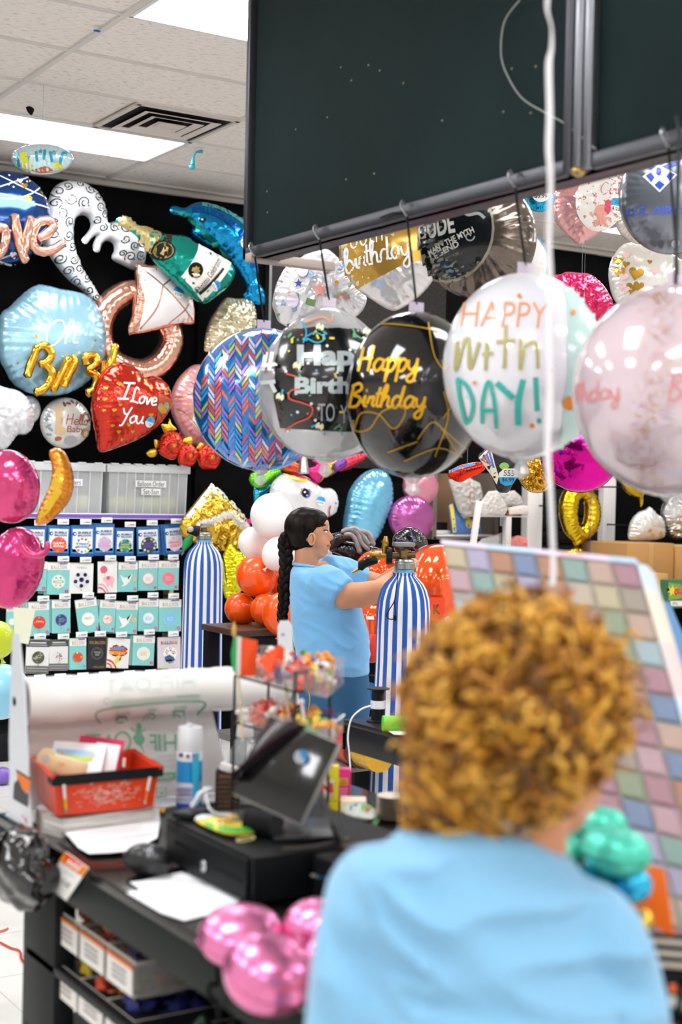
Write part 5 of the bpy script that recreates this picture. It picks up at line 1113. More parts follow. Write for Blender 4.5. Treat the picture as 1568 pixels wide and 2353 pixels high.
fr = wallf(*Z7([(476, 636)])[0], .206); g = G()
stamp(g, rct(*Z7([(476, 636)])[0], 12, 16), M('#3a62a8'), lambda x, y, e: fr.w(*fr.px(x, y), e), 10, 0); stamp(g, text('NO\nRO', *Z7([(476, 636)])[0], 9, 11), M('#f0f0f0'), lambda x, y, e: fr.w(*fr.px(x, y), e), 10, 1); tag(g.build('store_card'), 'blue printed face of the card under the glass shelf', 'card')
g = G(); p0, p1 = ony(*Z7([(325, 510)])[0], 7.6), ony(*Z7([(278, 830)])[0], 7.6); g.box((p0+p1)/2, (.045, .02, (p0-p1).length), M('#ece8e6', .5), .002, Matrix.Rotation(math.atan2(p0.x-p1.x, p0.z-p1.z), 3, 'Y')); tag(g.build('white_stick'), 'white slanting strip in front of the wall case', 'stick')
# cardboard boxes on a table at right
cb = M('#b98a52', .8, bump=.1); cb2 = M('#c79a60', .8)
tb = thing('display_table', 'low table under the cardboard boxes at the right', 'table', ony(*Z7([(1420, 1180)])[0], 8.1))
a_ = ony(*Z7([(1300, 1095)])[0], 7.9); x_0 = a_.x; ztab = a_.z
g = G(); g.box((x_0+.9, 8.2, ztab-.02), (1.9, .9, .04), M('#2a2523', .6), .004); g.build('tabletop', tb)
for sx in (0, 1.8):
    for sy in (-.4, .4): g = G(); g.box((x_0+sx, 8.2+sy, ztab/2-.02), (.05, .05, ztab-.04), M('#2a2523', .6)); g.build('leg', tb)
A, B = ony(*Z7([(1232, 770)])[0], 7.95), ony(*Z7([(1520, 770)])[0], 7.95)
bx = thing('cardboard_box', 'large brown cardboard box at right edge, under the white balloon', 'box', ((A.x+B.x)/2, 8.2, ztab))
g = G(); g.box(((A.x+B.x)/2, 8.2, (A.z+ztab)/2), (B.x-A.x, .5, A.z-ztab), cb, .004); g.build('box_body', bx)
g = G(); g.box(((A.x+B.x)/2, 7.948, (A.z+ztab)/2), (.05, .004, A.z-ztab), cb2); g.build('tape', bx)
g = G(); g.box((B.x+.26, 8.0, (A.z+ztab)/2-.01), (.5, .5, A.z-ztab-.02), cb2, .004); o = g.build('cardboard_box'); tag(o, 'lighter cardboard box just right of the large brown one', 'box')
g = G(); C_ = ony(*Z7([(1345, 1050)])[0], 7.75); g.box((C_.x, 7.75, C_.z), (.2, .25, .24), cb2, .003); tag(g.build('cardboard_box'), 'small cardboard box in front of the large brown one', 'box')
p_ = wallf(*Z7([(1525, 1080)])[0], 1.3); q = Z7([(1482, 995), (1600, 1000), (1600, 1165), (1478, 1160)]); g = G(); ab = [p_.px(*r_) for r_ in q]
g.fbox(p_, ab[0][0], ab[1][0], ab[2][1], ab[0][1], -.15, 0, M('#2c6a4a', .4, coat=.4), .002)
fn = lambda x, y, e: p_.w(*p_.px(x, y), e)
stamp(g, [Z7([(1485, 1010), (1560, 1020), (1600, 1100), (1485, 1120)])], M('#7a9a3a', .4), fn, 20, 0); stamp(g, star(*Z7([(1510, 1060)])[0], 14, 7), M('#e2cf3a', .4), fn, 20, 1)
stamp(g, text('BLI', *Z7([(1548, 1062)])[0], 24, 13, bold=.05, shear=.2), M('#d8342a', .4), fn, 20, 2); stamp(g, rct(*Z7([(1540, 1138)])[0], 34, 12), M('#e9e4e0', .4), fn, 20, 1); stamp(g, text('99c', *Z7([(1525, 1138)])[0], 12, 7), M('#444444', .4), fn, 20, 3)
tag(g.build('game_box'), 'green and yellow picture box with a price label, right edge', 'box')

# ================================================================== middle of the shop
def ZU(p): return Z1(p, 560, 1020, 3.92)
# unicorn
un = thing('foil_balloon', 'white unicorn head foil balloon with rainbow mane', 'balloon', wallf(690, 1120, .5).O)
pr = [([ZU([(350, 265), (400, 275), (480, 312), (550, 312), (570, 330), (500, 345), (420, 330), (370, 300)])], M('#e6cf4a', .3, .3)), ([ZU([(350, 258), (420, 262), (520, 290), (600, 330), (632, 380), (635, 410), (600, 355), (540, 318), (440, 300)])], M('#cf2a5a', .25, .5)),
      (ell(*ZU([(512, 448)])[0], 10, 9.5, .2), M('#3a6fc8', .3)), (ell(*ZU([(512, 440)])[0], 10, 8, .2), M('#6a4aa8', .3)), (ell(*ZU([(502, 440)])[0], 8.2, 9.4, .1), M('#101014', .3)), (ell(*ZU([(497, 432)])[0], 2.6)+ell(*ZU([(515, 462)])[0], 1.5), wp),
      (strokes([ZU([(480, 420), (500, 402), (540, 410), (565, 435)]), ZU([(480, 425), (462, 405)]), ZU([(476, 435), (455, 425)]), ZU([(490, 412), (480, 395)]), ZU([(502, 405), (500, 388)]), ZU([(478, 445), (460, 445)])], 1.3), M('#1a1a1a')), (strokes([ZU([(792, 525), (805, 540), (790, 538)])], 1.3)+ell(*ZU([(800, 532)])[0], 1.4), M('#333333')), (stroke(ZU([(742, 555), (735, 600), (750, 640), (768, 648)]), 3), M('#b0285a'))]
wfoil('unicorn_head', '', ZU([(235, 480), (245, 390), (285, 320), (360, 272), (470, 285), (560, 290), (640, 350), (710, 395), (790, 400), (832, 440), (848, 500), (850, 560), (828, 622), (790, 650), (745, 665), (650, 660), (540, 680), (400, 690), (270, 620)]), .5, printm('#e9e6ea', .15, .25), .42, pr, st=[ZU([(646, 512)])[0]+(11, .25, dict(a='253'))], parent=un, pucker=.15)
for nm_, P, c_, o_ in (('mane', [(50, 330), (62, 270), (110, 255), (130, 285), (175, 265), (250, 215), (330, 225), (345, 260), (300, 300), (230, 370), (150, 400), (80, 385)], '#6fd02a', .4), ('mane', [(95, 395), (160, 400), (240, 350), (330, 262), (340, 290), (250, 400), (190, 470), (110, 530), (92, 520)], '#2fb6e0', .36),
    ('mane', [(110, 255), (200, 190), (300, 165), (365, 180), (360, 235), (300, 225), (200, 250), (150, 290), (125, 285)], '#d2c32a', .32), ('mane', [(355, 175), (380, 140), (450, 150), (540, 210), (560, 260), (500, 285), (400, 265), (355, 240)], '#e0522a', .42), ('mane', [(575, 220), (620, 205), (650, 185), (620, 150), (660, 135), (710, 170), (722, 240), (700, 320), (655, 355), (600, 310), (575, 270)], '#d81e78', .44),
    ('mane', [(640, 330), (690, 310), (715, 180), (760, 170), (740, 280), (700, 340), (655, 362)], '#e0862a', .4), ('mane', [(715, 190), (800, 150), (900, 120), (920, 180), (860, 240), (760, 300), (705, 300)], '#c9a02a', .35), ('mane', [(830, 160), (915, 120), (925, 190), (850, 250), (810, 225)], '#7a3a9a', .4), ('mane', [(900, 130), (1000, 90), (1115, 80), (1110, 120), (1000, 210), (880, 250), (860, 210)], '#d8304a', .33)):
    wfoil(nm_, {'#6fd02a': 'green mane lock', '#2fb6e0': 'blue mane lock', '#d2c32a': 'yellow mane lock', '#e0522a': 'orange red mane lock', '#d81e78': 'hot pink curl', '#e0862a': 'orange mane edge', '#c9a02a': 'gold lock', '#7a3a9a': 'purple lock', '#d8304a': 'red lock'}[c_], ZU(P), o_, M(c_, .15, .7, bump=.15, coat=.4), .5, parent=un, pucker=.4, N=40)
f_ = wallf(697, 1065, .6); g = G(); A_, B_ = ZU([(540, 270), (540, 60)]); p = [f_.w(*f_.px(A_[0]+(B_[0]-A_[0])*k/10, A_[1]+(B_[1]-A_[1])*k/10)) for k in range(11)]
g.tube(p, [.038*(1-.05*k)*(1+.08*(k % 2)) for k in range(11)], M('#cfccd0', .12, .8), 12); g.build('horn', un, 60, 'silver horn')
wfoil('foil_balloon', 'light blue foil balloon between the unicorn and the pink purple pair', ZU([(915, 830), (895, 740), (925, 560), (955, 420), (1030, 310), (1120, 240), (1230, 225), (1310, 290), (1335, 420), (1325, 560), (1270, 690), (1220, 810), (1150, 900), (1020, 880)]), .45, M('#6fb8dc', .18, .5, coat=.5), .5, pucker=.3)
wfoil('foil_balloon', 'plain pink foil balloon above the purple one, beside the wall case', cpts(966, 1118, 40, 44), .45, M('#d88aa0', .2, .5, coat=.4), .5, pucker=.2)
wfoil('foil_balloon', 'plain purple pink foil balloon just left of the wall case', cpts(945, 1192, 52, 54), .5, M('#b0559a', .18, .6, coat=.4), .5, pucker=.25)
# pink pair and orange crescent at left edge
foil('foil_balloon', 'plain bright pink foil balloon at the left edge, upper of two', 'balloon', cpts(20, 1118, 72, 86, rot=-.2), facing(20, 1118, 4.7), M('#d8407e', .16, .55, coat=.6), .6, [], pucker=.15, backmat=wht)
foil('foil_balloon', 'plain bright pink foil balloon at the left edge, lower of two', 'balloon', cpts(32, 1305, 68, 96, rot=.25), facing(32, 1305, 4.7), M('#d13378', .16, .55, coat=.6), .6, [], pucker=.15, backmat=wht)
foil('foil_balloon', 'orange and yellow crescent shaped foil balloon beside the pink ones', 'balloon', Z3([(285, 100), (320, 75), (370, 92), (412, 170), (430, 270), (410, 370), (350, 450), (280, 510), (215, 522), (208, 480), (240, 400), (285, 300), (303, 200)]), facing(130, 1118, 4.4), M('#e08a1c', .2, .6, coat=.4), .75, [([Z3([(300, 300), (345, 180), (380, 250), (370, 340), (300, 440), (240, 490), (225, 480), (270, 400)])], M('#e3b83a', .25, .5))], pucker=.3)
foil('foil_balloon', 'curled pink foil strip beside the lower pink balloon', 'balloon', Z3([(95, 580), (130, 575), (150, 640), (200, 680), (250, 665), (262, 625), (285, 618), (292, 660), (260, 705), (190, 718), (125, 680)]), facing(75, 1255, 4.5), M('#d8407e', .16, .6, coat=.5), .7, [], pucker=.1)
g = G(); f_ = facing(50, 1440, 4.6); ab = [f_.px(*q) for q in Z3([(78, 1000), (205, 1010), (165, 1215), (85, 1200)])]; g.add([f_.w(a_, b_) for a_, b_ in ab]+[f_.w(a_, b_, -.003) for a_, b_ in ab], [(3, 2, 1, 0), (4, 5, 6, 7), (0, 1, 5, 4), (1, 2, 6, 5), (2, 3, 7, 6), (3, 0, 4, 7)], M('#e6e8cf', .7))
tag(g.build('paper_strip'), 'pale green paper strip hanging under the lower pink balloon', 'paper')
def lball(px, py, r, Z, col, label, kn=(0, 1), group=None, sx=1.0):
    c = at(px, py, Z); R = r/FPX*Z; t = thing('latex_balloon', label, 'balloon', c-V(0, 0, R), group); g = G()
    ax = (RT*kn[0]-UP*kn[1]).normalized(); q = V(0, 0, -1).rotation_difference(ax)
    pf = []
    for k in range(25):
        th = PI*k/24; rr = R*sx*math.sin(th); z = -R*math.cos(th)*(1.1 if th < PI/2 else 1); pf.append((max(rr, .003), z))
    g.lathe([(a_, b_) for a_, b_ in pf], c, latex(col), 32, axis=-ax); bsk = g.build('balloon_skin', t, 60)
    g = G(); g.lathe([(.011, -.02), (.004, -.008), (.009, 0.012)], c+ax*R*1.1, latex(col), 10, axis=-ax); g.build('knot', bsk)
W1, O1 = '#f6f1f0', '#f35400'
for a_ in ((626, 1184, 51, 7.35, W1, 'large white latex balloon, topmost of the white cluster'), (712, 1211, 45, 7.6, W1, 'white latex balloon right behind the dark haired woman head'), (583, 1246, 36, 7.5, W1, 'white latex balloon, leftmost of the white cluster'), (642, 1272, 39, 7.2, W1, 'white latex balloon beside the braid, just above the orange ones'), (738, 1278, 26, 7.6, W1, 'white latex balloon showing below the woman chin'),
           (588, 1323, 46, 7.3, O1, 'orange latex balloon, topmost of the cluster left of the braid'), (552, 1398, 36, 7.35, O1, 'orange latex balloon, lowest left in the cluster'), (612, 1401, 37, 7.2, O1, 'orange latex balloon in the middle bottom of the cluster'), (650, 1408, 48, 7.0, O1, 'large orange latex balloon right behind the braid end'), (646, 1335, 40, 7.5, O1, 'orange latex balloon behind the braid middle'), (680, 1440, 40, 7.25, O1, 'orange latex balloon behind the woman back, low'),
           (-8, 1468, 42, 5.2, '#cfe02a', 'lime yellow latex balloon cut by the left edge'), (6, 1588, 62, 5.6, '#8fd0ee', 'light blue latex balloon at left edge behind the bag roll stand')):
    lball(*a_, kn=(random.uniform(-1, 1), 1))
def pumpkin(px, py, rx, ry, Z, label, lobes=10, col='#f35404'):
    c = at(px, py, Z); g = G(); a_, b_ = rx/FPX*Z, ry/FPX*Z
    g.lathe([(max(.004, a_*math.sin(PI*k/24)), -b_*math.cos(PI*k/24)) for k in range(25)], c, M(col, .14, .35, coat=.8, bump=.1, bs=8), 80, fn=lambda w, t_: 1+.05*abs(math.sin(lobes*w/2))*math.sin(PI*t_))
    o = tag(g.build('foil_balloon', None, 60), label, 'balloon')
pumpkin(1008, 1345, 84, 96, 6.9, 'large shiny orange ribbed foil balloon right of the front tank')
pumpkin(868, 1318, 54, 56, 7.3, 'shiny orange foil balloon behind the woman outstretched arm', 8)
pumpkin(862, 1430, 42, 56, 7.3, 'orange foil balloon low between the woman and the front tank', 8)
# gold and yellow foil behind the left tank
pr = [([Z6([(160, 270), (230, 320), (350, 440), (380, 540), (330, 480), (240, 370), (160, 330), (90, 400), (20, 470), (0, 470)])], M('#ece6da', .3, .4, bump=.3)), (sum([ell(*Z6([q])[0], 3) for q in ((150, 325), (150, 355), (60, 410), (290, 420), (340, 480), (230, 560), (190, 600))], []), goldp)]
wfoil('foil_balloon', 'crumpled gold and white pointed foil balloon behind the left tank', Z6([(158, 278), (200, 305), (290, 390), (350, 460), (375, 550), (360, 620), (300, 650), (200, 660), (80, 620), (-10, 560), (-10, 480), (30, 430), (100, 340)]), .5, M('#d8ae3c', .15, .92, bump=.5, bs=18), .4, pr, pucker=.5, crumple=.5, smooth=2, N=60)
wfoil('foil_balloon', 'yellow foil balloon between left tank and orange balloons', Z6([(262, 612), (300, 640), (350, 670), (372, 720), (350, 800), (320, 900), (250, 930), (225, 850), (222, 700)]), .7, M('#dcd21e', .15, .8, bump=.4, bs=14), .5, [], pucker=.5, crumple=.4)
g = G(); rn = random.Random(5); pts = [ony(x, y, WALLY-.95) for x, y in Z6([(100, 500), (180, 480), (270, 445), (320, 490), (360, 520)])]; cp = catmull(pts, 14)
for p in cp:
    for k in range(14):
        d_ = V(rn.gauss(0, 1), rn.gauss(0, 1), rn.gauss(0, 1)).normalized(); g.tube([p, p+d_*.03], [.0025, .0008], M('#f6f0e8', .8), 4, cap=False)
tag(g.build('feather_boa'), 'white fluffy feather strip draped over the gold foil balloon', 'feather boa')
g = G(); c = ony(*Z6([(372, 490)])[0], WALLY-.6)
for k in range(5): g.tube([c, c+V(.03*math.cos(k), -.01, .035*math.sin(k*1.3))], [.01, .004], M('#e01e8a', .3), 6)
tag(g.build('ribbon_bow'), 'tiny hot pink bow at the end of the feather strip', 'bow')
# black halloween balloons
hb_ = thing('foil_balloon', 'black foil balloon with long grey fingers beside the woman face', 'balloon', at(830, 1280, 7.6)); blf = M('#0d0c10', .14, .3, coat=1, bump=.2)
f_ = facing(800, 1250, 7.6)
def pf(name, P, Z, mat, k, parent, prints=(), **kw):
    xs = [q[0] for q in P]; ys = [q[1] for q in P]; fr = facing(sum(xs)/len(xs), sum(ys)/len(ys), Z); F = Foil(P, fr, k, **kw); g = F.mesh(mat)
    for L, (po, m) in enumerate(prints): stamp(g, po, m, F.surf, 10, L, F.clip)
    return g.build(name, parent, 60)
pf('balloon_body', ZU([(770, 960), (780, 900), (860, 870), (980, 880), (1100, 905), (1210, 930), (1260, 960), (1190, 1010), (1050, 1060), (950, 1050), (850, 1000)]), 7.55, blf, .6, hb_, [(strokes([ZU([(800, 980), (860, 910)]), ZU([(1050, 900), (1070, 1000), (1180, 980)])], 1.6), M('#6a4a9a', .3))])
pf('sleeve', ZU([(770, 830), (860, 790), (960, 800), (1000, 860), (900, 890), (800, 960), (770, 940)]), 7.5, M('#141216', .2, .2, coat=.8), .6, hb_)
gf = M('#8f8b8b', .3, .35, coat=.4)
for P in ([(880, 790), (960, 765), (1030, 800), (1060, 880), (1130, 950)], [(900, 810), (970, 810), (1010, 860), (1030, 920), (1050, 975)], [(900, 775), (990, 755), (1060, 800), (1110, 870), (1140, 900)], [(960, 770), (1060, 785), (1120, 800), (1150, 850), (1168, 915)]):
    g = G(); crimptube(g, [f_.w(*f_.px(*q), .12) for q in ZU(P)], .014, gf); g.build('finger', hb_, 60, 'grey finger')
pf2 = pf('foil_balloon', Z6([(1180, 600), (1205, 545), (1275, 515), (1345, 545), (1380, 600), (1382, 660), (1345, 700), (1270, 705), (1205, 670)]), 7.2, blf, .6, None, [(strokes([Z6([(1200, 580), (1270, 600), (1320, 660)]), Z6([(1280, 530), (1300, 600)])], 2), M('#7a55b0', .3)), (strokes([Z6([(1310, 700), (1330, 640), (1375, 620)]), Z6([(1330, 650), (1360, 665)])], 3), M('#b9b4b8', .3))])
tag(pf2, 'glossy black foil balloon with purple lines behind the tank valve', 'balloon')

# black work table behind the woman
tz = 1.0; yF = onz(600, 1448, tz).y; xa, xb = ony(548, 1446, yF).x, ony(1080, 1470, yF).x
t = thing('work_table', 'black work table behind the woman, under the orange balloons', 'table', ((xa+xb)/2, yF+.2, 0)); bt = M('#15161a', .4)
g = G(); g.box(((xa+xb)/2, yF+.2, tz-.015), (xb-xa, .4, .03), M('#4a3326', .35), .003); g.build('tabletop', t)
g = G(); g.box(((xa+xb)/2, yF+.02, tz-.085), (xb-xa, .03, .11), bt, .003); g.build('apron', t)
for sx in (xa+.04, (xa+xb)/2, xb-.04):
    for sy in (yF+.05, yF+.36): g = G(); g.box((sx, sy, (tz-.03)/2), (.06, .06, tz-.03), bt); g.build('leg', t)
g = G(); g.box(((xa+xb)/2, yF+.2, .45), (xb-xa-.1, .3, .03), M('#6f6c68', .6)); g.build('lower_shelf', t)
g = G(); c = at(1000, 1400, 6.7); R_ = Matrix((RT, UP, -FW)).transposed(); g.box(c, (.09, .11, .004), M('#f04a1c', .5), 0, R_)
fr = Fr(c, -FW); stamp(g, text('K', 1004, 1400, 16, 22, bold=.04), M('#8f1410'), lambda x, y, e: fr.w(*fr.px(x, y), .003+e), 20, 0); tag(g.build('price_card'), 'orange card with a red letter K right of the front tank', 'card')
wobj_fr = facing(1018, 1440, 6.4); F = Foil([(990, 1455), (1010, 1428), (1030, 1415), (1045, 1430), (1030, 1450), (1005, 1475)], wobj_fr, .2, smooth=1, crumple=.5); g = F.mesh(M('#e6d6d0', .25, coat=.6, alpha=.8)); stamp(g, ell(1017, 1447, 9, 6), M('#e07a2a'), F.surf, 10, 1); stamp(g, text('D', 1018, 1428, 10, 12), M('#c8504a'), F.surf, 10, 2); tag(g.build('candy_bag'), 'clear bag with orange candy right of the front tank', 'bag')
g = G(); c = at(855, 1490, 6.9); g.sph(c, (.06, .05, .07), M('#d8341c', .5, bump=1, bs=20), 16, 12); tag(g.build('tissue_bundle'), 'crumpled red tissue behind the woman stomach', 'tissue')
g = G(); g.box(at(851, 1420, 6.75), (.035, .003, .16), M('#f3e4de', .6), 0, R_); tag(g.build('paper_strip'), 'white paper strip between the woman and the front tank', 'paper')

# ------------------------------------------------------------------ helium tanks in striped cloth covers
sb, sw_ = M('#1f55a6', .75, bump=.1, bs=80), M('#e9e8ee', .75, bump=.1, bs=80)
brass = M('#b58a3a', .28, .95); dbr = M('#7a6040', .4, .8); chr_ = M('#9c9c9a', .35, .9)
CCV = []
def tank(px, ptop, Z, r0, r1, label, pairs):
    c = at(px, ptop, Z); zt = c.z; c = V(c.x, c.y, 0); t = thing('helium_tank', label, 'gas tank', c); zt_ = zt
    g = G(); pf_ = []
    H = zt
    for z, r in ((.01, r1*.98), (.03, r1), (.2, r1), (H*.5, (r0+r1)/2), (H-.35, r0*1.01), (H-.22, r0), (H-.15, r0*.985), (H-.1, r0*.94), (H-.06, r0*.83), (H-.035, r0*.7), (H-.012, r0*.5), (H, r0*.4), (H+.012, r0*.42)): pf_.append((r, z))
    q = []
    for (a_, b_), (c_, d_) in zip(pf_, pf_[1:]):
        for k in range(4): q.append((a_+(c_-a_)*k/4, b_+(d_-b_)*k/4))
    q.append(pf_[-1]); n_ = len(q); per = 6; seg = pairs*per
    rn = random.Random(px); ph = [rn.uniform(-.6, .6) for _ in range(8)]
    def fn(w, t_):
        z = q[int(round(t_*(n_-1)))][1]; top = max(0, 1-(H-z)/.28)
        return 1+.006*math.sin(7*w+ph[0]+z*3)+.004*math.sin(13*w+ph[1]-z*2)+top*.05*math.sin(pairs*w*.9+ph[2])+.02*top*math.sin(3*w+ph[3])
    g.lathe(q, c, sw_, seg, fn=fn, matfn=lambda k, i: sb if k % per < 3 else sw_); CCV.append(g.build('cloth_cover', t, 60))
    g = G(); g.lathe([(r0*.36, H-.03), (r0*.36, H+.018), (r0*.3, H+.03)], c, M('#4fa0c0', .3, .2), 24); g.build('tank_shoulder', t, label='light blue painted tank shoulder')
    g = G(); g.lathe([(.036, H+.024), (.042, H+.028), (.042, H+.05), (.038, H+.054), (.04, H+.058), (.036, H+.066), (.02, H+.07)], c, chr_, 24); g.build('neck_collar', t)
    v = bpy.data.objects.new('tank_valve', None); COL.objects.link(v); v.parent = t; v.location = V(0, 0, H+.066); v['label'] = 'brass valve with inflator'
    return t, c, H, v
t, c, H, v = tank(930, 1322, 5.9, .110, .131, 'front helium tank in blue and white striped cloth cover', 17)
lc = -FW.copy(); lc.z = 0; lc.normalize(); rr_ = RT.copy(); rr_.z = 0; rr_.normalize(); b0 = c+V(0, 0, H)
def vpart(v, name, build, lab=None): g = G(); build(g); return g.build(name, v, 50, lab)
def vmat(px, py, Z=5.87): return at(px, py, Z)
Zt = 5.9
def P_(px, py, dz=0): return at(px, py, Zt+dz)
vpart(v, 'valve_body', lambda g: (g.tube([P_(930, 1288), P_(930, 1262)], .016, dbr, 10), g.tube([P_(955, 1275), P_(900, 1277)], [.014, .014], dbr, 10), g.box(P_(930, 1273), (.05, .03, .035), dbr, .005)))
vpart(v, 'handwheel', lambda g: g.lathe([(.018, -.004), (.044, -.004), (.046, .004), (.044, .012), (.018, .012)], P_(928, 1253), M('#8c8c8c', .5, .6), 24, fn=lambda w, t_: 1+.06*math.sin(8*w)), 'grey handwheel')
vpart(v, 'regulator_knob', lambda g: g.lathe([(.012, -.012), (.032, -.012), (.034, .0), (.032, .012), (.012, .012)], P_(895, 1277), M('#17171a', .4), 20, axis=rr_, fn=lambda w, t_: 1+.08*math.sin(9*w)), 'black knob')
vpart(v, 'brass_stem', lambda g: (g.tube([P_(918, 1277), P_(855, 1276)], [.012, .014], brass, 12), g.tube([P_(855, 1276), P_(850, 1276)], .018, brass, 6), g.tube([P_(875, 1276), P_(872, 1276)], .019, brass, 6), g.tube([P_(884, 1275), P_(884, 1255), P_(886, 1254), P_(886, 1245), P_(887, 1232)], [.01, .012, .014, .014, .007], brass, 8), g.tube([P_(884, 1248), P_(885, 1244)], .016, brass, 6), g.tube([P_(868, 1278), P_(862, 1290)], .013, brass, 8)))
vpart(v, 'inflator_lever', lambda g: (g.tube([P_(868, 1288, -.01), P_(845, 1290, -.01), P_(832, 1298, -.01), P_(828, 1310, -.01)], [.012, .022, .02, .01], M('#15161a', .35), 12), g.sph(P_(838, 1286, -.028), .004, brass, 8, 6)), 'black inflator lever')
vpart(v, 'nozzle', lambda g: g.tube([P_(832, 1303), P_(820, 1310), P_(808, 1316)], [.01, .007, .003], brass, 8))
g = G(); cp = [P_(916, 1316, -.1), P_(912, 1345, -.125), P_(907, 1380, -.13), P_(890, 1410, -.13), P_(894, 1422, -.13), P_(908, 1418, -.13), P_(907, 1380, -.134)]
g.tube(catmull(cp, 5), .0022, M('#101012', .6), 6); g.box(P_(908, 1420, -.135), (.01, .01, .022), M('#101012', .5), .002); g.build('drawstring', CCV[-1], label='black drawstring')
t, c, H, v = tank(469, 1250, 8.2, .112, .121, 'rear helium tank in striped cover beside the packet rack', 17)
Zt = 8.2
vpart(v, 'valve_body', lambda g: (g.tube([P_(469, 1236), P_(469, 1212)], .016, dbr, 10), g.tube([P_(480, 1226), P_(450, 1222)], .014, dbr, 10)))
vpart(v, 'handwheel', lambda g: g.lathe([(.018, -.004), (.034, -.004), (.034, .012), (.018, .012)], P_(474, 1208), M('#9a9a98', .5, .6), 20), 'grey handwheel')
vpart(v, 'regulator_knob', lambda g: g.tube([P_(458, 1222), P_(432, 1216)], [.034, .022], M('#15161a', .4), 14), 'black regulator')
vpart(v, 'gauge', lambda g: g.sph(P_(438, 1216, -.03), (.018, .018, .018), M('#b9b4a8', .3), 14, 10))
vpart(v, 'inflator_lever', lambda g: g.tube([P_(440, 1230), P_(432, 1245), P_(422, 1262)], [.014, .026, .014], M('#1f8a4a', .35), 12), 'green inflator nozzle')
vpart(v, 'nozzle', lambda g: g.tube([P_(424, 1262), P_(418, 1276)], [.007, .004], brass, 8))
g = G(); g.tube(catmull([P_(490, 1248, -.08), P_(505, 1262, -.1), P_(516, 1295, -.05), P_(519, 1325, -.02), P_(522, 1342, -.02)], 4), .003, M('#101012', .6), 6); g.build('drawstring', CCV[-1], label='black drawstring')

# ------------------------------------------------------------------ person at the tank
EZ = 6.3
def E(px, py, dd=0): return at(px, py, EZ+dd)
es = EZ/FPX
def ring_loft(g, rows, fn, mat, n=36, tilt=0, sc=es, dvec=FW):
    vs = []; fs = []
    dv = dvec.copy(); dv.z = 0; dv.normalize()
    rv = RT.copy(); rv.z = 0; rv.normalize()
    for py, cx, hw, dp, *o in rows:
        c = fn(cx, py, o[0] if o else 0); tl = o[1] if len(o) > 1 else tilt
        for k in range(n):
            w = 2*PI*k/n; x = math.cos(w)*hw*sc; y = math.sin(w)*dp; sq = 1
            vs.append(c+rv*x+dv*y-V(0, 0, 1)*x*tl)
    for i in range(len(rows)-1):
        for k in range(n): l = (k+1) % n; fs.append((i*n+k, i*n+l, (i+1)*n+l, (i+1)*n+k))
    fs.append(tuple(range(n))[::-1]); fs.append(tuple((len(rows)-1)*n+k for k in range(n)))
    g.add(vs, fs, mat)
skin = M('#c98f6c', .5, sss=.12); skin2 = M('#c4825a', .5, sss=.12)
pe_ = thing('person', 'person with a long black braid in light blue T-shirt and jeans, reaching to the tank', 'person', V(E(765, 1700).x, E(765, 1700).y, 0))
B_ = G()
B_.sph(E(704, 1216), (.083, .083, .09), skin, 24, 18); B_.sph(E(722, 1226), (.062, .062, .082), skin, 24, 18); B_.sph(E(731, 1244), (.046, .05, .058), skin, 20, 14)
B_.sph(E(745, 1266), (.018, .026, .02), skin, 16, 12); B_.sph(E(722, 1262), (.045, .05, .04), skin, 16, 12); B_.sph(E(733, 1275), (.026, .035, .018), skin, 16, 12)
limb(B_, [E(749, 1214), E(757, 1228), E(762, 1236)], [.009, .011, .0115], skin); B_.sph(E(757, 1240), (.01, .014, .007), skin, 12, 8)
B_.sph(E(738, 1204), (.03, .05, .03), skin, 16, 12)
B_.sph(E(755, 1251), (.01, .02, .006), skin, 12, 8); B_.sph(E(754, 1257), (.01, .018, .006), skin, 12, 8)
for sd in (-1, 1): B_.sph(E(737, 1244, sd*.035), (.03, .02, .035), skin, 14, 10)
limb(B_, [E(706, 1262), E(704, 1292), E(700, 1318)], [.054, .052, .06], skin)
ring_loft(B_, [(1305, 705, 26, .08), (1330, 722, 50, .16), (1380, 745, 66, .165), (1450, 757, 68, .155), (1530, 766, 68, .16), (1620, 766, 70, .165), (1680, 764, 66, .16)], E, skin)
limb(B_, [E(740, 1338, -.15), E(792, 1368, -.19), E(830, 1367, -.19)], [.06, .06, .056], skin)
limb(B_, [E(830, 1367, -.19), E(872, 1358, -.17), E(895, 1336, -.1), E(915, 1318, -.06)], [.056, .05, .038, .027], skin)
limb(B_, [E(750, 1318, .15), E(830, 1334, .2), E(880, 1345, .17), E(900, 1325, .1), E(920, 1308, .05)], [.06, .055, .05, .036, .027], skin)
def hand(B, wr, d, up, side, s=1.0, mat=skin, curl=.5):
    """palm, four unequal bent fingers and a thumb from the palm's side"""
    d = d.normalized(); up = (up-d*up.dot(d)).normalized(); lt = d.cross(up)*side
    pc = wr+d*.045*s
    for k in range(4): limb(B, [wr, wr+d*.085*s+lt*(.026-.0175*k)*s], [.017*s, .0115*s], mat, 8)
    for k, L in enumerate((.068, .078, .072, .056)):
        b = wr+d*.083*s+lt*(.027-.018*k)*s; p = [b]; a = 0
        for j in range(3):
            a += curl; dd_ = d*math.cos(a)-up*math.sin(a); p.append(p[-1]+dd_*L*s*(.45, .3, .25)[j])
        limb(B, p, [.0098*s, .0092*s, .0085*s, .0072*s], mat, 8)
    tb_ = wr+d*.025*s+lt*.024*s; limb(B, [tb_, tb_+d*.03*s+lt*.024*s-up*.01*s, tb_+d*.055*s+lt*.03*s-up*.028*s], [.015*s, .011*s, .009*s], mat, 8)
hand(B_, E(915, 1318, -.06), E(932, 1296, -.1)-E(915, 1318, -.06), UP, 1, .9, curl=.6)
hand(B_, E(920, 1308, .05), E(936, 1288, .0)-E(920, 1308, .05), UP, -1, .9, curl=.6)
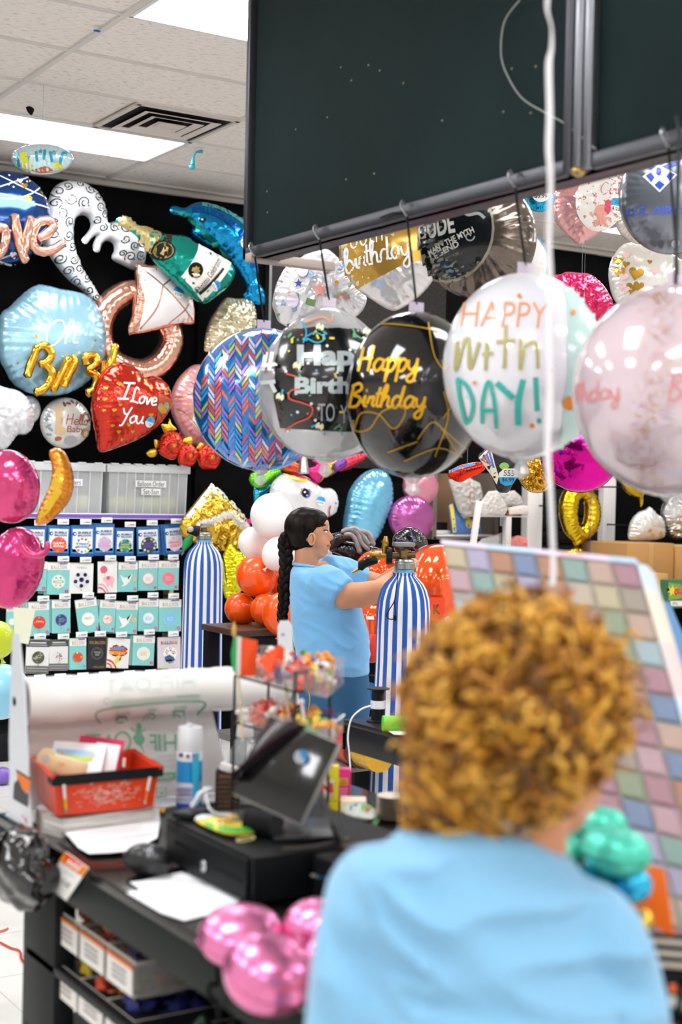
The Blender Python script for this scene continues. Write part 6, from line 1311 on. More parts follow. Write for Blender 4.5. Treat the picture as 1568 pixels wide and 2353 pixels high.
zf = CZ/(EZ)  # floor level below
def Ez(px, z, dd=0):
    p = E(px, 1400, dd); return V(p.x, p.y, z)
for sd in (-1, 1): limb(B_, [Ez(766, .86, sd*.09), Ez(770, .47, sd*.1), Ez(762, .1, sd*.1)], [.1, .065, .045], skin)
body = remesh(B_, .0065, 5, .5); body.build('body', pe_, 70)
# clothes
tee = M('#74b4e4', .85, sheen=.3, bump=.25, bs=9); S_ = G()
ring_loft(S_, [(1300, 700, 27, .078), (1306, 703, 34, .12), (1318, 716, 50, .18), (1338, 735, 68, .205), (1365, 745, 79, .205), (1400, 750, 84, .2), (1430, 756, 87, .195), (1465, 762, 88, .195), (1500, 764, 86, .195), (1530, 768, 82, .19), (1547, 769, 82, .19)], E, tee)
S_.sph(E(728, 1340, -.12), .07, tee); S_.tube([E(736, 1338, -.13), E(762, 1350, -.17), E(789, 1368, -.195)], [.088, .086, .08], tee, 24); S_.tube([E(752, 1316, .12), E(795, 1318, .18), E(834, 1334, .205)], [.085, .075, .068], tee, 24)
sh = remesh(S_, .009, 7, .6)
def folds(p, k):
    q = V(p.x*6+p.z*7, p.y*6-p.z*5, p.z*9)*k; w = noise.noise(V(p.x*3, p.y*3, p.z*3)*k)
    return (.016*noise.noise(q)+.013*(1-abs(noise.noise(q*1.4+V(w*2, 3, 1))))**4-.006)/k
for i, v_ in enumerate(sh.v):
    p = Vector(v_); n1 = folds(p, 1.0); sh.v[i] = tuple(p-FW*n1*.9+RT*n1*.35)
tso = sh.build('t_shirt', pe_, 80)
g = G(); g.tube(ell_ := [E(703+29*math.cos(w), 1300-7*math.cos(w)*-.6, .08*math.sin(w)) for w in [2*PI*k/24 for k in range(24)]], .007, tee, 8, closed=True); g.build('collar', tso)
J_ = G(); jean = M('#2a5f88', .85, bump=.3, bs=60)
ring_loft(J_, [(1528, 768, 77, .18), (1580, 768, 83, .185), (1630, 767, 84, .19), (1680, 765, 78, .185)], E, jean)
for sd in (-1, 1): J_.tube([Ez(768, .86, sd*.09), Ez(770, .47, sd*.1), Ez(762, .12, sd*.1)], [.112, .082, .066], jean, 20)
jj = remesh(J_, .011, 6, .6); jno = jj.build('jeans', pe_, 80)
g = G(); g.tube(catmull([E(700, 1570, -.17), E(712, 1600, -.19), E(708, 1640, -.19)], 5), .003, M('#b58a4a', .6), 5); g.box(E(722, 1565, -.187), (.01, .006, .06), jean); g.build('pocket_seam', jno)
for sd in (-1, 1):
    g = G(); p0 = Ez(758, .05, sd*.1); g.sph(p0+rr_*.07+V(0, 0, .01), (.14, .05, .06), M('#22252c', .6), 20, 12, Matrix.Rotation(math.atan2(rr_.y, rr_.x), 3, 'Z')); 
    for i, v_ in enumerate(g.v): g.v[i] = (v_[0], v_[1], max(v_[2], .004))
    g.build('shoe', pe_)
hair = varm(['#0a0806', '#15100c', '#221a14'], 60, .35, stretch=(1, 1, .2)); H_ = G()
H_.sph(E(699, 1212), (.089, .089, .09), hair, 28, 20); H_.sph(E(685, 1240), (.05, .078, .052), hair, 20, 14); H_.sph(E(717, 1196), (.072, .073, .054), hair, 24, 16); H_.sph(E(700, 1248, -.0), (.042, .07, .035), hair, 16, 12); H_.sph(E(668, 1228), (.03, .03, .03), hair, 14, 10)
hh = remesh(H_, .008, 5, .6)
for i, v_ in enumerate(hh.v):
    p = Vector(v_); hh.v[i] = tuple(p+V(0, 0, noise.noise(V(p.x*20, p.y*20, p.z*90))*.0025))
hh.build('hair', pe_, 80)
g = G(); br = catmull([E(664, 1230, -.0), E(656, 1246, -.0), E(657, 1275), E(657, 1310), E(652, 1345), E(653, 1380), E(649, 1412), E(650, 1430)], 12)
for s_ in range(3):
    pts = []
    for i, p in enumerate(br):
        w = i*.30+s_*2*PI/3; R__ = .019*(1-.35*i/len(br)); pts.append(p+RT*R__*math.sin(w)+FW*.5*R__*math.sin(2*w))
    g.tube(pts, [.0185*(1-.38*i/len(br)) for i in range(len(br))], hair, 10)
g.tube([br[-1], br[-1]-UP*.05], [.012, .004], hair, 8); brd = g.build('braid', pe_, 60)
g = G(); g.tube([E(664, 1229), E(659, 1236)], .02, M('#1a1a1c', .6), 12); g.build('hair_tie', brd)
for sd in (-1, 1):
    g = G(); ec = E(717, 1239, sd*.075); g.sph(ec, (.016, .01, .028), skin, 16, 12); g.tube([ec+V(0, 0, 0)+FW*sd*.009+RT*.013*math.cos(w)+UP*.024*math.sin(w) for w in [2*PI*k/18 for k in range(18)]], .0045, skin, 6, closed=True); g.build('ear', pe_)
    g = G(); g.sph(E(748, 1222, sd*.03), (.008, .013, .0065), M('#efe9e4', .2), 12, 8); g.sph(E(751.5, 1222, sd*.032), (.005, .006, .006), M('#1d120c', .1), 10, 8); g.tube([E(744, 1219, sd*.044), E(750, 1218, sd*.036), E(754, 1220, sd*.026)], .0022, M('#0f0b08', .5), 5); g.build('eye', pe_)
    g = G(); g.tube([E(740, 1209, sd*.05), E(747, 1206, sd*.042), E(754, 1210, sd*.024)], [.002, .0035, .002], M('#1b120d', .6), 5); g.build('eyebrow', pe_)
g = G(); g.tube([E(752, 1254, -.022), E(760, 1253.5, -.008), E(760, 1253.5, .008), E(752, 1254, .022)], .0035, M('#a85a4a', .4), 6); g.build('lips', pe_)

# ------------------------------------------------------------------ second counter with the ribbon spool
z2 = .88; A_ = onz(788, 1653, z2); ct = thing('counter', 'second black counter holding the ribbon spool, left of the curly hair', 'counter', (A_.x+.35, A_.y-.9, 0)); blk_ = M('#1b1d20', .4)
g = G(); g.box((A_.x+.35, A_.y-.9, z2-.01), (.7, 1.8, .02), M('#2c2523', .3), .003); g.build('countertop', ct)
g = G(); g.box((A_.x+.012, A_.y-.9, z2-.06), (.024, 1.8, .09), blk_, .002); g.box((A_.x+.35, A_.y-.012, z2-.06), (.7, .024, .09), blk_, .002); g.build('apron', ct)
for x_ in (.04, .66):
    for y_ in (-.04, -1.76): 
        if x_ > .5 or y_ < -1: g = G(); g.box((A_.x+x_, A_.y+y_, (z2-.02)/2), (.06, .06, z2-.02), blk_); g.build('leg', ct)
def s2(px, py): return onz(px, py, z2)
c = s2(868, 1658); k_ = (c-CAM).dot(FW)/FPX; t = thing('ribbon_spool', 'black spool of white curling ribbon standing on the second counter', 'spool', c)
g = G(); g.lathe([(26*k_, 0), (26*k_, .004), (15*k_, .008), (15*k_, 72*k_), (26*k_, 72*k_+.004), (26*k_, 72*k_+.008), (6*k_, 72*k_+.009)], c, M('#17181a', .4), 28); g.build('reel', t)
g = G(); g.lathe([(15*k_+.001, 30*k_), (17*k_, 31*k_), (17*k_, 48*k_), (15*k_+.001, 49*k_)], c, M('#e2e0e6', .3), 28); g.build('ribbon_winding', t, label='white ribbon winding')
g = G(); zz_ = 5.0; pts = [(852, 1622), (830, 1630), (808, 1652), (800, 1690), (803, 1730), (806, 1772)]; cp = catmull([at(x, y, 4.95) for x, y in pts], 6); g.tube(cp, .0028, M('#efedf2', .4), 6); tag(g.build('ribbon'), 'white ribbon trailing from the spool down past the counter edge', 'ribbon')
g = G(); p0, p1 = onz(880, 1662, z2+.028), onz(950, 1662, z2+.028); g.tube([p0, p1], .026, M('#58c828', .35), 20); tag(g.build('green_tube'), 'bright green cylinder lying on the second counter', 'tube')
g = G(); q = [s2(880, 1675), s2(930, 1672), s2(950, 1692), s2(905, 1690)]; g.quad(*[p+V(0, 0, .003) for p in q], M('#eeeeee', .6), .002); tag(g.build('paper_sheet'), 'white paper on the second counter beside the green cylinder', 'paper')
c = s2(955, 1655); g = G(); g.lathe([(.04, 0), (.043, .01), (.043, .17), (.03, .2), (.024, .21), (.024, .235), (.02, .24)], c, M('#6a625c', .3, alpha=.85, coat=.3), 24); tag(g.build('drink_bottle'), 'dark brown bottle beside the striped tank, half hidden by curly hair', 'bottle')
# under the second counter, behind
g = G(); c = at(812, 1722, 5.9); g.tube([at(775, 1712, 6.1), at(822, 1725, 5.75)], .062, M('#d8341c', .3, coat=.4), 24); tag(g.build('paper_roll'), 'orange red roll under the second counter', 'roll')
g = G(); g.tube([at(826, 1727, 5.76), at(836, 1730, 5.7)], .064, M('#3a342e', .4), 24); g.tube([at(836, 1730, 5.7), at(872, 1742, 5.5)], .055, M('#e0a818', .3, coat=.4), 24); tag(g.build('paper_roll'), 'yellow roll with dark rim beside the orange one', 'roll')
a_ = at(770, 1770, 5.75); g = G(); g.box((a_.x+.05, a_.y+.12, a_.z), (.5, .3, .02), varm(['#6f6a63', '#8c867e'], 8, .7), .003); g.box((a_.x+.05, a_.y+.12, a_.z-.2), (.5, .3, .02), M('#3a3836', .7)); 
for x_ in (-.18, .28): g.box((a_.x+x_, a_.y+.12, a_.z/2), (.03, .28, a_.z), M('#232326', .6))
tag(g.build('low_shelf'), 'low grey shelf under the second counter', 'shelf')
g = G(); c = at(846, 1598, 6.75); g.lathe([(.03, -.02), (.095, -.02), (.1, -.012), (.1, .012), (.095, .02), (.03, .02)], c, M('#15161a', .4), 32, axis=-FW); g.lathe([(.01, -.024), (.062, -.024), (.065, .024), (.01, .026)], c, M('#1f6fc0', .35), 28, axis=-FW); tag(g.build('ribbon_reel'), 'blue reel with black rim behind the woman hip', 'reel')
g = G(); c = at(822, 1640, 6.9); g.box(c, (.16, .02, .28), M('#8f8a84', .6), 0, R_)
for i in range(7):
    for j in range(9): g.sph(c+RT*(-.06+.02*i)+UP*(-.12+.03*j)-FW*.011, .003, M('#2a2826', .8), 6, 4)
tag(g.build('perforated_panel'), 'grey perforated panel behind the woman thigh', 'panel')

# ================================================================== front counter and what is on it
DZ = .88
def d(px, py, h=0): return onz(px, py, DZ+h)
e0 = d(23, 1882); e1 = d(451, 2156); DX0 = (e0.x+e1.x)/2; DY1 = e0.y+.075; DY0 = 1.845; DX1 = 2.14; DXN = 1.5; DYN = 2.12
dt = thing('counter', 'black sales counter in front with register, bag roll and red bin', 'counter', ((DX0+DX1)/2, (DY0+DY1)/2, 0))
topm = M('#171414', .16, coat=.15); apm = M('#181e1b', .5)
g = G(); g.box(((DX0+DX1)/2, (DYN+DY1)/2, DZ-.012), (DX1-DX0, DY1-DYN, .024), topm, .002); g.box(((DX0+DXN)/2, (DY0+DYN)/2, DZ-.0121), (DXN-DX0, DYN-DY0+.01, .0239), topm, .002); g.build('countertop', dt)
g = G(); g.box((DX0+.014, (DY0+DY1)/2, DZ-.062), (.026, DY1-DY0, .078), apm, .002); g.build('apron', dt, label='dark grey green front apron')
g = G(); g.box(((DX0+DX1)/2, DY1-.014, DZ-.062), (DX1-DX0-.06, .026, .078), apm, .002); g.build('apron', dt)
legm = M('#1c1f20', .5)
lx0 = onx(55, 2045, DX0+.03).y; lx1 = onx(128, 2045, DX0+.03).y
for (x_, y_) in ((DX0+.055, (lx0+lx1)/2), (DX1-.05, DY1-.06), (DX1-.05, DYN+.06), (DX0+.055, DY0+.06)):
    g = G(); g.box((x_, y_, (DZ-.1)/2), (.05, abs(lx0-lx1), DZ-.1), legm, .003); g.build('leg', dt)
sz = onx(300, 2300, DX0+.08).z
for z_ in (sz-.02, sz-.2, .12):
    g = G(); g.box(((DX0+DXN)/2, (DY0+DY1)/2-.05, z_), (DXN-DX0-.06, DY1-DY0-.2, .02), M('#15171a', .5), .002); g.build('inner_shelf', dt)
g = G(); g.box((DXN-.02, (DY0+DY1)/2-.05, DZ/2-.06), (.02, DY1-DY0-.2, DZ-.2), M('#0e0f11', .6)); g.build('back_panel', dt)
# latex balloon stock bins under the counter
clr = M('#cfcac2', .12, alpha=.28, coat=.6)
BXx = DX0+.05
def stock(y0, y1, zt, zb_, cols, label, dep=.3):
    t = thing('stock_bin', label, 'storage bin', (BXx+dep/2, (y0+y1)/2, zb_), 'clear bins under the counter')
    g = G(); w_ = .003
    for yy in (y0, y1): g.box((BXx+dep/2, yy, (zt+zb_)/2), (dep, w_, zt-zb_), clr)
    for xx in (BXx, BXx+dep): g.box((xx, (y0+y1)/2, (zt+zb_)/2), (w_, abs(y1-y0), zt-zb_), clr)
    g.box((BXx+dep/2, (y0+y1)/2, zb_+.002), (dep, abs(y1-y0), w_), clr)
    g.tube([V(BXx, y0, zt), V(BXx, y1, zt), V(BXx+dep, y1, zt), V(BXx+dep, y0, zt)], .004, M('#b7aea4', .3), 6, closed=True); g.build('bin_body', t)
    g = G(); g.box((BXx-.004, (y0+y1)/2, zb_+(zt-zb_)*.45), (.002, abs(y1-y0)*.92, (zt-zb_)*.8), M('#eeeae6', .6)); g.box((BXx-.0055, (y0+y1)/2, zb_+(zt-zb_)*.87), (.002, abs(y1-y0)*.94, .008), M('#e0742a', .6))
    for q in range(3): g.box((BXx-.0057, (y0+y1)/2, zb_+(zt-zb_)*(.3+.16*q)), (.001, abs(y1-y0)*.5, .006), M('#a9a6a4', .6))
    g.build('label_card', t, label='white label card with orange edge')
    g = G(); rn = random.Random(label)
    for q in range(46):
        p = V(BXx+rn.uniform(.03, dep-.03), min(y0, y1)+rn.uniform(.02, abs(y1-y0)-.02), zb_+.03+rn.uniform(0, (zt-zb_)*.75))
        a_ = rn.uniform(0, 6.28); dr = V(math.cos(a_), math.sin(a_)*.5, rn.uniform(-.4, .4))
        g.tube([p-dr*.03, p-dr*.01, p+dr*.018, p+dr*.03], [.004, .008, .02, .006], M(rn.choice(cols), .5), 7)
    o = g.build('latex_balloons'); tag(stuff(o), 'loose flat latex balloons in the '+label, 'balloons')
def yz(px, py): p = onx(px, py, BXx); return p.y, p.z
y0a, za = yz(131, 2085); y1a, _ = yz(180, 2130); _, zba = yz(135, 2150)
y2a, _ = yz(245, 2180); y3a, _ = yz(306, 2215)
dy = (y1a-y3a)/2; h_ = za-zba
PUR = ['#4a4468', '#3b3560', '#57507a']; ORA = ['#d8641e', '#b5541a', '#8f3a5a']
stock(y0a, y0a-dy*.96, za-.004, za-h_*1.25, ['#c8641e', '#a84a1a'], 'upper clear bin nearest the counter leg, with orange balloons')
stock(y0a-dy*1.0, y0a-dy*1.96, za-.004, za-h_*1.25, ['#b5541a', '#8f2a4a', '#c86a2a'], 'middle upper clear bin, with orange and dark pink balloons')
stock(y0a-dy*2.0, y0a-dy*2.96, za-.004, za-h_*1.25, PUR, 'upper clear bin farthest from the leg, with purple balloons')
_, zc = yz(136, 2215); 
stock(y0a, y0a-dy*.96, zc, zc-h_*1.2, ['#c8a818', '#b8981a'], 'lower clear bin nearest the counter leg, with yellow balloons')
stock(y0a-dy*1.0, y0a-dy*1.96, zc, zc-h_*1.2, ['#d8501a', '#c8401a', '#e0742a'], 'middle lower clear bin, with orange red balloons')
stock(y0a-dy*2.0, y0a-dy*2.96, zc, zc-h_*1.2, ['#2a2f78', '#23286a'], 'lower clear bin farthest from the leg, with navy balloons')
stock(y0a-dy*3.5, y0a-dy*4.5, zc-.0, zc-h_*1.2, ['#1a2a20', '#17351f'], 'lower clear bin with dark green balloons, below the pink foil balloons')
stock(y0a-dy*4.6, y0a-dy*5.5, zc-.0, zc-h_*1.2, ['#1a4a28', '#17351f'], 'clear bin with green balloons behind the hanging black cord')

# bag roll stand
SX = DX0+.01; ry = 3.31
rl = ony(50, 1612, ry); rr = ony(648, 1573, ry); rc_z = (rl.z+rr.z)/2; rad = .056; rx_0, rx_1 = SX+.02, rr.x
bs_ = thing('bag_roll_stand', 'white metal stand holding the roll of plastic bags', 'stand', ((rx_0+rx_1)/2, ry, DZ)); wmt = M('#d9dce2', .35, .1)
def plate(P, x, th=.004):
    q = [onx(px, py, x) for px, py in P]; q = [V(p.x, p.y, max(p.z, DZ+.001)) for p in q]; g = G(); n = len(q)
    g.add(q+[p+V(th, 0, 0) for p in q], [tuple(range(n))[::-1], tuple(range(n, 2*n))]+[(i, (i+1) % n, n+(i+1) % n, n+i) for i in range(n)], wmt); return g
g = plate([(28, 1460), (42, 1456), (56, 1590), (64, 1780), (72, 1908), (18, 1868), (22, 1800), (20, 1700)], SX)
fr = Fr(onx(45, 1800, SX), (-1, 0, 0)); fnp = lambda x, y, e: onx(x, y, SX-e)
stamp(g, [[(37, 1768), (72, 1790), (68, 1815), (60, 1822), (46, 1810), (40, 1790)]], M('#e0742a', .5), fnp, 30, 0); stamp(g, [[(32, 1800), (42, 1790), (50, 1812), (60, 1824), (66, 1822), (64, 1855), (30, 1835)]], M('#3a3c42', .5), fnp, 30, 0)
stamp(g, [[(37, 1768), (72, 1790), (72, 1794), (37, 1772)]], M('#1a1b1e', .5), fnp, 30, 1); stamp(g, rct(52, 1875, 4, 4)+rct(58, 1882, 5, 5)+rct(60, 1888, 3, 6), M('#c8406a'), fnp, 30, 0)
g.build('side_plate', bs_, label='white side plate with an orange and grey sticker')
RXp = rr.x+.012
g = plate([(638, 1440), (644, 1426), (660, 1426), (669, 1440), (672, 1500), (690, 1660), (712, 1850), (640, 1880), (648, 1700), (640, 1560)], RXp); stamp(g, text('H', 650, 1458, 6, 8), M('#555'), lambda x, y, e: onx(x, y, RXp-e), 30, 0); g.build('side_plate', bs_)
g = G(); g.box(((SX+RXp)/2, ry+.0, DZ+.004), (RXp-SX, .1, .006), wmt, .001); g.build('base_plate', bs_)
g = G(); g.tube([V(SX, ry, rc_z), V(RXp, ry, rc_z)], .012, M('#8a8c90', .3, .8), 12); g.build('spindle', bs_)
br_ = thing('bag_roll', 'thick roll of white plastic bags with mirrored green print', 'roll', ((rx_0+rx_1)/2, ry, rc_z-rad)); filmm = M('#f1eeec', .3, coat=.4, bump=.35, bs=7)
g = G(); n_ = 40; c0 = V((rx_0+rx_1)/2, ry, rc_z); L_ = rx_1-rx_0
g.lathe([(.015, -L_/2)]+[(rad*(1+.02*math.sin(k*1.3)+.012*math.sin(k*3.1)), -L_/2+L_*k/n_) for k in range(n_+1)]+[(.015, L_/2)], c0, filmm, 40, axis=V(1, 0, 0), fn=lambda w, t_: 1+.012*math.sin(5*w+t_*9), cap=False)
def onroll(x, y, e):
    R_1 = rad*1.03+e; dd_ = ray(x, y); oy, oz = -ry, CZ-rc_z; A = dd_.y**2+dd_.z**2; Bq = 2*(oy*dd_.y+oz*dd_.z); Cq = oy*oy+oz*oz-R_1*R_1
    D_ = Bq*Bq-4*A*Cq; tt = (-Bq-math.sqrt(max(D_, 0)))/(2*A); return CAM+dd_*tt
grn = M('#4a9a72', .5); grl = M('#a8cdbb', .5)
def Z8a(p): return Z1(p, 0, 1400, 3.015)
stamp(g, strokes([Z8a([(695, 795), (720, 695), (1385, 638), (1360, 735)])], 3), grn, onroll, 8, 0)
stamp(g, text('RECYCLE', *Z8a([(852, 722)])[0], 32, 6, -.07, mirror=True)+text('REUSE', *Z8a([(1055, 698)])[0], 18, 6, -.07, mirror=True)+text('REDUCE', *Z8a([(1250, 680)])[0], 28, 6, -.07, mirror=True), grn, onroll, 8, 0)
stamp(g, strokes([Z8a([(800, 775), (820, 752), (870, 750), (882, 772)]), Z8a([(810, 785), (860, 784)])], 4)+strokes([Z8a([(990, 775), (1005, 745), (1050, 725), (1075, 745), (1050, 765)]), Z8a([(1015, 770), (1030, 748), (1050, 755)])], 2.5)+strokes([Z8a([(1200, 705), (1210, 750)]), Z8a([(1200, 708), (1280, 705)]), Z8a([(1275, 708), (1270, 745)]), Z8a([(1215, 725), (1255, 750)])], 3), grn, onroll, 8, 0)
for k, y_ in enumerate((600, 614, 628, 642)): stamp(g, stroke(Z8a([(780-k*4, y_+34), (1390, y_-10)]), 1.2, 1), grl, onroll, 12, 0)
stamp(g, text('PLEASE DO NOT', *Z8a([(1300, 600)])[0], 52, 5, -.06, mirror=True), grn, onroll, 8, 0)
stamp(g, text('HIFLOAT', *Z8a([(1040, 510)])[0], 210, 34, -.06, mirror=True), M('#dbe9e2', .5), onroll, 8, 0)
stamp(g, stroke(Z8a([(720, 620), (758, 615), (758, 645), (738, 665), (722, 645), (720, 620)]), 1.5, 1), grl, onroll, 8, 0); stamp(g, text('MADE IN CHINA', *Z8a([(245, 520)])[0], 32, 4, -.05), M('#c9c9cc'), onroll, 8, 0)
g.build('film_roll', br_, 60)
g = G(); nx_, nz_ = 26, 14; vs = []; sy0 = ry+rad*.5
TL_, TR_, BR2, BL_ = ony(66, 1655, sy0), ony(488, 1625, sy0), ony(528, 1838, sy0), ony(70, 1890, sy0)
for j in range(nz_+1):
    for i in range(nx_+1):
        u, v_ = i/nx_, j/nz_; p = TL_.lerp(TR_, u).lerp(BL_.lerp(BR2, u), v_); p = V(p.x, p.y+.012*math.sin(u*9+v_*2)+.008*math.sin(u*23)*v_+.0*v_*v_*u, max(p.z, DZ+.01)); vs.append(p)
g.add(vs, [(j*(nx_+1)+i, j*(nx_+1)+i+1, (j+1)*(nx_+1)+i+1, (j+1)*(nx_+1)+i) for j in range(nz_) for i in range(nx_)], M('#ece7e3', .4, coat=.3, alpha=.93))
def onsheet(x, y, e):
    p = ony(x, y, sy0); u = (p.x-TL_.x)/(TR_.x-TL_.x); v_ = (TL_.z-p.z)/(TL_.z-BL_.z); return ony(x, y, sy0+.012*math.sin(u*9+v_*2)+.008*math.sin(u*23)*v_-.003-e)
gr2 = M('#7db895', .5)
for ch, cx, w_ in (('T', 214, 36), ('A', 250, 36), ('F', 352, 16), ('I', 367, 6), ('H', 392, 30)):
    stamp(g, text(ch, cx, 1706, w_, 38, -.03, mirror=True), gr2, onsheet, 10, 0)
stamp(g, stroke([(282+18*math.cos(2*PI*k/16), 1704+22*math.sin(2*PI*k/16)) for k in range(16)], 5, 2, closed=True), gr2, onsheet, 8, 0)
stamp(g, [[(314, 1665), (320, 1660), (326, 1668), (324, 1680), (334, 1700), (326, 1712), (332, 1730), (322, 1732), (318, 1716), (312, 1732), (307, 1728), (312, 1710), (304, 1696), (314, 1682)]]+stroke([(300, 1672), (316, 1684), (334, 1676)], 3, 2), gr2, onsheet, 8, 0)
for k in range(3): stamp(g, stroke([(365, 1738+k*12), (405, 1734+k*12)], 1.2), grl, onsheet, 14, 0)
stamp(g, [[(362, 1776), (404, 1774), (404, 1790), (362, 1794)]], gr2, onsheet, 12, 0); stamp(g, text('PLEASE', 380, 1784, 32, 9, 0, mirror=True), M('#f0eeea'), onsheet, 10, 1); stamp(g, stroke([(360, 1812), (382, 1810), (382, 1832), (362, 1834)], 2.5, 1, closed=True)+stroke([(366, 1818), (378, 1828)], 2)+stroke([(378, 1816), (366, 1830)], 2), gr2, onsheet, 10, 0)
g.build('hanging_sheet', br_, 60, 'loose bag sheet hanging down from the roll')

# papers and the red bin
def sheet(P, label, h=.002, mat=None, name='paper_sheet', th=.001, lines=None, sm=1):
    q = [d(x, y, h) for x, y in (catmull([Vector(p) for p in P], sm, True) if sm > 1 else P)]; g = G(); n = len(q)
    g.add([p+V(0, 0, th) for p in q]+q, [tuple(range(n)), tuple(range(n, 2*n))[::-1]]+[(i, n+i, n+(i+1) % n, (i+1) % n) for i in range(n)], mat or paper('#f4f5f8'))
    for p_, m_ in (lines or ()): stamp(g, p_, m_, lambda x, y, e: d(x, y, h+th+e*.3), 60, 0)
    return tag(g.build(name, None, 30), label, 'paper')
sheet([(70, 1888), (100, 1850), (150, 1852), (142, 1882), (95, 1898)], 'yellow envelope sticking out under the red bin, left side', .002, M('#e0a83a', .6), 'envelope')
sheet([(330, 1838), (384, 1842), (378, 1868), (350, 1862)], 'torn orange yellow paper behind the right corner of the red bin', .002, M('#e5a02c', .6))
sheet([(82, 1893), (100, 1912), (140, 1924), (352, 1892), (330, 1862), (110, 1880)], 'stack of papers under the red bin', .0, th=.04, mat=varm(['#d9cfc0', '#f2efe9', '#8a8680', '#efe9e0'], 60, .8, stretch=(.1, .1, 8)), name='paper_stack')
ln = []
for k in range(6): ln += stroke([(165+k*6, 1886+k*6.5), (330-k*1, 1872+k*7)], 1.2)
sheet([(120, 1880), (250, 1868), (366, 1858), (368, 1890), (362, 1925), (310, 1955), (250, 1960), (205, 1962), (180, 1948), (150, 1915)], 'large white sheet with faint writing lying in front of the red bin', .009, lines=[(ln, M('#cfcfd6')), (stroke([(188, 1940), (350, 1917)], 1.4), M('#7d7d88'))])
g = G(); q = [(130, 1935), (195, 1960), (230, 1965), (300, 1962), (215, 1970), (150, 1955)]; sheet(q, 'dark folder edge under the large white sheet', .0005, M('#1a1a1d', .5), 'folder')
HB = .046; FL, FRr, BLb = d(131, 1876, HB), d(352, 1853, HB), d(88, 1834, HB); BRb = FRr+BLb-FL
hz = onx(114, 1792, FL.x-.012).z; hz = min(max(hz, DZ+.14), DZ+.17)
rb_ = thing('red_bin', 'red plastic bin with black rim full of packets, on the counter', 'bin', (FL+BRb)/2); redm = varm(['#d43410', '#de3c14', '#e04418'], 5, .4)
cc = (FL+BRb)/2
def up_(p, s_, h): q = cc+(p-cc)*s_; return V(q.x, q.y, DZ+HB+h)
Hh = hz-DZ-HB; g = G(); base = [FL, FRr, BRb, BLb]; t0 = [up_(p, 1.0, 0) for p in base]; t1 = [up_(p, 1.09, Hh) for p in base]; i1 = [up_(p, 1.04, Hh) for p in base]; i0 = [up_(p, .95, .006) for p in base]
for i in range(4):
    j = (i+1) % 4; g.quad(t0[i], t0[j], t1[j], t1[i], redm); g.quad(i1[i], i1[j], i0[j], i0[i], redm); g.quad(t1[i], t1[j], i1[j], i1[i], redm)
g.add(t0, [(3, 2, 1, 0)], redm); g.add(i0, [(0, 1, 2, 3)], redm); o_ = g.build('bin_body', rb_, 30)
g = G(); rim = [up_(p, 1.12, Hh-.004) for p in base]
rc = catmull([rim[3].lerp(rim[0], .75), rim[0].lerp(rim[3], .06), rim[0].lerp(rim[1], .05), rim[0].lerp(rim[1], .5), rim[1].lerp(rim[0], .05), rim[1].lerp(rim[2], .08), rim[1].lerp(rim[2], .4)], 5)
vs = []
for p in rc: vs += [p+V(0, 0, .006), p+V(0, 0, -.018), p+V(.008, 0, -.018), p+V(.008, .002, .006)]
g.add(vs, [(4*i+k, 4*i+(k+1) % 4, 4*i+4+(k+1) % 4, 4*i+4+k) for i in range(len(rc)-1) for k in range(4)]+[(0, 1, 2, 3), tuple(4*len(rc)-4+k for k in range(4))[::-1]], M('#1f2124', .4)); g.build('rim_band', rb_, label='black rim band')
g = G(); g.tube([up_(rim[3], 1.0, Hh), up_(rim[0], 1, Hh)], .005, redm, 6); g.tube([up_(rim[1], 1, Hh), up_(rim[2], 1, Hh), up_(rim[3], 1, Hh)], .005, redm, 6); g.build('rim', rb_)
# white scuff wear and pencils on the front
ux = (FRr-FL).normalized(); out_ = V(-ux.y, ux.x, 0); out_ = out_ if out_.dot(FW) < 0 else -out_
rn = random.Random(1); g = G(); scm = M('#e9b0a4', .7)
for k in range(240):
    u = .5+rn.gauss(0, .17); v_ = .45+rn.gauss(0, .15)
    if .15 < u < .85 and .1 < v_ < .75:
        p = t0[0].lerp(t0[1], u).lerp(t1[0].lerp(t1[1], u), v_)+out_*.0012; s_ = rn.uniform(.001, .0035); q_ = ux*s_*1.8; w_ = V(0, 0, s_*.5); g.quad(p-q_, p-w_, p+q_, p+w_, scm)
g.build('scuff_marks', rb_, label='pale scuffs on the front')
def pencil(u, label, col):
    p0 = t0[0].lerp(t0[1], u)+out_*.006+V(0, 0, .01); p1 = t1[0].lerp(t1[1], u)+out_*.008+V(0, 0, -.02); g = G(); g.tube([p0.lerp(p1, .1), p0.lerp(p1, .5)], .0035, M(col, .4), 6); g.tube([p0.lerp(p1, .5), p1], .0035, M('#f0eee8', .4), 6); g.tube([p0, p0.lerp(p1, .1)], .0036, M('#b9b4b0', .3, .6), 6); tag(g.build('pencil'), label, 'pencil')
pencil(.08, 'white and yellow pencil on the left of the red bin front', '#e0b82a'); pencil(.9, 'orange pencil on the right of the red bin front', '#e07a3a')
def card_in(px, py, Z, w, h, rot, tiltz, mat, label, name='party_packet', cat='packet', prints=(), th=.006):
    c = at(px, py, Z); fr = Fr(c, -FW+V(0, 0, tiltz)); R = Matrix((fr.u, fr.v, fr.n)).transposed() @ Matrix.Rotation(rot, 3, 'Z'); g = G(); g.box(c, (w, h, th), mat, .0015, R)
    for k, (po, m_) in enumerate(prints): stamp(g, po, m_, lambda x, y, e: fr.w(*fr.px(x, y), th/2+e), 20, k)
    return tag(g.build(name), label, cat)
Zb = (cc-CAM).dot(FW)
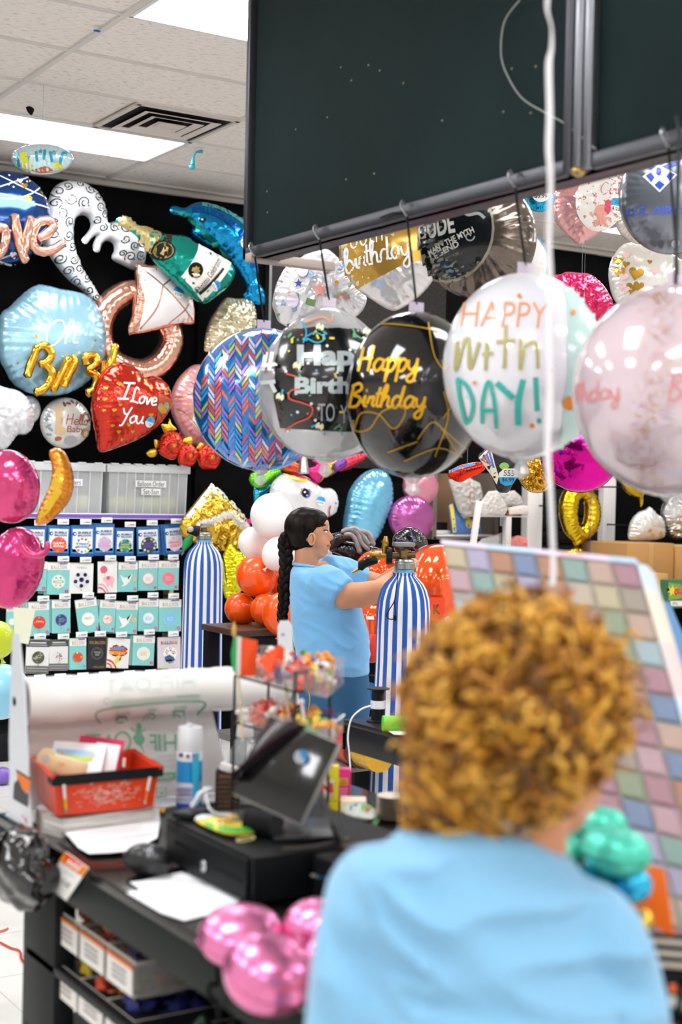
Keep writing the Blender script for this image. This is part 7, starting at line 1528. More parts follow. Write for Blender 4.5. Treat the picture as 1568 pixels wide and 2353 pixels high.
card_in(175, 1752, Zb+.02, .13, .11, -.06, .9, M('#f3f1f4', .4, coat=.4), 'white picture packet with blue landscape in the red bin', prints=[([[(130, 1722), (215, 1728), (222, 1742), (132, 1742)]], M('#9cc4e6', .4)), ([[(140, 1736), (215, 1742), (212, 1752), (145, 1748)]], M('#b4cf3a', .4)), (ell(143, 1735, 5, 6), M('#e0a83a', .4)), (ell(208, 1738, 4, 6), M('#e6b8a0', .4))])
card_in(225, 1750, Zb+.06, .11, .12, -.1, .5, M('#d01f56', .5), 'crimson folder in the back of the red bin', 'folder', 'folder')
card_in(240, 1755, Zb+.04, .06, .1, -.12, .5, M('#efe9ec', .5), 'pale white packet standing before the crimson folder')
g = G(); c = at(108, 1743, Zb-.02); ax = (RT*.9-UP*.28+FW*.2).normalized(); g.tube([c-FW*.008, c+FW*.008], .024, M('#e9d3a2', .5), 28); g.tube([c-FW*.009, c+FW*.009], .011, M('#c8c4c4', .4), 20); 
g.box(c+RT*.045-UP*.018, (.1, .045, .018), M('#ecd8aa', .5), .006, Matrix((RT, UP, -FW)).transposed() @ Matrix.Rotation(-.28, 3, 'Z')); stamp(g, text('TAPE', 140, 1756, 18, 9, .2), M('#e08a5a'), lambda x, y, e: at(x, y, Zb-.033-e), 20, 0); tag(g.build('tape_dispenser'), 'cream tape dispenser lying in the left of the red bin', 'tape')
g = G(); g.tube([at(285, 1762, Zb+.03), at(286, 1742, Zb+.03)], .004, M('#f0ece6', .4), 8); tag(g.build('marker'), 'white marker standing in the right of the red bin', 'marker')

# spray can
c = d(434, 1863); k_ = (c-CAM).dot(FW)/FPX; t = thing('spray_can', 'white and blue aerosol spray can beside the red bin', 'spray can', c); r_ = 30*k_
g = G(); g.lathe([(r_*.95, 0), (r_, .004), (r_, 22*k_)], c, M('#2350b4', .3, coat=.4), 32); g.lathe([(r_, 22*k_), (r_, 70*k_)], c, M('#b9bfe0', .3, coat=.4), 32, cap=False); g.lathe([(r_, 70*k_), (r_, 118*k_)], c, M('#1f94d8', .3, coat=.4), 32, cap=False); g.lathe([(r_, 118*k_), (r_, 140*k_), (r_*.9, 146*k_)], c, M('#f3f4f8', .3, coat=.4), 32); 
fnc = lambda x, y, e: (lambda dd_, o_: CAM+dd_*((-2*(o_.x*dd_.x+o_.y*dd_.y)-math.sqrt(max(0, 4*(o_.x*dd_.x+o_.y*dd_.y)**2-4*(dd_.x**2+dd_.y**2)*(o_.x**2+o_.y**2-(r_+e)**2))))/(2*(dd_.x**2+dd_.y**2))))(ray(x, y), CAM-c)
stamp(g, rct(424, 1806, 40, 9)+rct(424, 1832, 38, 3)+rct(424, 1822, 38, 3), M('#e9e6f4'), fnc, 8, 0); stamp(g, rct(450, 1790, 16, 120), M('#3ac0e6', .3), fnc, 8, 0); stamp(g, rct(416, 1735, 9, 9)+rct(432, 1738, 8, 8), M('#5a4a8a'), fnc, 8, 1); stamp(g, rct(446, 1738, 6, 7), M('#d0506a'), fnc, 8, 1)
for k in range(4): stamp(g, rct(424, 1812+k*5, 30, 1.4), M('#6a6a9a'), fnc, 8, 2)
cbo = g.build('can_body', t, 50); g = G()
g.lathe([(r_*1.0, 140*k_), (r_*1.02, 142*k_), (r_*.98, 180*k_), (r_*.92, 194*k_), (r_*.5, 197*k_)], c, M('#f2f4f8', .3, coat=.4), 32); g.box(c+V(0, 0, 190*k_)-FW*r_*.5, (.014, .02, .03), M('#dfe3ea', .3), .004); g.build('cap', t)
# pump bottle
c = d(560, 1842); k_ = (c-CAM).dot(FW)/FPX; t = thing('pump_bottle', 'clear pump bottle with white pump between spray can and screen', 'bottle', c)
g = G(); g.lathe([(36*k_, 0), (40*k_, 6*k_), (40*k_, 90*k_), (36*k_, 115*k_), (24*k_, 140*k_), (14*k_, 150*k_), (14*k_, 160*k_)], c, M('#eef0f2', .06, alpha=.3, coat=1), 32, cap=False); g.lathe([(36*k_, 2*k_), (37*k_, 50*k_), (.001, 50*k_)], c, M('#dfe3e6', .1, alpha=.5), 28); g.build('bottle_body', t)
g = G(); g.lathe([(19*k_, 150*k_), (20*k_, 152*k_), (18*k_, 178*k_), (10*k_, 182*k_), (8*k_, 200*k_)], c, M('#f2f2f4', .35), 24); g.tube([c+V(0, 0, 200*k_), c+V(0, 0, 210*k_)], .006, M('#f2f2f4', .35), 10); g.tube([c+V(0, 0, 208*k_)+RT*.008, c+V(0, 0, 206*k_)-RT*24*k_], [.011, .006], M('#f2f2f4', .35), 10); g.build('pump', t, label='white pump head')
g = G(); g.box(c+V(0, 0, 40*k_)-FW*40*k_, (.03, .002, .05), M('#25272a', .5), 0, Matrix.Rotation(-YAW, 3, 'Z')); g.build('bottle_label', t, label='dark label')
# brown woven cup with things
c = d(523, 1868); k_ = (c-CAM).dot(FW)/FPX; t = thing('pen_cup', 'brown slotted holder with papers, left of the tablet screen', 'holder', c); bw = M('#3b2c22', .5)
R__ = Matrix.Rotation(-YAW, 3, 'Z'); g = G()
for sx in (-1, 1): g.box(c+V(0, 0, 50*k_)+RT*sx*26*k_, (.004, .045, 100*k_), bw, .001, R__)
for k in range(9): g.box(c+V(0, 0, (6+11*k)*k_)-FW*.022, (52*k_, .004, 5*k_), bw, .001, R__); g.box(c+V(0, 0, (6+11*k)*k_)+FW*.022, (52*k_, .004, 9*k_), bw, 0, R__)
g.box(c+V(0, 0, .003), (52*k_, .045, .006), bw, 0, R__); g.box(c+V(0, 0, 45*k_), (44*k_, .03, 80*k_), M('#8a6a48', .6), 0, R__); g.build('holder_body', t)
g = G(); g.box(c+V(0, 0, 102*k_)+RT*.004, (.05, .02, .018), M('#f2f0ee', .6), .002, R__ @ Matrix.Rotation(.3, 3, 'Y')); tag(g.build('folded_paper'), 'folded white paper on top of the brown holder', 'paper')

# candy racks
rk = thing('candy_rack', 'black wire rack with two tilted clear candy trays', 'rack', d(670, 1800)); wire = M('#1d1817', .4, .4)
rk_wires = []
def zray(px, py, Z): return at(px, py, Z)
Za, Zb2 = 3.42, 3.02
def wire_(P, r=.0032): g = G(); g.tube([at(*p) for p in P], r, wire, 6); g.build('wire_frame', rk)
base_z = d(600, 1800).z
for (x_, y_, Z_) in ((540, 1552, 3.42), (618, 1545, 3.6), (679, 1582, 3.05), (759, 1575, 3.2)):
    top = at(x_, y_, Z_); g = G(); g.tube([top, V(top.x, top.y, DZ+.006)], .0032, wire, 6); g.build('wire_frame', rk)
wire_([(679, 1582, 3.05), (679, 1545, 3.05), (757, 1542, 3.2), (759, 1575, 3.2)]); wire_([(540, 1552, 3.42), (679, 1590, 3.05), (759, 1583, 3.2), (618, 1548, 3.6), (540, 1552, 3.42)]); wire_([(540, 1660, 3.42), (679, 1700, 3.05), (759, 1690, 3.2), (618, 1655, 3.6), (540, 1660, 3.42)])
acr = M('#e3dcd8', .1, alpha=.12, coat=.4); acd = M('#bdb4ae', .1, alpha=.45, coat=1)
CAND = [('#e8452a', 'orange red'), ('#f2a02a', 'orange yellow'), ('#f3e9e4', 'white'), ('#e58a80', 'pink'), ('#4ab06a', 'green'), ('#6a4a8a', 'purple'), ('#f2d84a', 'yellow')]
protos = []
for col, nm_ in CAND:
    g = G(); m_ = M(col, .25, coat=.5, bump=.4, bs=60); g.sph((0, 0, 0), (.014, .0095, .0095), m_, 12, 8)
    for sd in (-1, 1): g.lathe([(.003, .012), (.009, .021), (.0085, .0215), (.0025, .013)], (0, 0, 0), m_, 8, axis=(sd, 0, 0), fn=lambda w, t_: 1+.3*math.sin(4*w), cap=False)
    me_ = g.build('wrapped_candy'); protos.append((me_, nm_, [False]))
def tray(P, Zs, label, hgt_, n, gl, seed, where):
    A, B, C_, D_ = [at(x, y, z) for (x, y), z in zip(P, Zs)]   # bottom front-left, front-right, back-right, back-left
    g = G(); upv = V(0, 0, hgt_)
    for a_, b_ in ((A, B), (B, C_), (C_, D_), (D_, A)): g.quad(a_, b_, b_+upv, a_+upv, acr, .002); g.tube([a_+upv, b_+upv], .0018, acd, 5)
    g.quad(A, B, C_, D_, acd, .002); t_ = g.build('candy_tray', rk, label='clear plastic tray'); rn = random.Random(seed)
    for k in range(n):
        u, v_ = rn.uniform(.06, .95), rn.uniform(.1, .9); p = A.lerp(B, u).lerp(D_.lerp(C_, u), v_)+V(0, 0, .012+hgt_*.9*rn.random()*(.35+.65*u))
        i = (rn.choice((0, 0, 3, 3, 2)) if u < .45 else rn.choice((0, 1, 1, 6, 4, 5, 2, 0)))
        po, nm_, used = protos[i]
        if used[0]: o = po.copy(); COL.objects.link(o)
        else: o = po; used[0] = True
        o.rotation_euler = (rn.uniform(0, 6), rn.uniform(0, 6), rn.uniform(0, 6)); o.location = p; tag(o, nm_+' wrapped candy in the '+where+' tray', 'candy', gl+', '+nm_)
tray([(545, 1548), (752, 1602), (790, 1568), (600, 1532)], (3.38, 3.0, 3.15, 3.6), '', .052, 110, 'candies in the upper tray', 3, 'upper')
tray([(545, 1655), (752, 1712), (790, 1680), (600, 1640)], (3.38, 3.0, 3.15, 3.6), '', .035, 44, 'candies in the lower tray', 4, 'lower')
for po, nm_, used in protos:
    if not used[0]: bpy.data.objects.remove(po)
for k, (x_, y_, x2, y2) in enumerate(((699, 1650, 694, 1612), (767, 1700, 765, 1658))):
    g = G(); g.tube([at(x_, y_, 3.1), at(x2, y2, 3.1)], .0028, M('#f3efec', .4), 6); g.sph(at(x2, y2, 3.1), (.006, .006, .006), M('#f3efec', .3), 10, 8); tag(g.build('lollipop_stick'), ('left', 'right')[k]+' white stick standing up in the lower candy tray', 'stick')
# little flags
fl = thing('small_flag', 'small green white and red flag on a stick with gold tip', 'flag', at(553, 1690, 3.3))
def flag(fl, P, Z, cols, stick, tip):
    for (poly, col), in [(c_,) for c_ in zip(P, cols)]:
        g = G(); q = [at(x, y, Z+.012*math.sin(x*.09)) for x, y in poly]; n = len(q); g.add(q+[p+FW*.001 for p in q], [tuple(range(n))[::-1], tuple(range(n, 2*n))]+[(i, (i+1) % n, n+(i+1) % n, n+i) for i in range(n)], M(col, .6)); g.build('flag_cloth', fl)
    g = G(); g.tube([at(*s_, Z+.01) for s_ in stick], .003, M('#d9c49a', .6), 6); g.build('stick', fl)
    if tip: g = G(); g.lathe([(.002, 0), (.006, .008), (.005, .02), (.0005, .034)], at(*tip, Z+.01), M('#d8b064', .3, .5), 10); g.build('tip', fl, label='gold tip')
flag(fl, [[(537, 1466), (545, 1462), (543, 1550), (534, 1540), (531, 1500)], [(545, 1462), (555, 1464), (552, 1553), (543, 1550)], [(555, 1464), (592, 1472), (588, 1553), (552, 1553)]], 3.25, ['#2a9a56', '#f0eeec', '#f0501a'], [(541, 1462), (558, 1700)], (538, 1463))
g_ = G()
fl2 = thing('small_flag', 'drooping flag with orange corner stuck in the candy tray', 'flag', at(662, 1700, 3.3))
flag(fl2, [[(592, 1518), (642, 1480), (655, 1490), (652, 1525), (620, 1548)], [(655, 1490), (664, 1500), (660, 1560), (640, 1556), (652, 1525)], [(652, 1580), (658, 1574), (662, 1592), (655, 1588)]], 3.2, ['#f0501a', '#e9eae6', '#1f8a4a'], [(656, 1560), (668, 1690)], None)

# cash drawer with the tablet on it
dh = .1; FLd, FRd = d(370, 1990, .0), d(588, 2085, .0); cx0 = (FLd.x+FRd.x)/2; cy1, cy0 = d(368, 1880, dh).y, d(590, 1972, dh).y; cxx = cx0+.36
cdw = thing('cash_drawer', 'black cash drawer with silver lock on the counter', 'cash drawer', ((cx0+cxx)/2, (cy0+cy1)/2, DZ)); cm = M('#0d1012', .5)
g = G(); g.box(((cx0+cxx)/2, (cy0+cy1)/2, DZ+.006+dh/2), (cxx-cx0, cy1-cy0, dh-.012), cm, .003); g.build('case', cdw)
g = G(); g.box((cx0-.004, (cy0+cy1)/2, DZ+.004+dh/2), (.008, (cy1-cy0)*.92, dh*.8), cm, .003); g.box((cx0-.009, cy1-.11, DZ+dh*.62), (.002, .1, .005), M('#050506', .6)); g.box((cx0-.009, cy0+.09, DZ+dh*.5), (.002, .1, .006), M('#050506', .6)); dfr = g.build('drawer_front', cdw)
g = G(); g.lathe([(.011, 0), (.012, .003), (.009, .006), (.004, .0065)], onx(470, 1990, cx0-.008), M('#c9c9cc', .2, .9), 24, axis=(-1, 0, 0)); g.build('lock', dfr, label='silver lock')
g = G()
for y_ in (cy0+.03, cy1-.03):
    for x_ in (cx0+.03, cxx-.03): g = G(); g.lathe([(.01, 0), (.01, .008)], (x_, y_, DZ+.0005), M('#0a0a0b', .6), 12); g.build('foot', cdw)
dtz = dh+.001
def dd(px, py, h=0): return onz(px, py, DZ+dtz+h)
# tablet
tb = thing('tablet_stand', 'glossy tablet register on an angled stand, on the cash drawer', 'tablet', dd(690, 1915))
BLt, BRt, TLt = at(532, 1818, 2.80), at(684, 1888, 2.68), at(626, 1650, 2.83); TRt = TLt+BRt-BLt
uu, vv = (BRt-BLt), (TLt-BLt); nn = uu.cross(vv).normalized(); 
if nn.dot(FW) > 0: nn = -nn
frt = Fr((BLt+TRt)/2, nn); R_t = Matrix((uu.normalized(), nn.cross(uu.normalized()), nn)).transposed()
g = G(); vloc = nn.cross(uu.normalized()); ww, hh2 = uu.length, abs(vv.dot(vloc)); ctr = (BLt+TRt)/2
g.box(ctr-nn*.006, (ww+.01, hh2+.01, .011), M('#8f8c8a', .3, .6), .005, R_t, 3); g.build('bezel', tb, label='grey metal edge')
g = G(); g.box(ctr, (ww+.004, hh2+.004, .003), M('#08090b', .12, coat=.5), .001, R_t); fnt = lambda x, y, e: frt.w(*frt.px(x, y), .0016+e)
sticker(g, fnt, 697, 1742, 16, 1.1, '#2374ab', '#a4a8ae', 'YAB', '00.21$'); g.build('screen', tb, label='black glossy screen with round blue and white sticker')  # balloon price sticker mirrored in the glass: reflection painted on in dimmed colours
g = G(); base_c = dd(692, 1912); g.box(base_c+V(0, 0, .005), (.14, .17, .009), M('#26272a', .35, .3), .004, Matrix.Rotation(-.35, 3, 'Z'), 2); g.build('stand_base', tb)
g = G(); lp = [at(722, 1810, 2.76), at(735, 1830, 2.76), at(768, 1895, 2.72), dd(778, 1920, .006)]; lq = catmull([p for p in lp], 4); vs = []
for p in lq: vs += [p-FW*.05-RT*.004, p+FW*.05-RT*.004, p+FW*.05+RT*.004, p-FW*.05+RT*.004]
g.add(vs, [(4*i+k, 4*i+(k+1) % 4, 4*i+4+(k+1) % 4, 4*i+4+k) for i in range(len(lq)-1) for k in range(4)], M('#3a3b3f', .35, .4)); g.tube([ctr-nn*.012, at(725, 1815, 2.78)], .02, M('#2a2b2e', .4), 12); g.build('stand_arm', tb)
g = G(); vs = []; A_f = [(536, 1806), (548, 1780), (575, 1732), (602, 1686), (622, 1656)]; B_f = [(556, 1776), (590, 1756), (632, 1722), (678, 1690), (712, 1672)]
for (x0_, y0_), (x1_, y1_) in zip(catmull([Vector(p) for p in A_f], 5), catmull([Vector(p) for p in B_f], 5)):
    for k in range(9): a_ = k/8; p = frt.px(x0_+(x1_-x0_)*a_, y0_+(y1_-y0_)*a_); vs.append(frt.w(p[0], p[1], .004+.022*max(0, math.sin(PI*(a_-.35)/.65)) if a_ > .35 else .004))
n_ = len(vs)//9
g.add(vs, [(i*9+k, i*9+k+1, (i+1)*9+k+1, (i+1)*9+k) for i in range(n_-1) for k in range(8)], M('#22161b', .28, .2, coat=.5)); g.build('protective_film', tb, 70, 'dark glossy film curling off the screen')
# things lying on the drawer
g = G(); P = [(448, 1880), (480, 1876), (530, 1888), (578, 1900), (590, 1912), (560, 1918), (520, 1916), (480, 1902), (455, 1890)]
F = Foil(P, Fr(dd(520, 1898, .008), (0, 0, 1)), .25, smooth=3, pucker=.3); g = F.mesh(M('#e6cf1a', .35, coat=.5)); 
stamp(g, [[(440, 1870), (490, 1872), (500, 1884), (470, 1892), (440, 1886)]], M('#dfe6ee', .4), F.surf, 10, 0, F.clip); stamp(g, stroke([(460, 1894), (500, 1909), (540, 1916), (580, 1913)], 5, 2), M('#4ab03a', .4), F.surf, 10, 1, F.clip); stamp(g, text('SALE', 545, 1902, 30, 6, .2), M('#c8a41a'), F.surf, 10, 2, F.clip)
tag(g.build('toy_packet'), 'yellow green and white flat packet on the cash drawer', 'packet')
g = G(); c = dd(565, 1928, .004); g.tube([c+V(.024*math.cos(a_)*.9, .012*math.sin(a_)+.006*math.cos(a_), .0) for a_ in [2*PI*k/28 for k in range(28)]], .0022, M('#d8c48a', .6), 6, closed=True); tag(g.build('rubber_band'), 'beige rubber band on the front edge of the cash drawer', 'rubber band')
for q in range(3): g = G(); c = dd(515+q*8, 1884-q*3, .028); g.tube([c+V(.014*math.cos(a_), .012*math.sin(a_), .003*math.sin(3*a_)) for a_ in [2*PI*k/20 for k in range(20)]], .0018, M('#cfae6a', .6), 5, closed=True); tag(g.build('rubber_band'), ['first', 'second', 'third'][q]+' of the tangled rubber bands on the yellow packet, from the left', 'rubber band')
g = G(); c = dd(440, 1868, .009); g.box(c, (.05, .075, .014), M('#17181a', .4), .004, Matrix.Rotation(-1.1, 3, 'Z')); g.tube([c+V(.0, 0, .012), c+V(.02, .0, .04), c+V(.045, .0, .05)], [.005, .006, .004], M('#c9ccd4', .3, .4), 8); tag(g.build('stapler'), 'black stapler like gadget with silver arm at the drawer corner', 'stapler')
g = G(); c = dd(585, 1885, .03); g.tube([c+V(-.0, .02, 0), c+V(.03, -.035, -.004)], .028, M('#141517', .5), 24)
for q in range(9): p = (c+V(0, .02, 0)).lerp(c+V(.03, -.035, -.004), q/8); dr_ = V(.03, -.055, -.004).normalized(); g.tube([p, p+dr_*.002], .0295, M('#2a2c2f', .4), 24)
tag(g.build('ribbed_roll'), 'black ribbed cylinder in front of the tablet screen', 'roll')
# receipt printer
xp = 1.45; c0 = onx(717, 1977, xp); pz = min(max(c0.z, DZ+.1), DZ+.16); py1 = c0.y
pr_ = thing('receipt_printer', 'black receipt printer half hidden behind the light blue shirt', 'printer', (xp+.1, py1-.09, DZ)); pm = M('#17191b', .4)
g = G(); g.box((xp+.1, py1-.085, (DZ+pz)/2), (.2, .17, pz-DZ), pm, .008); fnx = lambda x, y, e: onx(x, y, xp-e)
pbo = g.build('printer_body', pr_); g = G(); g.box((xp+.12, py1-.085, pz+.006), (.13, .15, .014), M('#4a4238', .3), .004); g.build('printer_lid', pr_)
g = G(); stamp(g, text('sky', 722, 2012, 16, 11, .15), M('#e6e4ea', .4), fnx, 20, 0); stamp(g, text('point', 742, 2017, 22, 9, .15), M('#2a9ad0', .4), fnx, 20, 0); stamp(g, [[(709, 2065), (722, 2068), (722, 2084), (709, 2080)]], M('#1f9ad8', .4), fnx, 20, 0); g.build('printed_logo', pbo)
# papers in front, football, candy boxes, plates
ln = []
for k in range(9): ln += stroke([(400-k*5+4, 2022+k*6), (500-k*6+10, 2030+k*7)], 1.0)
sheet([(298, 2028), (325, 2025), (425, 2003), (440, 2012), (420, 2060), (330, 2050)], 'white paper with a torn corner lying under the other sheet by the drawer', .001)
sheet([(291, 2052), (322, 2046), (450, 1997), (575, 2056), (505, 2096), (424, 2116), (370, 2098)], 'white sheet with faint handwriting, in front of the cash drawer', .004, lines=[(ln, M('#c4c4cc')), (stroke([(435, 2024), (455, 2026), (480, 2036)], 2), M('#8a8a94'))])
c = d(338, 1975, .034); g = G(); R_b = Matrix.Rotation(-.9, 3, 'Z'); g.sph(c, (.052, .034, .034), M('#15171a', .35, coat=.3), 28, 18, R_b)
def onball(x, y, e): dd_ = ray(x, y); o_ = CAM-c; r0 = .0355+e; bb_ = 2*o_.dot(dd_)/dd_.dot(dd_); q_ = (o_.dot(o_)-r0*r0)/dd_.dot(dd_); return CAM+dd_*((-bb_-math.sqrt(max(0, bb_*bb_-4*q_)))/2)
stamp(g, [[(340, 1952), (350, 1945), (361, 1952), (362, 1966), (351, 1974), (339, 1966)]], M('#b9bcc2', .5), onball, 6, 0); stamp(g, [[(343, 1954), (350, 1949), (358, 1954), (359, 1965), (351, 1970), (342, 1965)]], M('#17191c', .5), onball, 6, 1); stamp(g, ell(350, 1957, 3.5, 4)+stroke([(345, 1967), (356, 1952)], 1.5)+stroke([(345, 1952), (356, 1967)], 1.5), M('#b9bcc2', .5), onball, 6, 2)
tag(g.build('mini_football'), 'small black football with a silver shield emblem beside the drawer', 'ball')
c = d(757, 1872); k_ = (c-CAM).dot(FW)/FPX; g = G(); fr = Fr(c-V(0, 0, 0), -FW*1); fr = Fr(c, V(-FW.x, -FW.y, 0)); g.fbox(fr, -22*k_, 20*k_, 0, 112*k_, -.03, 0, M('#efe11e', .4, coat=.3), .001)
fnb = lambda x, y, e: fr.w(*fr.px(x, y), e); stamp(g, [[(737, 1796), (768, 1790), (766, 1832), (738, 1836)]], M('#f4f0e6'), fnb, 20, 0); stamp(g, text('Ni', 752, 1810, 28, 26, -.05, bold=.06), M('#e0451e'), fnb, 20, 1); stamp(g, text('CLES', 754, 1829, 24, 8), M('#7a2a2a'), fnb, 20, 1); stamp(g, stroke([(736, 1842), (776, 1840)], 1.2), M('#8a7a1a'), fnb, 20, 0); tag(g.build('candy_box'), 'yellow candy box with red lettering right of the tablet', 'candy box')
c = d(792, 1842); fr2 = Fr(c, V(-FW.x, -FW.y, 0)); g = G(); g.fbox(fr2, -15*k_, 14*k_, 0, 78*k_, -.03, 0, M('#ee2f86', .4, coat=.3), .001); fnb2 = lambda x, y, e: fr2.w(*fr2.px(x, y), e)
stamp(g, rct(789, 1796, 22, 16), M('#e6c43a'), fnb2, 20, 0); stamp(g, text('SOUR\nCANDY', 789, 1796, 18, 12, bold=.03), M('#c02a5a'), fnb2, 20, 1)
for k in range(5): stamp(g, rct(790, 1812+k*5, 18, 2), M('#f6b0cc'), fnb2, 20, 0)
tag(g.build('candy_box'), 'hot pink candy box behind the yellow one', 'candy box')
g = G(); c = d(812, 1850, .018); g.box(c, (.065, .06, .034), M('#f2ddc4', .5), .004, R__); tag(g.build('carton'), 'cream carton lying behind the yellow candy box', 'box')
F = Foil([(782, 1862), (800, 1850), (850, 1858), (868, 1870), (855, 1882), (810, 1876)], Fr(d(825, 1866, .012), (0, 0, 1)), .3, smooth=2, crumple=.4); g = F.mesh(M('#dfe2dc', .2, alpha=.85, coat=.6))
rn = random.Random(6)
for k in range(14): stamp(g, ell(rn.uniform(795, 855), rn.uniform(1858, 1876), 4, 3), M(rn.choice(['#58c83a', '#e0902a', '#4aa0d0', '#e0507a']), .4), F.surf, 10, k % 3, F.clip)
tag(g.build('candy_bag'), 'clear bag of coloured sweets lying by the striped tank', 'bag')
c = d(903, 1882); k_ = (c-CAM).dot(FW)/FPX
for i in range(12):
    g = G(); z_ = i*4.6*k_; g.lathe([(28*k_, 0), (37*k_, 3.4*k_), (38*k_, 4.2*k_), (28*k_, 1.4*k_)], c+V(0, 0, z_), M('#d9cdc0', .6), 36); tag(g.build('paper_plate'), ('bottom' if i == 0 else 'top' if i == 11 else ORD[i-1]+' above the bottom')+' cream paper plate in the stack half hidden by curly hair' if i else 'bottom cream paper plate of the stack beside the curly hair', 'plate', 'stack of paper plates')
g = G(); a_, b_ = d(600, 1990, .0), d(930, 1925, .0); g.tube(catmull([dd(650, 1950, .004), dd(720, 1945, .003), d(800, 1925, .1), d(830, 1930, .05), d(860, 1950, .02)], 6), .0022, M('#6a6258', .5), 6); tag(g.build('cable'), 'thin grey cable running off the cash drawer', 'cable')
g = G(); g.tube(catmull([dd(470, 1840, .0)+V(0, 0, .03), dd(480, 1855, .02), dd(500, 1870, .01), dd(530, 1872, .02)], 6), .003, M('#cfd2d8', .4), 6); tag(g.build('cable'), 'pale cord coil beside the spray can', 'cable')
# price card on the apron and black bag
XA = DX0-.006; g = G(); P = [(150, 1957), (203, 1995), (152, 2070), (104, 2031)]; q = [onx(x, y, XA) for x, y in P]; g.add(q+[p+V(.002, 0, 0) for p in q], [(3, 2, 1, 0), (4, 5, 6, 7)]+[(i, (i+1) % 4, 4+(i+1) % 4, 4+i) for i in range(4)], M('#f5f3f1', .5)); fna = lambda x, y, e: onx(x, y, XA-e)
stamp(g, [[(150, 1957), (203, 1995), (188, 2014), (135, 1977)]], M('#ee8a1e', .5), fna, 20, 0); stamp(g, [[(150, 1957), (190, 1986), (178, 2004), (148, 1984)]], M('#e2401e', .5), fna, 20, 1); stamp(g, [[(120, 2000), (126, 2012), (122, 2032), (112, 2036), (104, 2031)]], M('#f0b01e', .5), fna, 20, 0)
stamp(g, text('sold', 170, 1986, 34, 18, .62, bold=.03), M('#fbeae0'), fna, 20, 3); stamp(g, text('$35.00', 146, 2028, 32, 13, .62), M('#6a6a70'), fna, 20, 1); stamp(g, text('CHARACTER MIX', 158, 2008, 32, 4, .62), M('#8a8a90'), fna, 20, 1); tag(g.build('price_card'), 'white and orange price card hanging on the counter apron', 'sign')
fnd = lambda x, y, e: onx(x, y, XA+.004-e)
g = G(); c = onx(52, 2000, DX0-.06); g.sph(c+V(0, 0, -.0), (.07, .11, .075), M('#0c0d0e', .18, coat=.7, bump=1, bs=16), 40, 28)
for i, v_ in enumerate(g.v):
    p = Vector(v_)-c; n_ = noise.noise(p*18)*.25+noise.noise(p*40)*.1; g.v[i] = tuple(c+p*(1+n_)+V(0, 0, .02 if p.z > .04 else 0))
tag(g.build('trash_bag', None, 70), 'crumpled black plastic bag hanging at the left end of the counter', 'bag')

# red ribbon scraps on the floor at left
g = G(); pts = [onz(x, y, .006) for x, y in ((0, 2165), (25, 2178), (45, 2185), (50, 2205), (62, 2212))]; g.tube(catmull(pts, 6), .004, M('#c03a1e', .4), 5); tag(g.build('ribbon_scrap'), 'red ribbon scrap on the floor left of the counter leg', 'ribbon')
g = G(); pts = [onz(x, y, .006) for x, y in ((0, 2140), (10, 2137), (18, 2133))]; g.tube(pts, .004, M('#d06a4a', .4), 5); tag(g.build('ribbon_scrap'), 'short orange ribbon scrap at the left edge of the floor', 'ribbon')
g = G(); g.sph(onz(5, 1783, .05), (.06, .05, .05), latex('#7a5ab8'), 16, 12); tag(g.build('latex_balloon'), 'small purple balloon lying on the floor at left edge', 'balloon')

# ================================================================== foil flower weights
def pillow(g, c, r, h, tilt, mat, seed=0):
    rn = random.Random(seed); n = 20; ax = Vector(tilt).normalized(); pf_ = []
    for k in range(n+1):
        t_ = -PI/2+PI*k/n; pf_.append((max(.003, r*math.cos(t_)**.75), h*math.sin(t_)))
    pf_.insert(n//2, (r*1.035, -.001)); pf_.insert(n//2+2, (r*1.035, .001)); N_ = len(pf_)
    g.lathe(pf_, c, mat, 60, axis=ax, fn=lambda w, t_: 1-.035*(.5+.5*math.sin(w*15+seed))*max(0, 1-abs(t_-.5)*5))
pk = M('#f088bc', .24, .8, bump=.06, bs=8)
fw = thing('foil_balloon', 'shiny pink four lobed foil balloon hanging at the counter front', 'balloon', at(620, 2240, 2.3))
for i, (x, y, rx, ry, Z, tl) in enumerate(((556, 2150, 101, 62, 2.36, (-.12, -.2, 1)), (618, 2238, 107, 86, 2.2, (.1, -.42, 1)), (722, 2128, 72, 60, 2.36, (-.3, -.15, 1)), (752, 2212, 62, 62, 2.28, (-.35, -.3, 1)))):
    g = G(); k_ = Z/FPX; pillow(g, at(x, y, Z), rx*k_, ry*k_*.92, tl, pk, i); g.build('lobe', fw, 60)
g = G(); p = at(738, 2285, 2.26); g.tube([at(742, 2250, 2.28), p], [.01, .012], pk, 12); g.lathe([(.006, 0), (.018, .008), (.017, .016)], p, pk, 16, axis=(0, -.5, -1)); g.sph(p-V(0, 0, .012), .006, M('#e07a3a', .4), 10, 8); g.build('nozzle', fw)
g = G(); g.tube(catmull([at(497, 2215, 2.5), at(500, 2260, 2.5), at(484, 2262, 2.49), at(480, 2285, 2.49), at(500, 2310, 2.5), at(503, 2350, 2.5), at(503, 2480, 2.5)], 6), .0045, M('#101112', .5), 8); tag(g.build('cable'), 'black looped cable hanging below the pink foil balloon', 'cable')
tm, bm_ = M('#52cdb4', .34, .4), M('#3ab6e2', .22, .75)
tf = thing('foil_balloon', 'teal four lobed foil balloon right of the curly haired person', 'balloon', at(1400, 1950, 2.3))
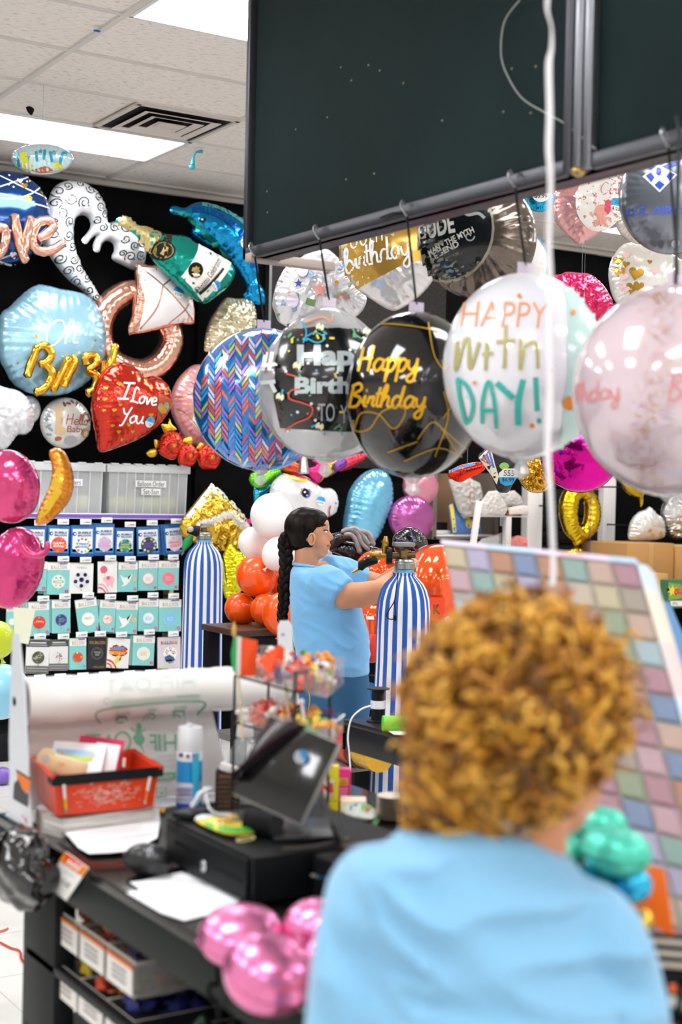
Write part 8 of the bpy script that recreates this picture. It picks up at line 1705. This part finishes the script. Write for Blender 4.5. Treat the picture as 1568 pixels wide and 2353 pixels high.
for i, (x, y, rx, ry, Z, tl) in enumerate(((1416, 1955, 82, 58, 2.08, (.05, -.1, 1)), (1385, 1895, 58, 44, 2.18, (0, 0, 1)), (1302, 1965, 42, 46, 2.12, (.5, 0, 1)), (1330, 1912, 46, 40, 2.2, (.3, .2, 1)))):
    g = G(); k_ = Z/FPX; pillow(g, at(x, y, Z), rx*k_, ry*k_*.9, tl, tm, i+5); g.build('lobe', tf, 60)
bf = thing('foil_balloon', 'bright blue lobed foil balloon just below the teal one', 'balloon', at(1400, 2050, 2.25))
for i, (x, y, rx, ry, Z, tl) in enumerate(((1345, 2050, 82, 56, 2.07, (-.1, -.3, 1)), (1452, 2030, 48, 46, 2.08, (.4, -.3, 1)), (1400, 2020, 60, 40, 2.18, (0, 0, 1)))):
    g = G(); k_ = Z/FPX; pillow(g, at(x, y, Z), rx*k_, ry*k_*.9, tl, bm_, i+9); g.build('lobe', bf, 60)
def Z9f(p): return Z1(p, 1240, 1780, 4.107)
def slab(P, Zs, mat, name, label, cat, th=.003, prints=None):
    q = [at(x, y, z) for (x, y), z in zip(P, Zs)]; n = len(q); g = G(); nn_ = (q[1]-q[0]).cross(q[2]-q[1]).normalized(); nn_ = nn_ if nn_.dot(FW) > 0 else -nn_
    g.add(q+[p+nn_*th for p in q], [tuple(range(n))[::-1], tuple(range(n, 2*n))]+[(i, (i+1) % n, n+(i+1) % n, n+i) for i in range(n)], mat); return tag(g.build(name), label, cat)
slab(Z9f([(985, 840), (1180, 890), (1270, 1500), (1230, 1512), (960, 1360), (780, 1225)]), [2.22, 2.2, 2.14, 2.14, 2.18, 2.22], M('#ee6a0a', .5), 'orange_card', 'orange paper card behind the blue foil balloon', 'card')
g = G(); k_ = 2.2/FPX; pillow(g, at(1466, 2125, 2.1), 28*k_, 40*k_, (.5, 0, .3), M('#e6c24a', .15, .9), 3); tag(g.build('foil_balloon', None, 60), 'small gold foil balloon under the orange card', 'balloon')

# ================================================================== pastel patchwork board
TL, TR, BL = at(1018, 1253, 2.95), at(1466, 1298, 2.68), at(1215, 2250, 2.45)
pb_ = thing('display_board', 'large leaning pastel patchwork board behind the curly haired person', 'board', BL); U_, V_ = (TR-TL), (BL-TL); V_ = V_*1.25
Uu = U_.normalized(); nb = Uu.cross(V_.normalized()).normalized(); nb = nb if nb.dot(FW) < 0 else -nb
pal = ['#ae9299', '#8ea2b2', '#b0988c', '#98a391', '#a19bb4', '#839c96', '#a07c86', '#b0a68c', '#74839f', '#89937c', '#a37c66', '#968c82', '#b1a497', '#97a9ae']
nc = 8; cw = U_.length/nc; nr = int(V_.length/cw); rn = random.Random(12); g = G()
for j in range(nr):
    for i in range(nc):
        a0, a1 = i/nc, (i+1)/nc; b0_, b1_ = j/nr, (j+1)/nr; gp = .012
        p = [TL+U_*(a0+gp*.3)+V_*(b0_+gp*.1), TL+U_*(a1-gp*.3)+V_*(b0_+gp*.1), TL+U_*(a1-gp*.3)+V_*(b1_-gp*.1), TL+U_*(a0+gp*.3)+V_*(b1_-gp*.1)]
        cc_ = sum(p, V(0, 0, 0))/4; col = M(rn.choice(pal), .7)
        g.add([q+nb*.001 for q in p]+[cc_+(q-cc_)*.8+nb*.006 for q in p], [(3, 2, 1, 0)[::-1] if False else (4, 5, 6, 7), (0, 1, 5, 4), (1, 2, 6, 5), (2, 3, 7, 6), (3, 0, 4, 7)], col)
g.build('patchwork_face', pb_, 30)
g = G(); th = -nb*.035; c4 = [TL, TR, TR+V_, TL+V_]
g.add(c4+[p+th for p in c4], [(0, 1, 2, 3), (7, 6, 5, 4), (0, 4, 5, 1), (1, 5, 6, 2), (2, 6, 7, 3), (3, 7, 4, 0)], M('#9a948a', .7)); g.build('board_core', pb_)
g = G()
ew = Uu*.02
for j in range(nr):
    p0_, p1_ = TR+V_*(j/nr), TR+V_*((j+1)/nr); col = M(rn.choice(['#c8d8e6', '#d8c8c8', '#e0d8c8', '#b8d0cc', '#d8b8c8']), .6); g.add([p0_+nb*.004, p0_+nb*.004+ew, p1_+nb*.004+ew, p1_+nb*.004, p0_+th, p0_+th+ew, p1_+th+ew, p1_+th], [(0, 1, 2, 3), (1, 5, 6, 2), (0, 4, 5, 1), (7, 6, 5, 4)], col)
for i in range(nc):
    p0_, p1_ = TL+U_*(i/nc), TL+U_*((i+1)/nc); dn = -V_.normalized()*.012; col = M(rn.choice(['#c8b8e0', '#e0b8c0', '#b8d0e6', '#dcd0e6']), .6); g.add([p0_+nb*.005, p1_+nb*.005, p1_+nb*.005+dn, p0_+nb*.005+dn, p0_+th, p1_+th, p1_+th+dn, p0_+th+dn], [(0, 1, 2, 3), (3, 2, 6, 7), (0, 3, 7, 4), (1, 5, 6, 2)], col)
g.build('edge_border', pb_, label='lighter pastel edge strips')
g = G(); bq = TL+V_*.75+U_*.5; g.tube([bq+th, V((bq+th).x+.1, (bq+th).y+.25, .0)], .015, M('#8a8478', .6), 8); g.tube([TL+V_+U_*.1+th*.5, V((TL+V_+U_*.1).x, (TL+V_+U_*.1).y, 0)], .015, M('#8a8478', .6), 8); g.tube([TL+V_+U_*.9+th*.5, V((TL+V_+U_*.9).x, (TL+V_+U_*.9).y, 0)], .015, M('#8a8478', .6), 8); g.build('support_leg', pb_)
slab([(1488, 1372), (1540, 1385), (1640, 1620), (1640, 2000), (1560, 1700)], [3.2]*5, M('#6f9ccc', .6), 'display_board', 'blue board edge showing behind the patchwork board, right edge', 'board', .03)
slab([(1470, 1400), (1490, 1380), (1600, 1780), (1600, 1900)], [3.1]*4, M('#b08a98', .6), 'display_board', 'dusty pink board edge between the patchwork and blue boards', 'board', .03)
# little rack of packs at lower right
rk2 = thing('pack_rack', 'black rack of small packs at the lower right corner', 'rack', at(1560, 2350, 2.1)); 
f_r = Fr(at(1540, 2260, 2.12), V(-FW.x*.8-.3, -FW.y*.9, .35))
g = G()
for k in range(5): a_, b_ = f_r.px(1480, 2150+k*42); g.fbox(f_r, a_-.02, a_+.25, b_-.004, b_+.004, -.01, 0, M('#17181b', .4))
g.build('rack_bars', rk2)
g = G(); a_, b_ = f_r.px(1480, 2140); g.fbox(f_r, a_-.02, a_+.25, b_-.3, b_, -.03, -.02, M('#0d0e10', .6)); g.build('back_board', rk2)
for k in range(4):
    for j in range(2):
        x_, y_ = 1500+k*34, 2240+j*95+k*10; a_, b_ = f_r.px(x_, y_); g = G(); g.fbox(f_r, a_, a_+.016, b_-.042, b_, .001, .006, M('#101a18', .3), .002); g.fbox(f_r, a_+.003, a_+.013, b_-.018, b_-.006, .0062, .0068, M('#e0602a', .4)); g.fbox(f_r, a_+.002, a_+.014, b_-.038, b_-.022, .0062, .0068, M('#a9b0a8', .5))
        tag(g.build('candy_pack'), ['top', 'lower'][j]+' row, '+['first', 'second', 'third', 'fourth'][k]+' small dark pack from the left in the corner rack', 'pack', 'small packs in the corner rack')
for k in range(3):
    a_, b_ = f_r.px(1490, 2155+k*26); g = G(); g.fbox(f_r, a_, a_+.09, b_-.008, b_, .001, .008, M('#b9b0a4', .5), .001); tag(g.build('candy_bar'), ['top', 'middle', 'bottom'][k]+' pale wrapped bar lying in the corner rack', 'candy bar')

# ================================================================== curly haired person, seen from behind
WZ = 1.83; ws = WZ/FPX
def Wp(px, py, dd_=0): return at(px, py, WZ+dd_)
wo = thing('person', 'person with curly ginger hair and light blue T-shirt, seen from behind in front', 'person', V(Wp(1150, 2300).x, Wp(1150, 2300).y, 0))
B_ = G(); s2_ = M('#c88a66', .5, sss=.12)
B_.sph(Wp(1195, 1650, .0), (.078, .092, .1), s2_, 24, 18); B_.sph(Wp(1250, 1730, .055), (.068, .07, .085), s2_, 24, 18); B_.sph(Wp(1310, 1815, .075), (.036, .042, .05), s2_, 18, 14); B_.sph(Wp(1272, 1838, .05), (.05, .05, .05), s2_, 18, 14)
B_.sph(Wp(1352, 1838, .11), (.018, .018, .018), s2_, 14, 10); limb(B_, [Wp(1350, 1725, .135), Wp(1378, 1762, .15)], [.013, .015], s2_)
for a_ in ((1356, 1800, .13),): B_.sph(Wp(*a_), (.016, .02, .009), s2_, 12, 8)
limb(B_, [Wp(1228, 1790, .015), Wp(1215, 1880, .005), Wp(1200, 1975, .0)], [.05, .05, .058], s2_)
rows = [(1985, 1180, 120, .05), (2030, 1130, 200, .07), (2100, 1115, 270, .1), (2250, 1120, 285, .11), (2450, 1125, 270, .12), (2650, 1125, 275, .13), (2850, 1125, 290, .13), (2950, 1125, 280, .13)]
ring_loft(B_, rows, Wp, s2_, sc=ws)
limb(B_, [Wp(850, 2060, .0), Wp(805, 2330, -.02), Wp(800, 2520, .02)], [.046, .042, .04], s2_); limb(B_, [Wp(800, 2520, .02), Wp(850, 2430, .15), Wp(905, 2330, .27)], [.042, .036, .025], s2_)
limb(B_, [Wp(1362, 2150, .0), Wp(1432, 2360, .0), Wp(1452, 2520, .03)], [.046, .042, .04], s2_); limb(B_, [Wp(1452, 2520, .03), Wp(1410, 2440, .15), Wp(1330, 2330, .27)], [.042, .036, .025], s2_)
FWh = V(FW.x, FW.y, 0).normalized(); hand(B_, Wp(905, 2330, .27), FWh+RT*.1, V(0, 0, 1), 1); hand(B_, Wp(1330, 2330, .27), FWh-RT*.2, V(0, 0, 1), -1)
def Wz(px, z, dd_=0): p = Wp(px, 2300, dd_); return V(p.x, p.y, z)
for sd in (-1, 1): limb(B_, [Wz(1125+sd*150, .76), Wz(1125+sd*140, .44), Wz(1125+sd*135, .1)], [.085, .055, .04], s2_)
bo = remesh(B_, .0075, 5, .5); bo.build('body', wo, 70)
tee2 = M('#7fb5d9', .85, sheen=.3, bump=.2, bs=7); S_ = G()
ring_loft(S_, [(1888, 1150, 92, .06, 0, .3), (1900, 1155, 118, .07, 0, .3), (1922, 1155, 165, .078, 0, .28), (1958, 1128, 212, .085, 0, .25), (2002, 1112, 246, .094, 0, .2), (2068, 1104, 280, .105, 0, .17), (2180, 1112, 318, .118, 0, .1), (2350, 1125, 338, .128, 0, 0), (2550, 1128, 330, .135), (2750, 1128, 330, .14), (2860, 1128, 326, .14)], Wp, tee2, sc=ws)
S_.tube([Wp(862, 2040, .0), Wp(826, 2180, -.01), Wp(805, 2350, -.02), Wp(799, 2440, -.005)], [.062, .06, .058, .058], tee2, 28); S_.tube([Wp(1352, 2128, .0), Wp(1404, 2240, .0), Wp(1438, 2380, .0), Wp(1448, 2470, .0)], [.066, .064, .06, .06], tee2, 28)
S_.sph(Wp(868, 2040, .0), .062, tee2); S_.sph(Wp(1346, 2122, .0), .062, tee2)
sh = remesh(S_, .008, 10, .6)
for i, v_ in enumerate(sh.v):
    p = Vector(v_); sh.v[i] = tuple(p-FW*(folds(p, 1.0)*1.5+.012))
ts2 = sh.build('t_shirt', wo, 80)
J_ = G(); ring_loft(J_, [(2830, 1128, 318, .135), (2900, 1128, 320, .14), (2980, 1128, 300, .135)], Wp, jean, sc=ws)
for sd in (-1, 1): J_.tube([Wz(1125+sd*150, .78), Wz(1125+sd*140, .44), Wz(1125+sd*135, .1)], [.1, .07, .055], jean, 20)
remesh(J_, .011, 6, .6).build('jeans', wo, 80)
for sd in (-1, 1):
    g = G(); p0 = Wz(1125+sd*135, .05)+FWh*.06; g.sph(p0, (.05, .13, .055), M('#3a3a40', .6), 20, 12, Matrix.Rotation(-YAW, 3, 'Z'))
    for i, v_ in enumerate(g.v): g.v[i] = (v_[0], v_[1], max(v_[2], .004))
    g.build('shoe', wo)
# curls
hm = [M(c_, .5, sheen=.1) for c_ in ('#c28614', '#a46a06', '#d09a26', '#8c5602', '#dca83e', '#5f3a04')]
g = G(); rn = random.Random(21); hc = Wp(1188, 1632, .0); RX, RY_, RZ = 262*ws, .15, 262*ws
g.sph(hc, (RX*.8, RY_*.84, RZ*.8), hm[3], 32, 24, Matrix.Rotation(-YAW, 3, 'Z')); g.sph(Wp(1100, 1800, -.01), (.075, .06, .055), hm[5], 20, 14)
n_c = 0
while n_c < 1250:
    a_, z_ = rn.uniform(0, 2*PI), rn.uniform(-1, 1); s_ = math.sqrt(1-z_*z_); dx, dd3 = s_*math.cos(a_), s_*math.sin(a_)
    # leave the face (to the right, away from the viewer, low) open
    if dx*.75+dd3*.62-z_*.45 > .85 and z_ < .3: continue
    if z_ < -.95 or (z_ < -.3 and dx > .42 and dd3 > -.45): continue
    n_c += 1
    sc_ = rn.uniform(.78, 1.0); k_x = 1-.12*max(0, -z_); p = hc+RT*dx*RX*sc_*k_x+FWh*dd3*RY_*sc_+V(0, 0, 1)*z_*RZ*sc_
    dirn = (RT*dx+FWh*dd3+V(0, 0, z_)); t1_ = V(rn.gauss(0, 1), rn.gauss(0, 1), rn.gauss(-.6, 1)); t1_ = (t1_-dirn*t1_.dot(dirn)*.7).normalized(); e1 = t1_.cross(dirn).normalized(); e2 = t1_.cross(e1)
    L = rn.uniform(.03, .065); R3 = rn.uniform(.007, .016); tn = rn.uniform(1.0, 2.2); w0 = rn.uniform(0, 6); pts = []
    for k in range(13):
        f = k/12; w = w0+f*tn*2*PI; pts.append(p+t1_*L*(f-.3)+(e1*math.cos(w)+e2*math.sin(w))*R3*(.5+.5*f))
    rr0 = rn.uniform(.003, .0062)
    g.tube(pts, [rr0*(1-.5*f_i/12) for f_i in range(13)], rn.choice(hm), 5, cap=False)
for k in range(620):   # lower nape curls
    ux_ = rn.uniform(-1, 1); uy_ = rn.uniform(-1, 1)*math.sqrt(1-ux_*ux_*.8); p = Wp(1095+ux_*165, 1800+uy_*100, -.015-.06*math.sqrt(max(0, 1-ux_*ux_-uy_*uy_*.6))*rn.uniform(.6, 1)); w0 = rn.uniform(0, 6); R3 = rn.uniform(.006, .011)
    g.tube([p+V(0, 0, -.003*q)+RT*R3*math.cos(w0+q*.55)+FW*R3*math.sin(w0+q*.55) for q in range(11)], .0036, rn.choice(hm), 5, cap=False)
for k in range(90):   # flyaway ends
    a_, z_ = rn.uniform(0, 2*PI), rn.uniform(-.5, 1); s_ = math.sqrt(1-z_*z_); dirn = RT*s_*math.cos(a_)+FWh*s_*math.sin(a_)*.55+V(0, 0, z_)
    if s_*math.cos(a_)*.75+s_*math.sin(a_)*.62-z_*.45 > .85: continue
    p = hc+dirn*RX*.97; e1 = dirn.cross(V(.3, .2, 1)).normalized(); e2 = dirn.cross(e1); w0 = rn.uniform(0, 6)
    g.tube([p+dirn*.0032*q+(e1*math.cos(w0+q*.6)+e2*math.sin(w0+q*.6))*.008 for q in range(10)], .002, rn.choice(hm), 4, cap=False)
g.build('curly_hair', wo, 80)
g = G(); ec = Wp(1345, 1762, .05)
g = G(); g.tube([Wp(1152+100*math.cos(w), 1890+28*math.cos(w), .063*math.sin(w)) for w in [2*PI*k/30 for k in range(30)]], .006, tee2, 8, closed=True); g.build('collar', ts2)
g = G(); g.sph(Wp(1334, 1765, .128), (.008, .008, .008), M('#f0ece8', .2), 12, 8); g.sph(Wp(1338, 1765, .133), (.005, .005, .005), M('#2a1a10', .1), 10, 8); g.build('eye', wo)
g = G(); g.sph(Wp(1345, 1872, .02), (.005, .005, .005), M('#e9e4e0', .2, .6), 10, 8); g.build('earring', wo, label='small pale earring')
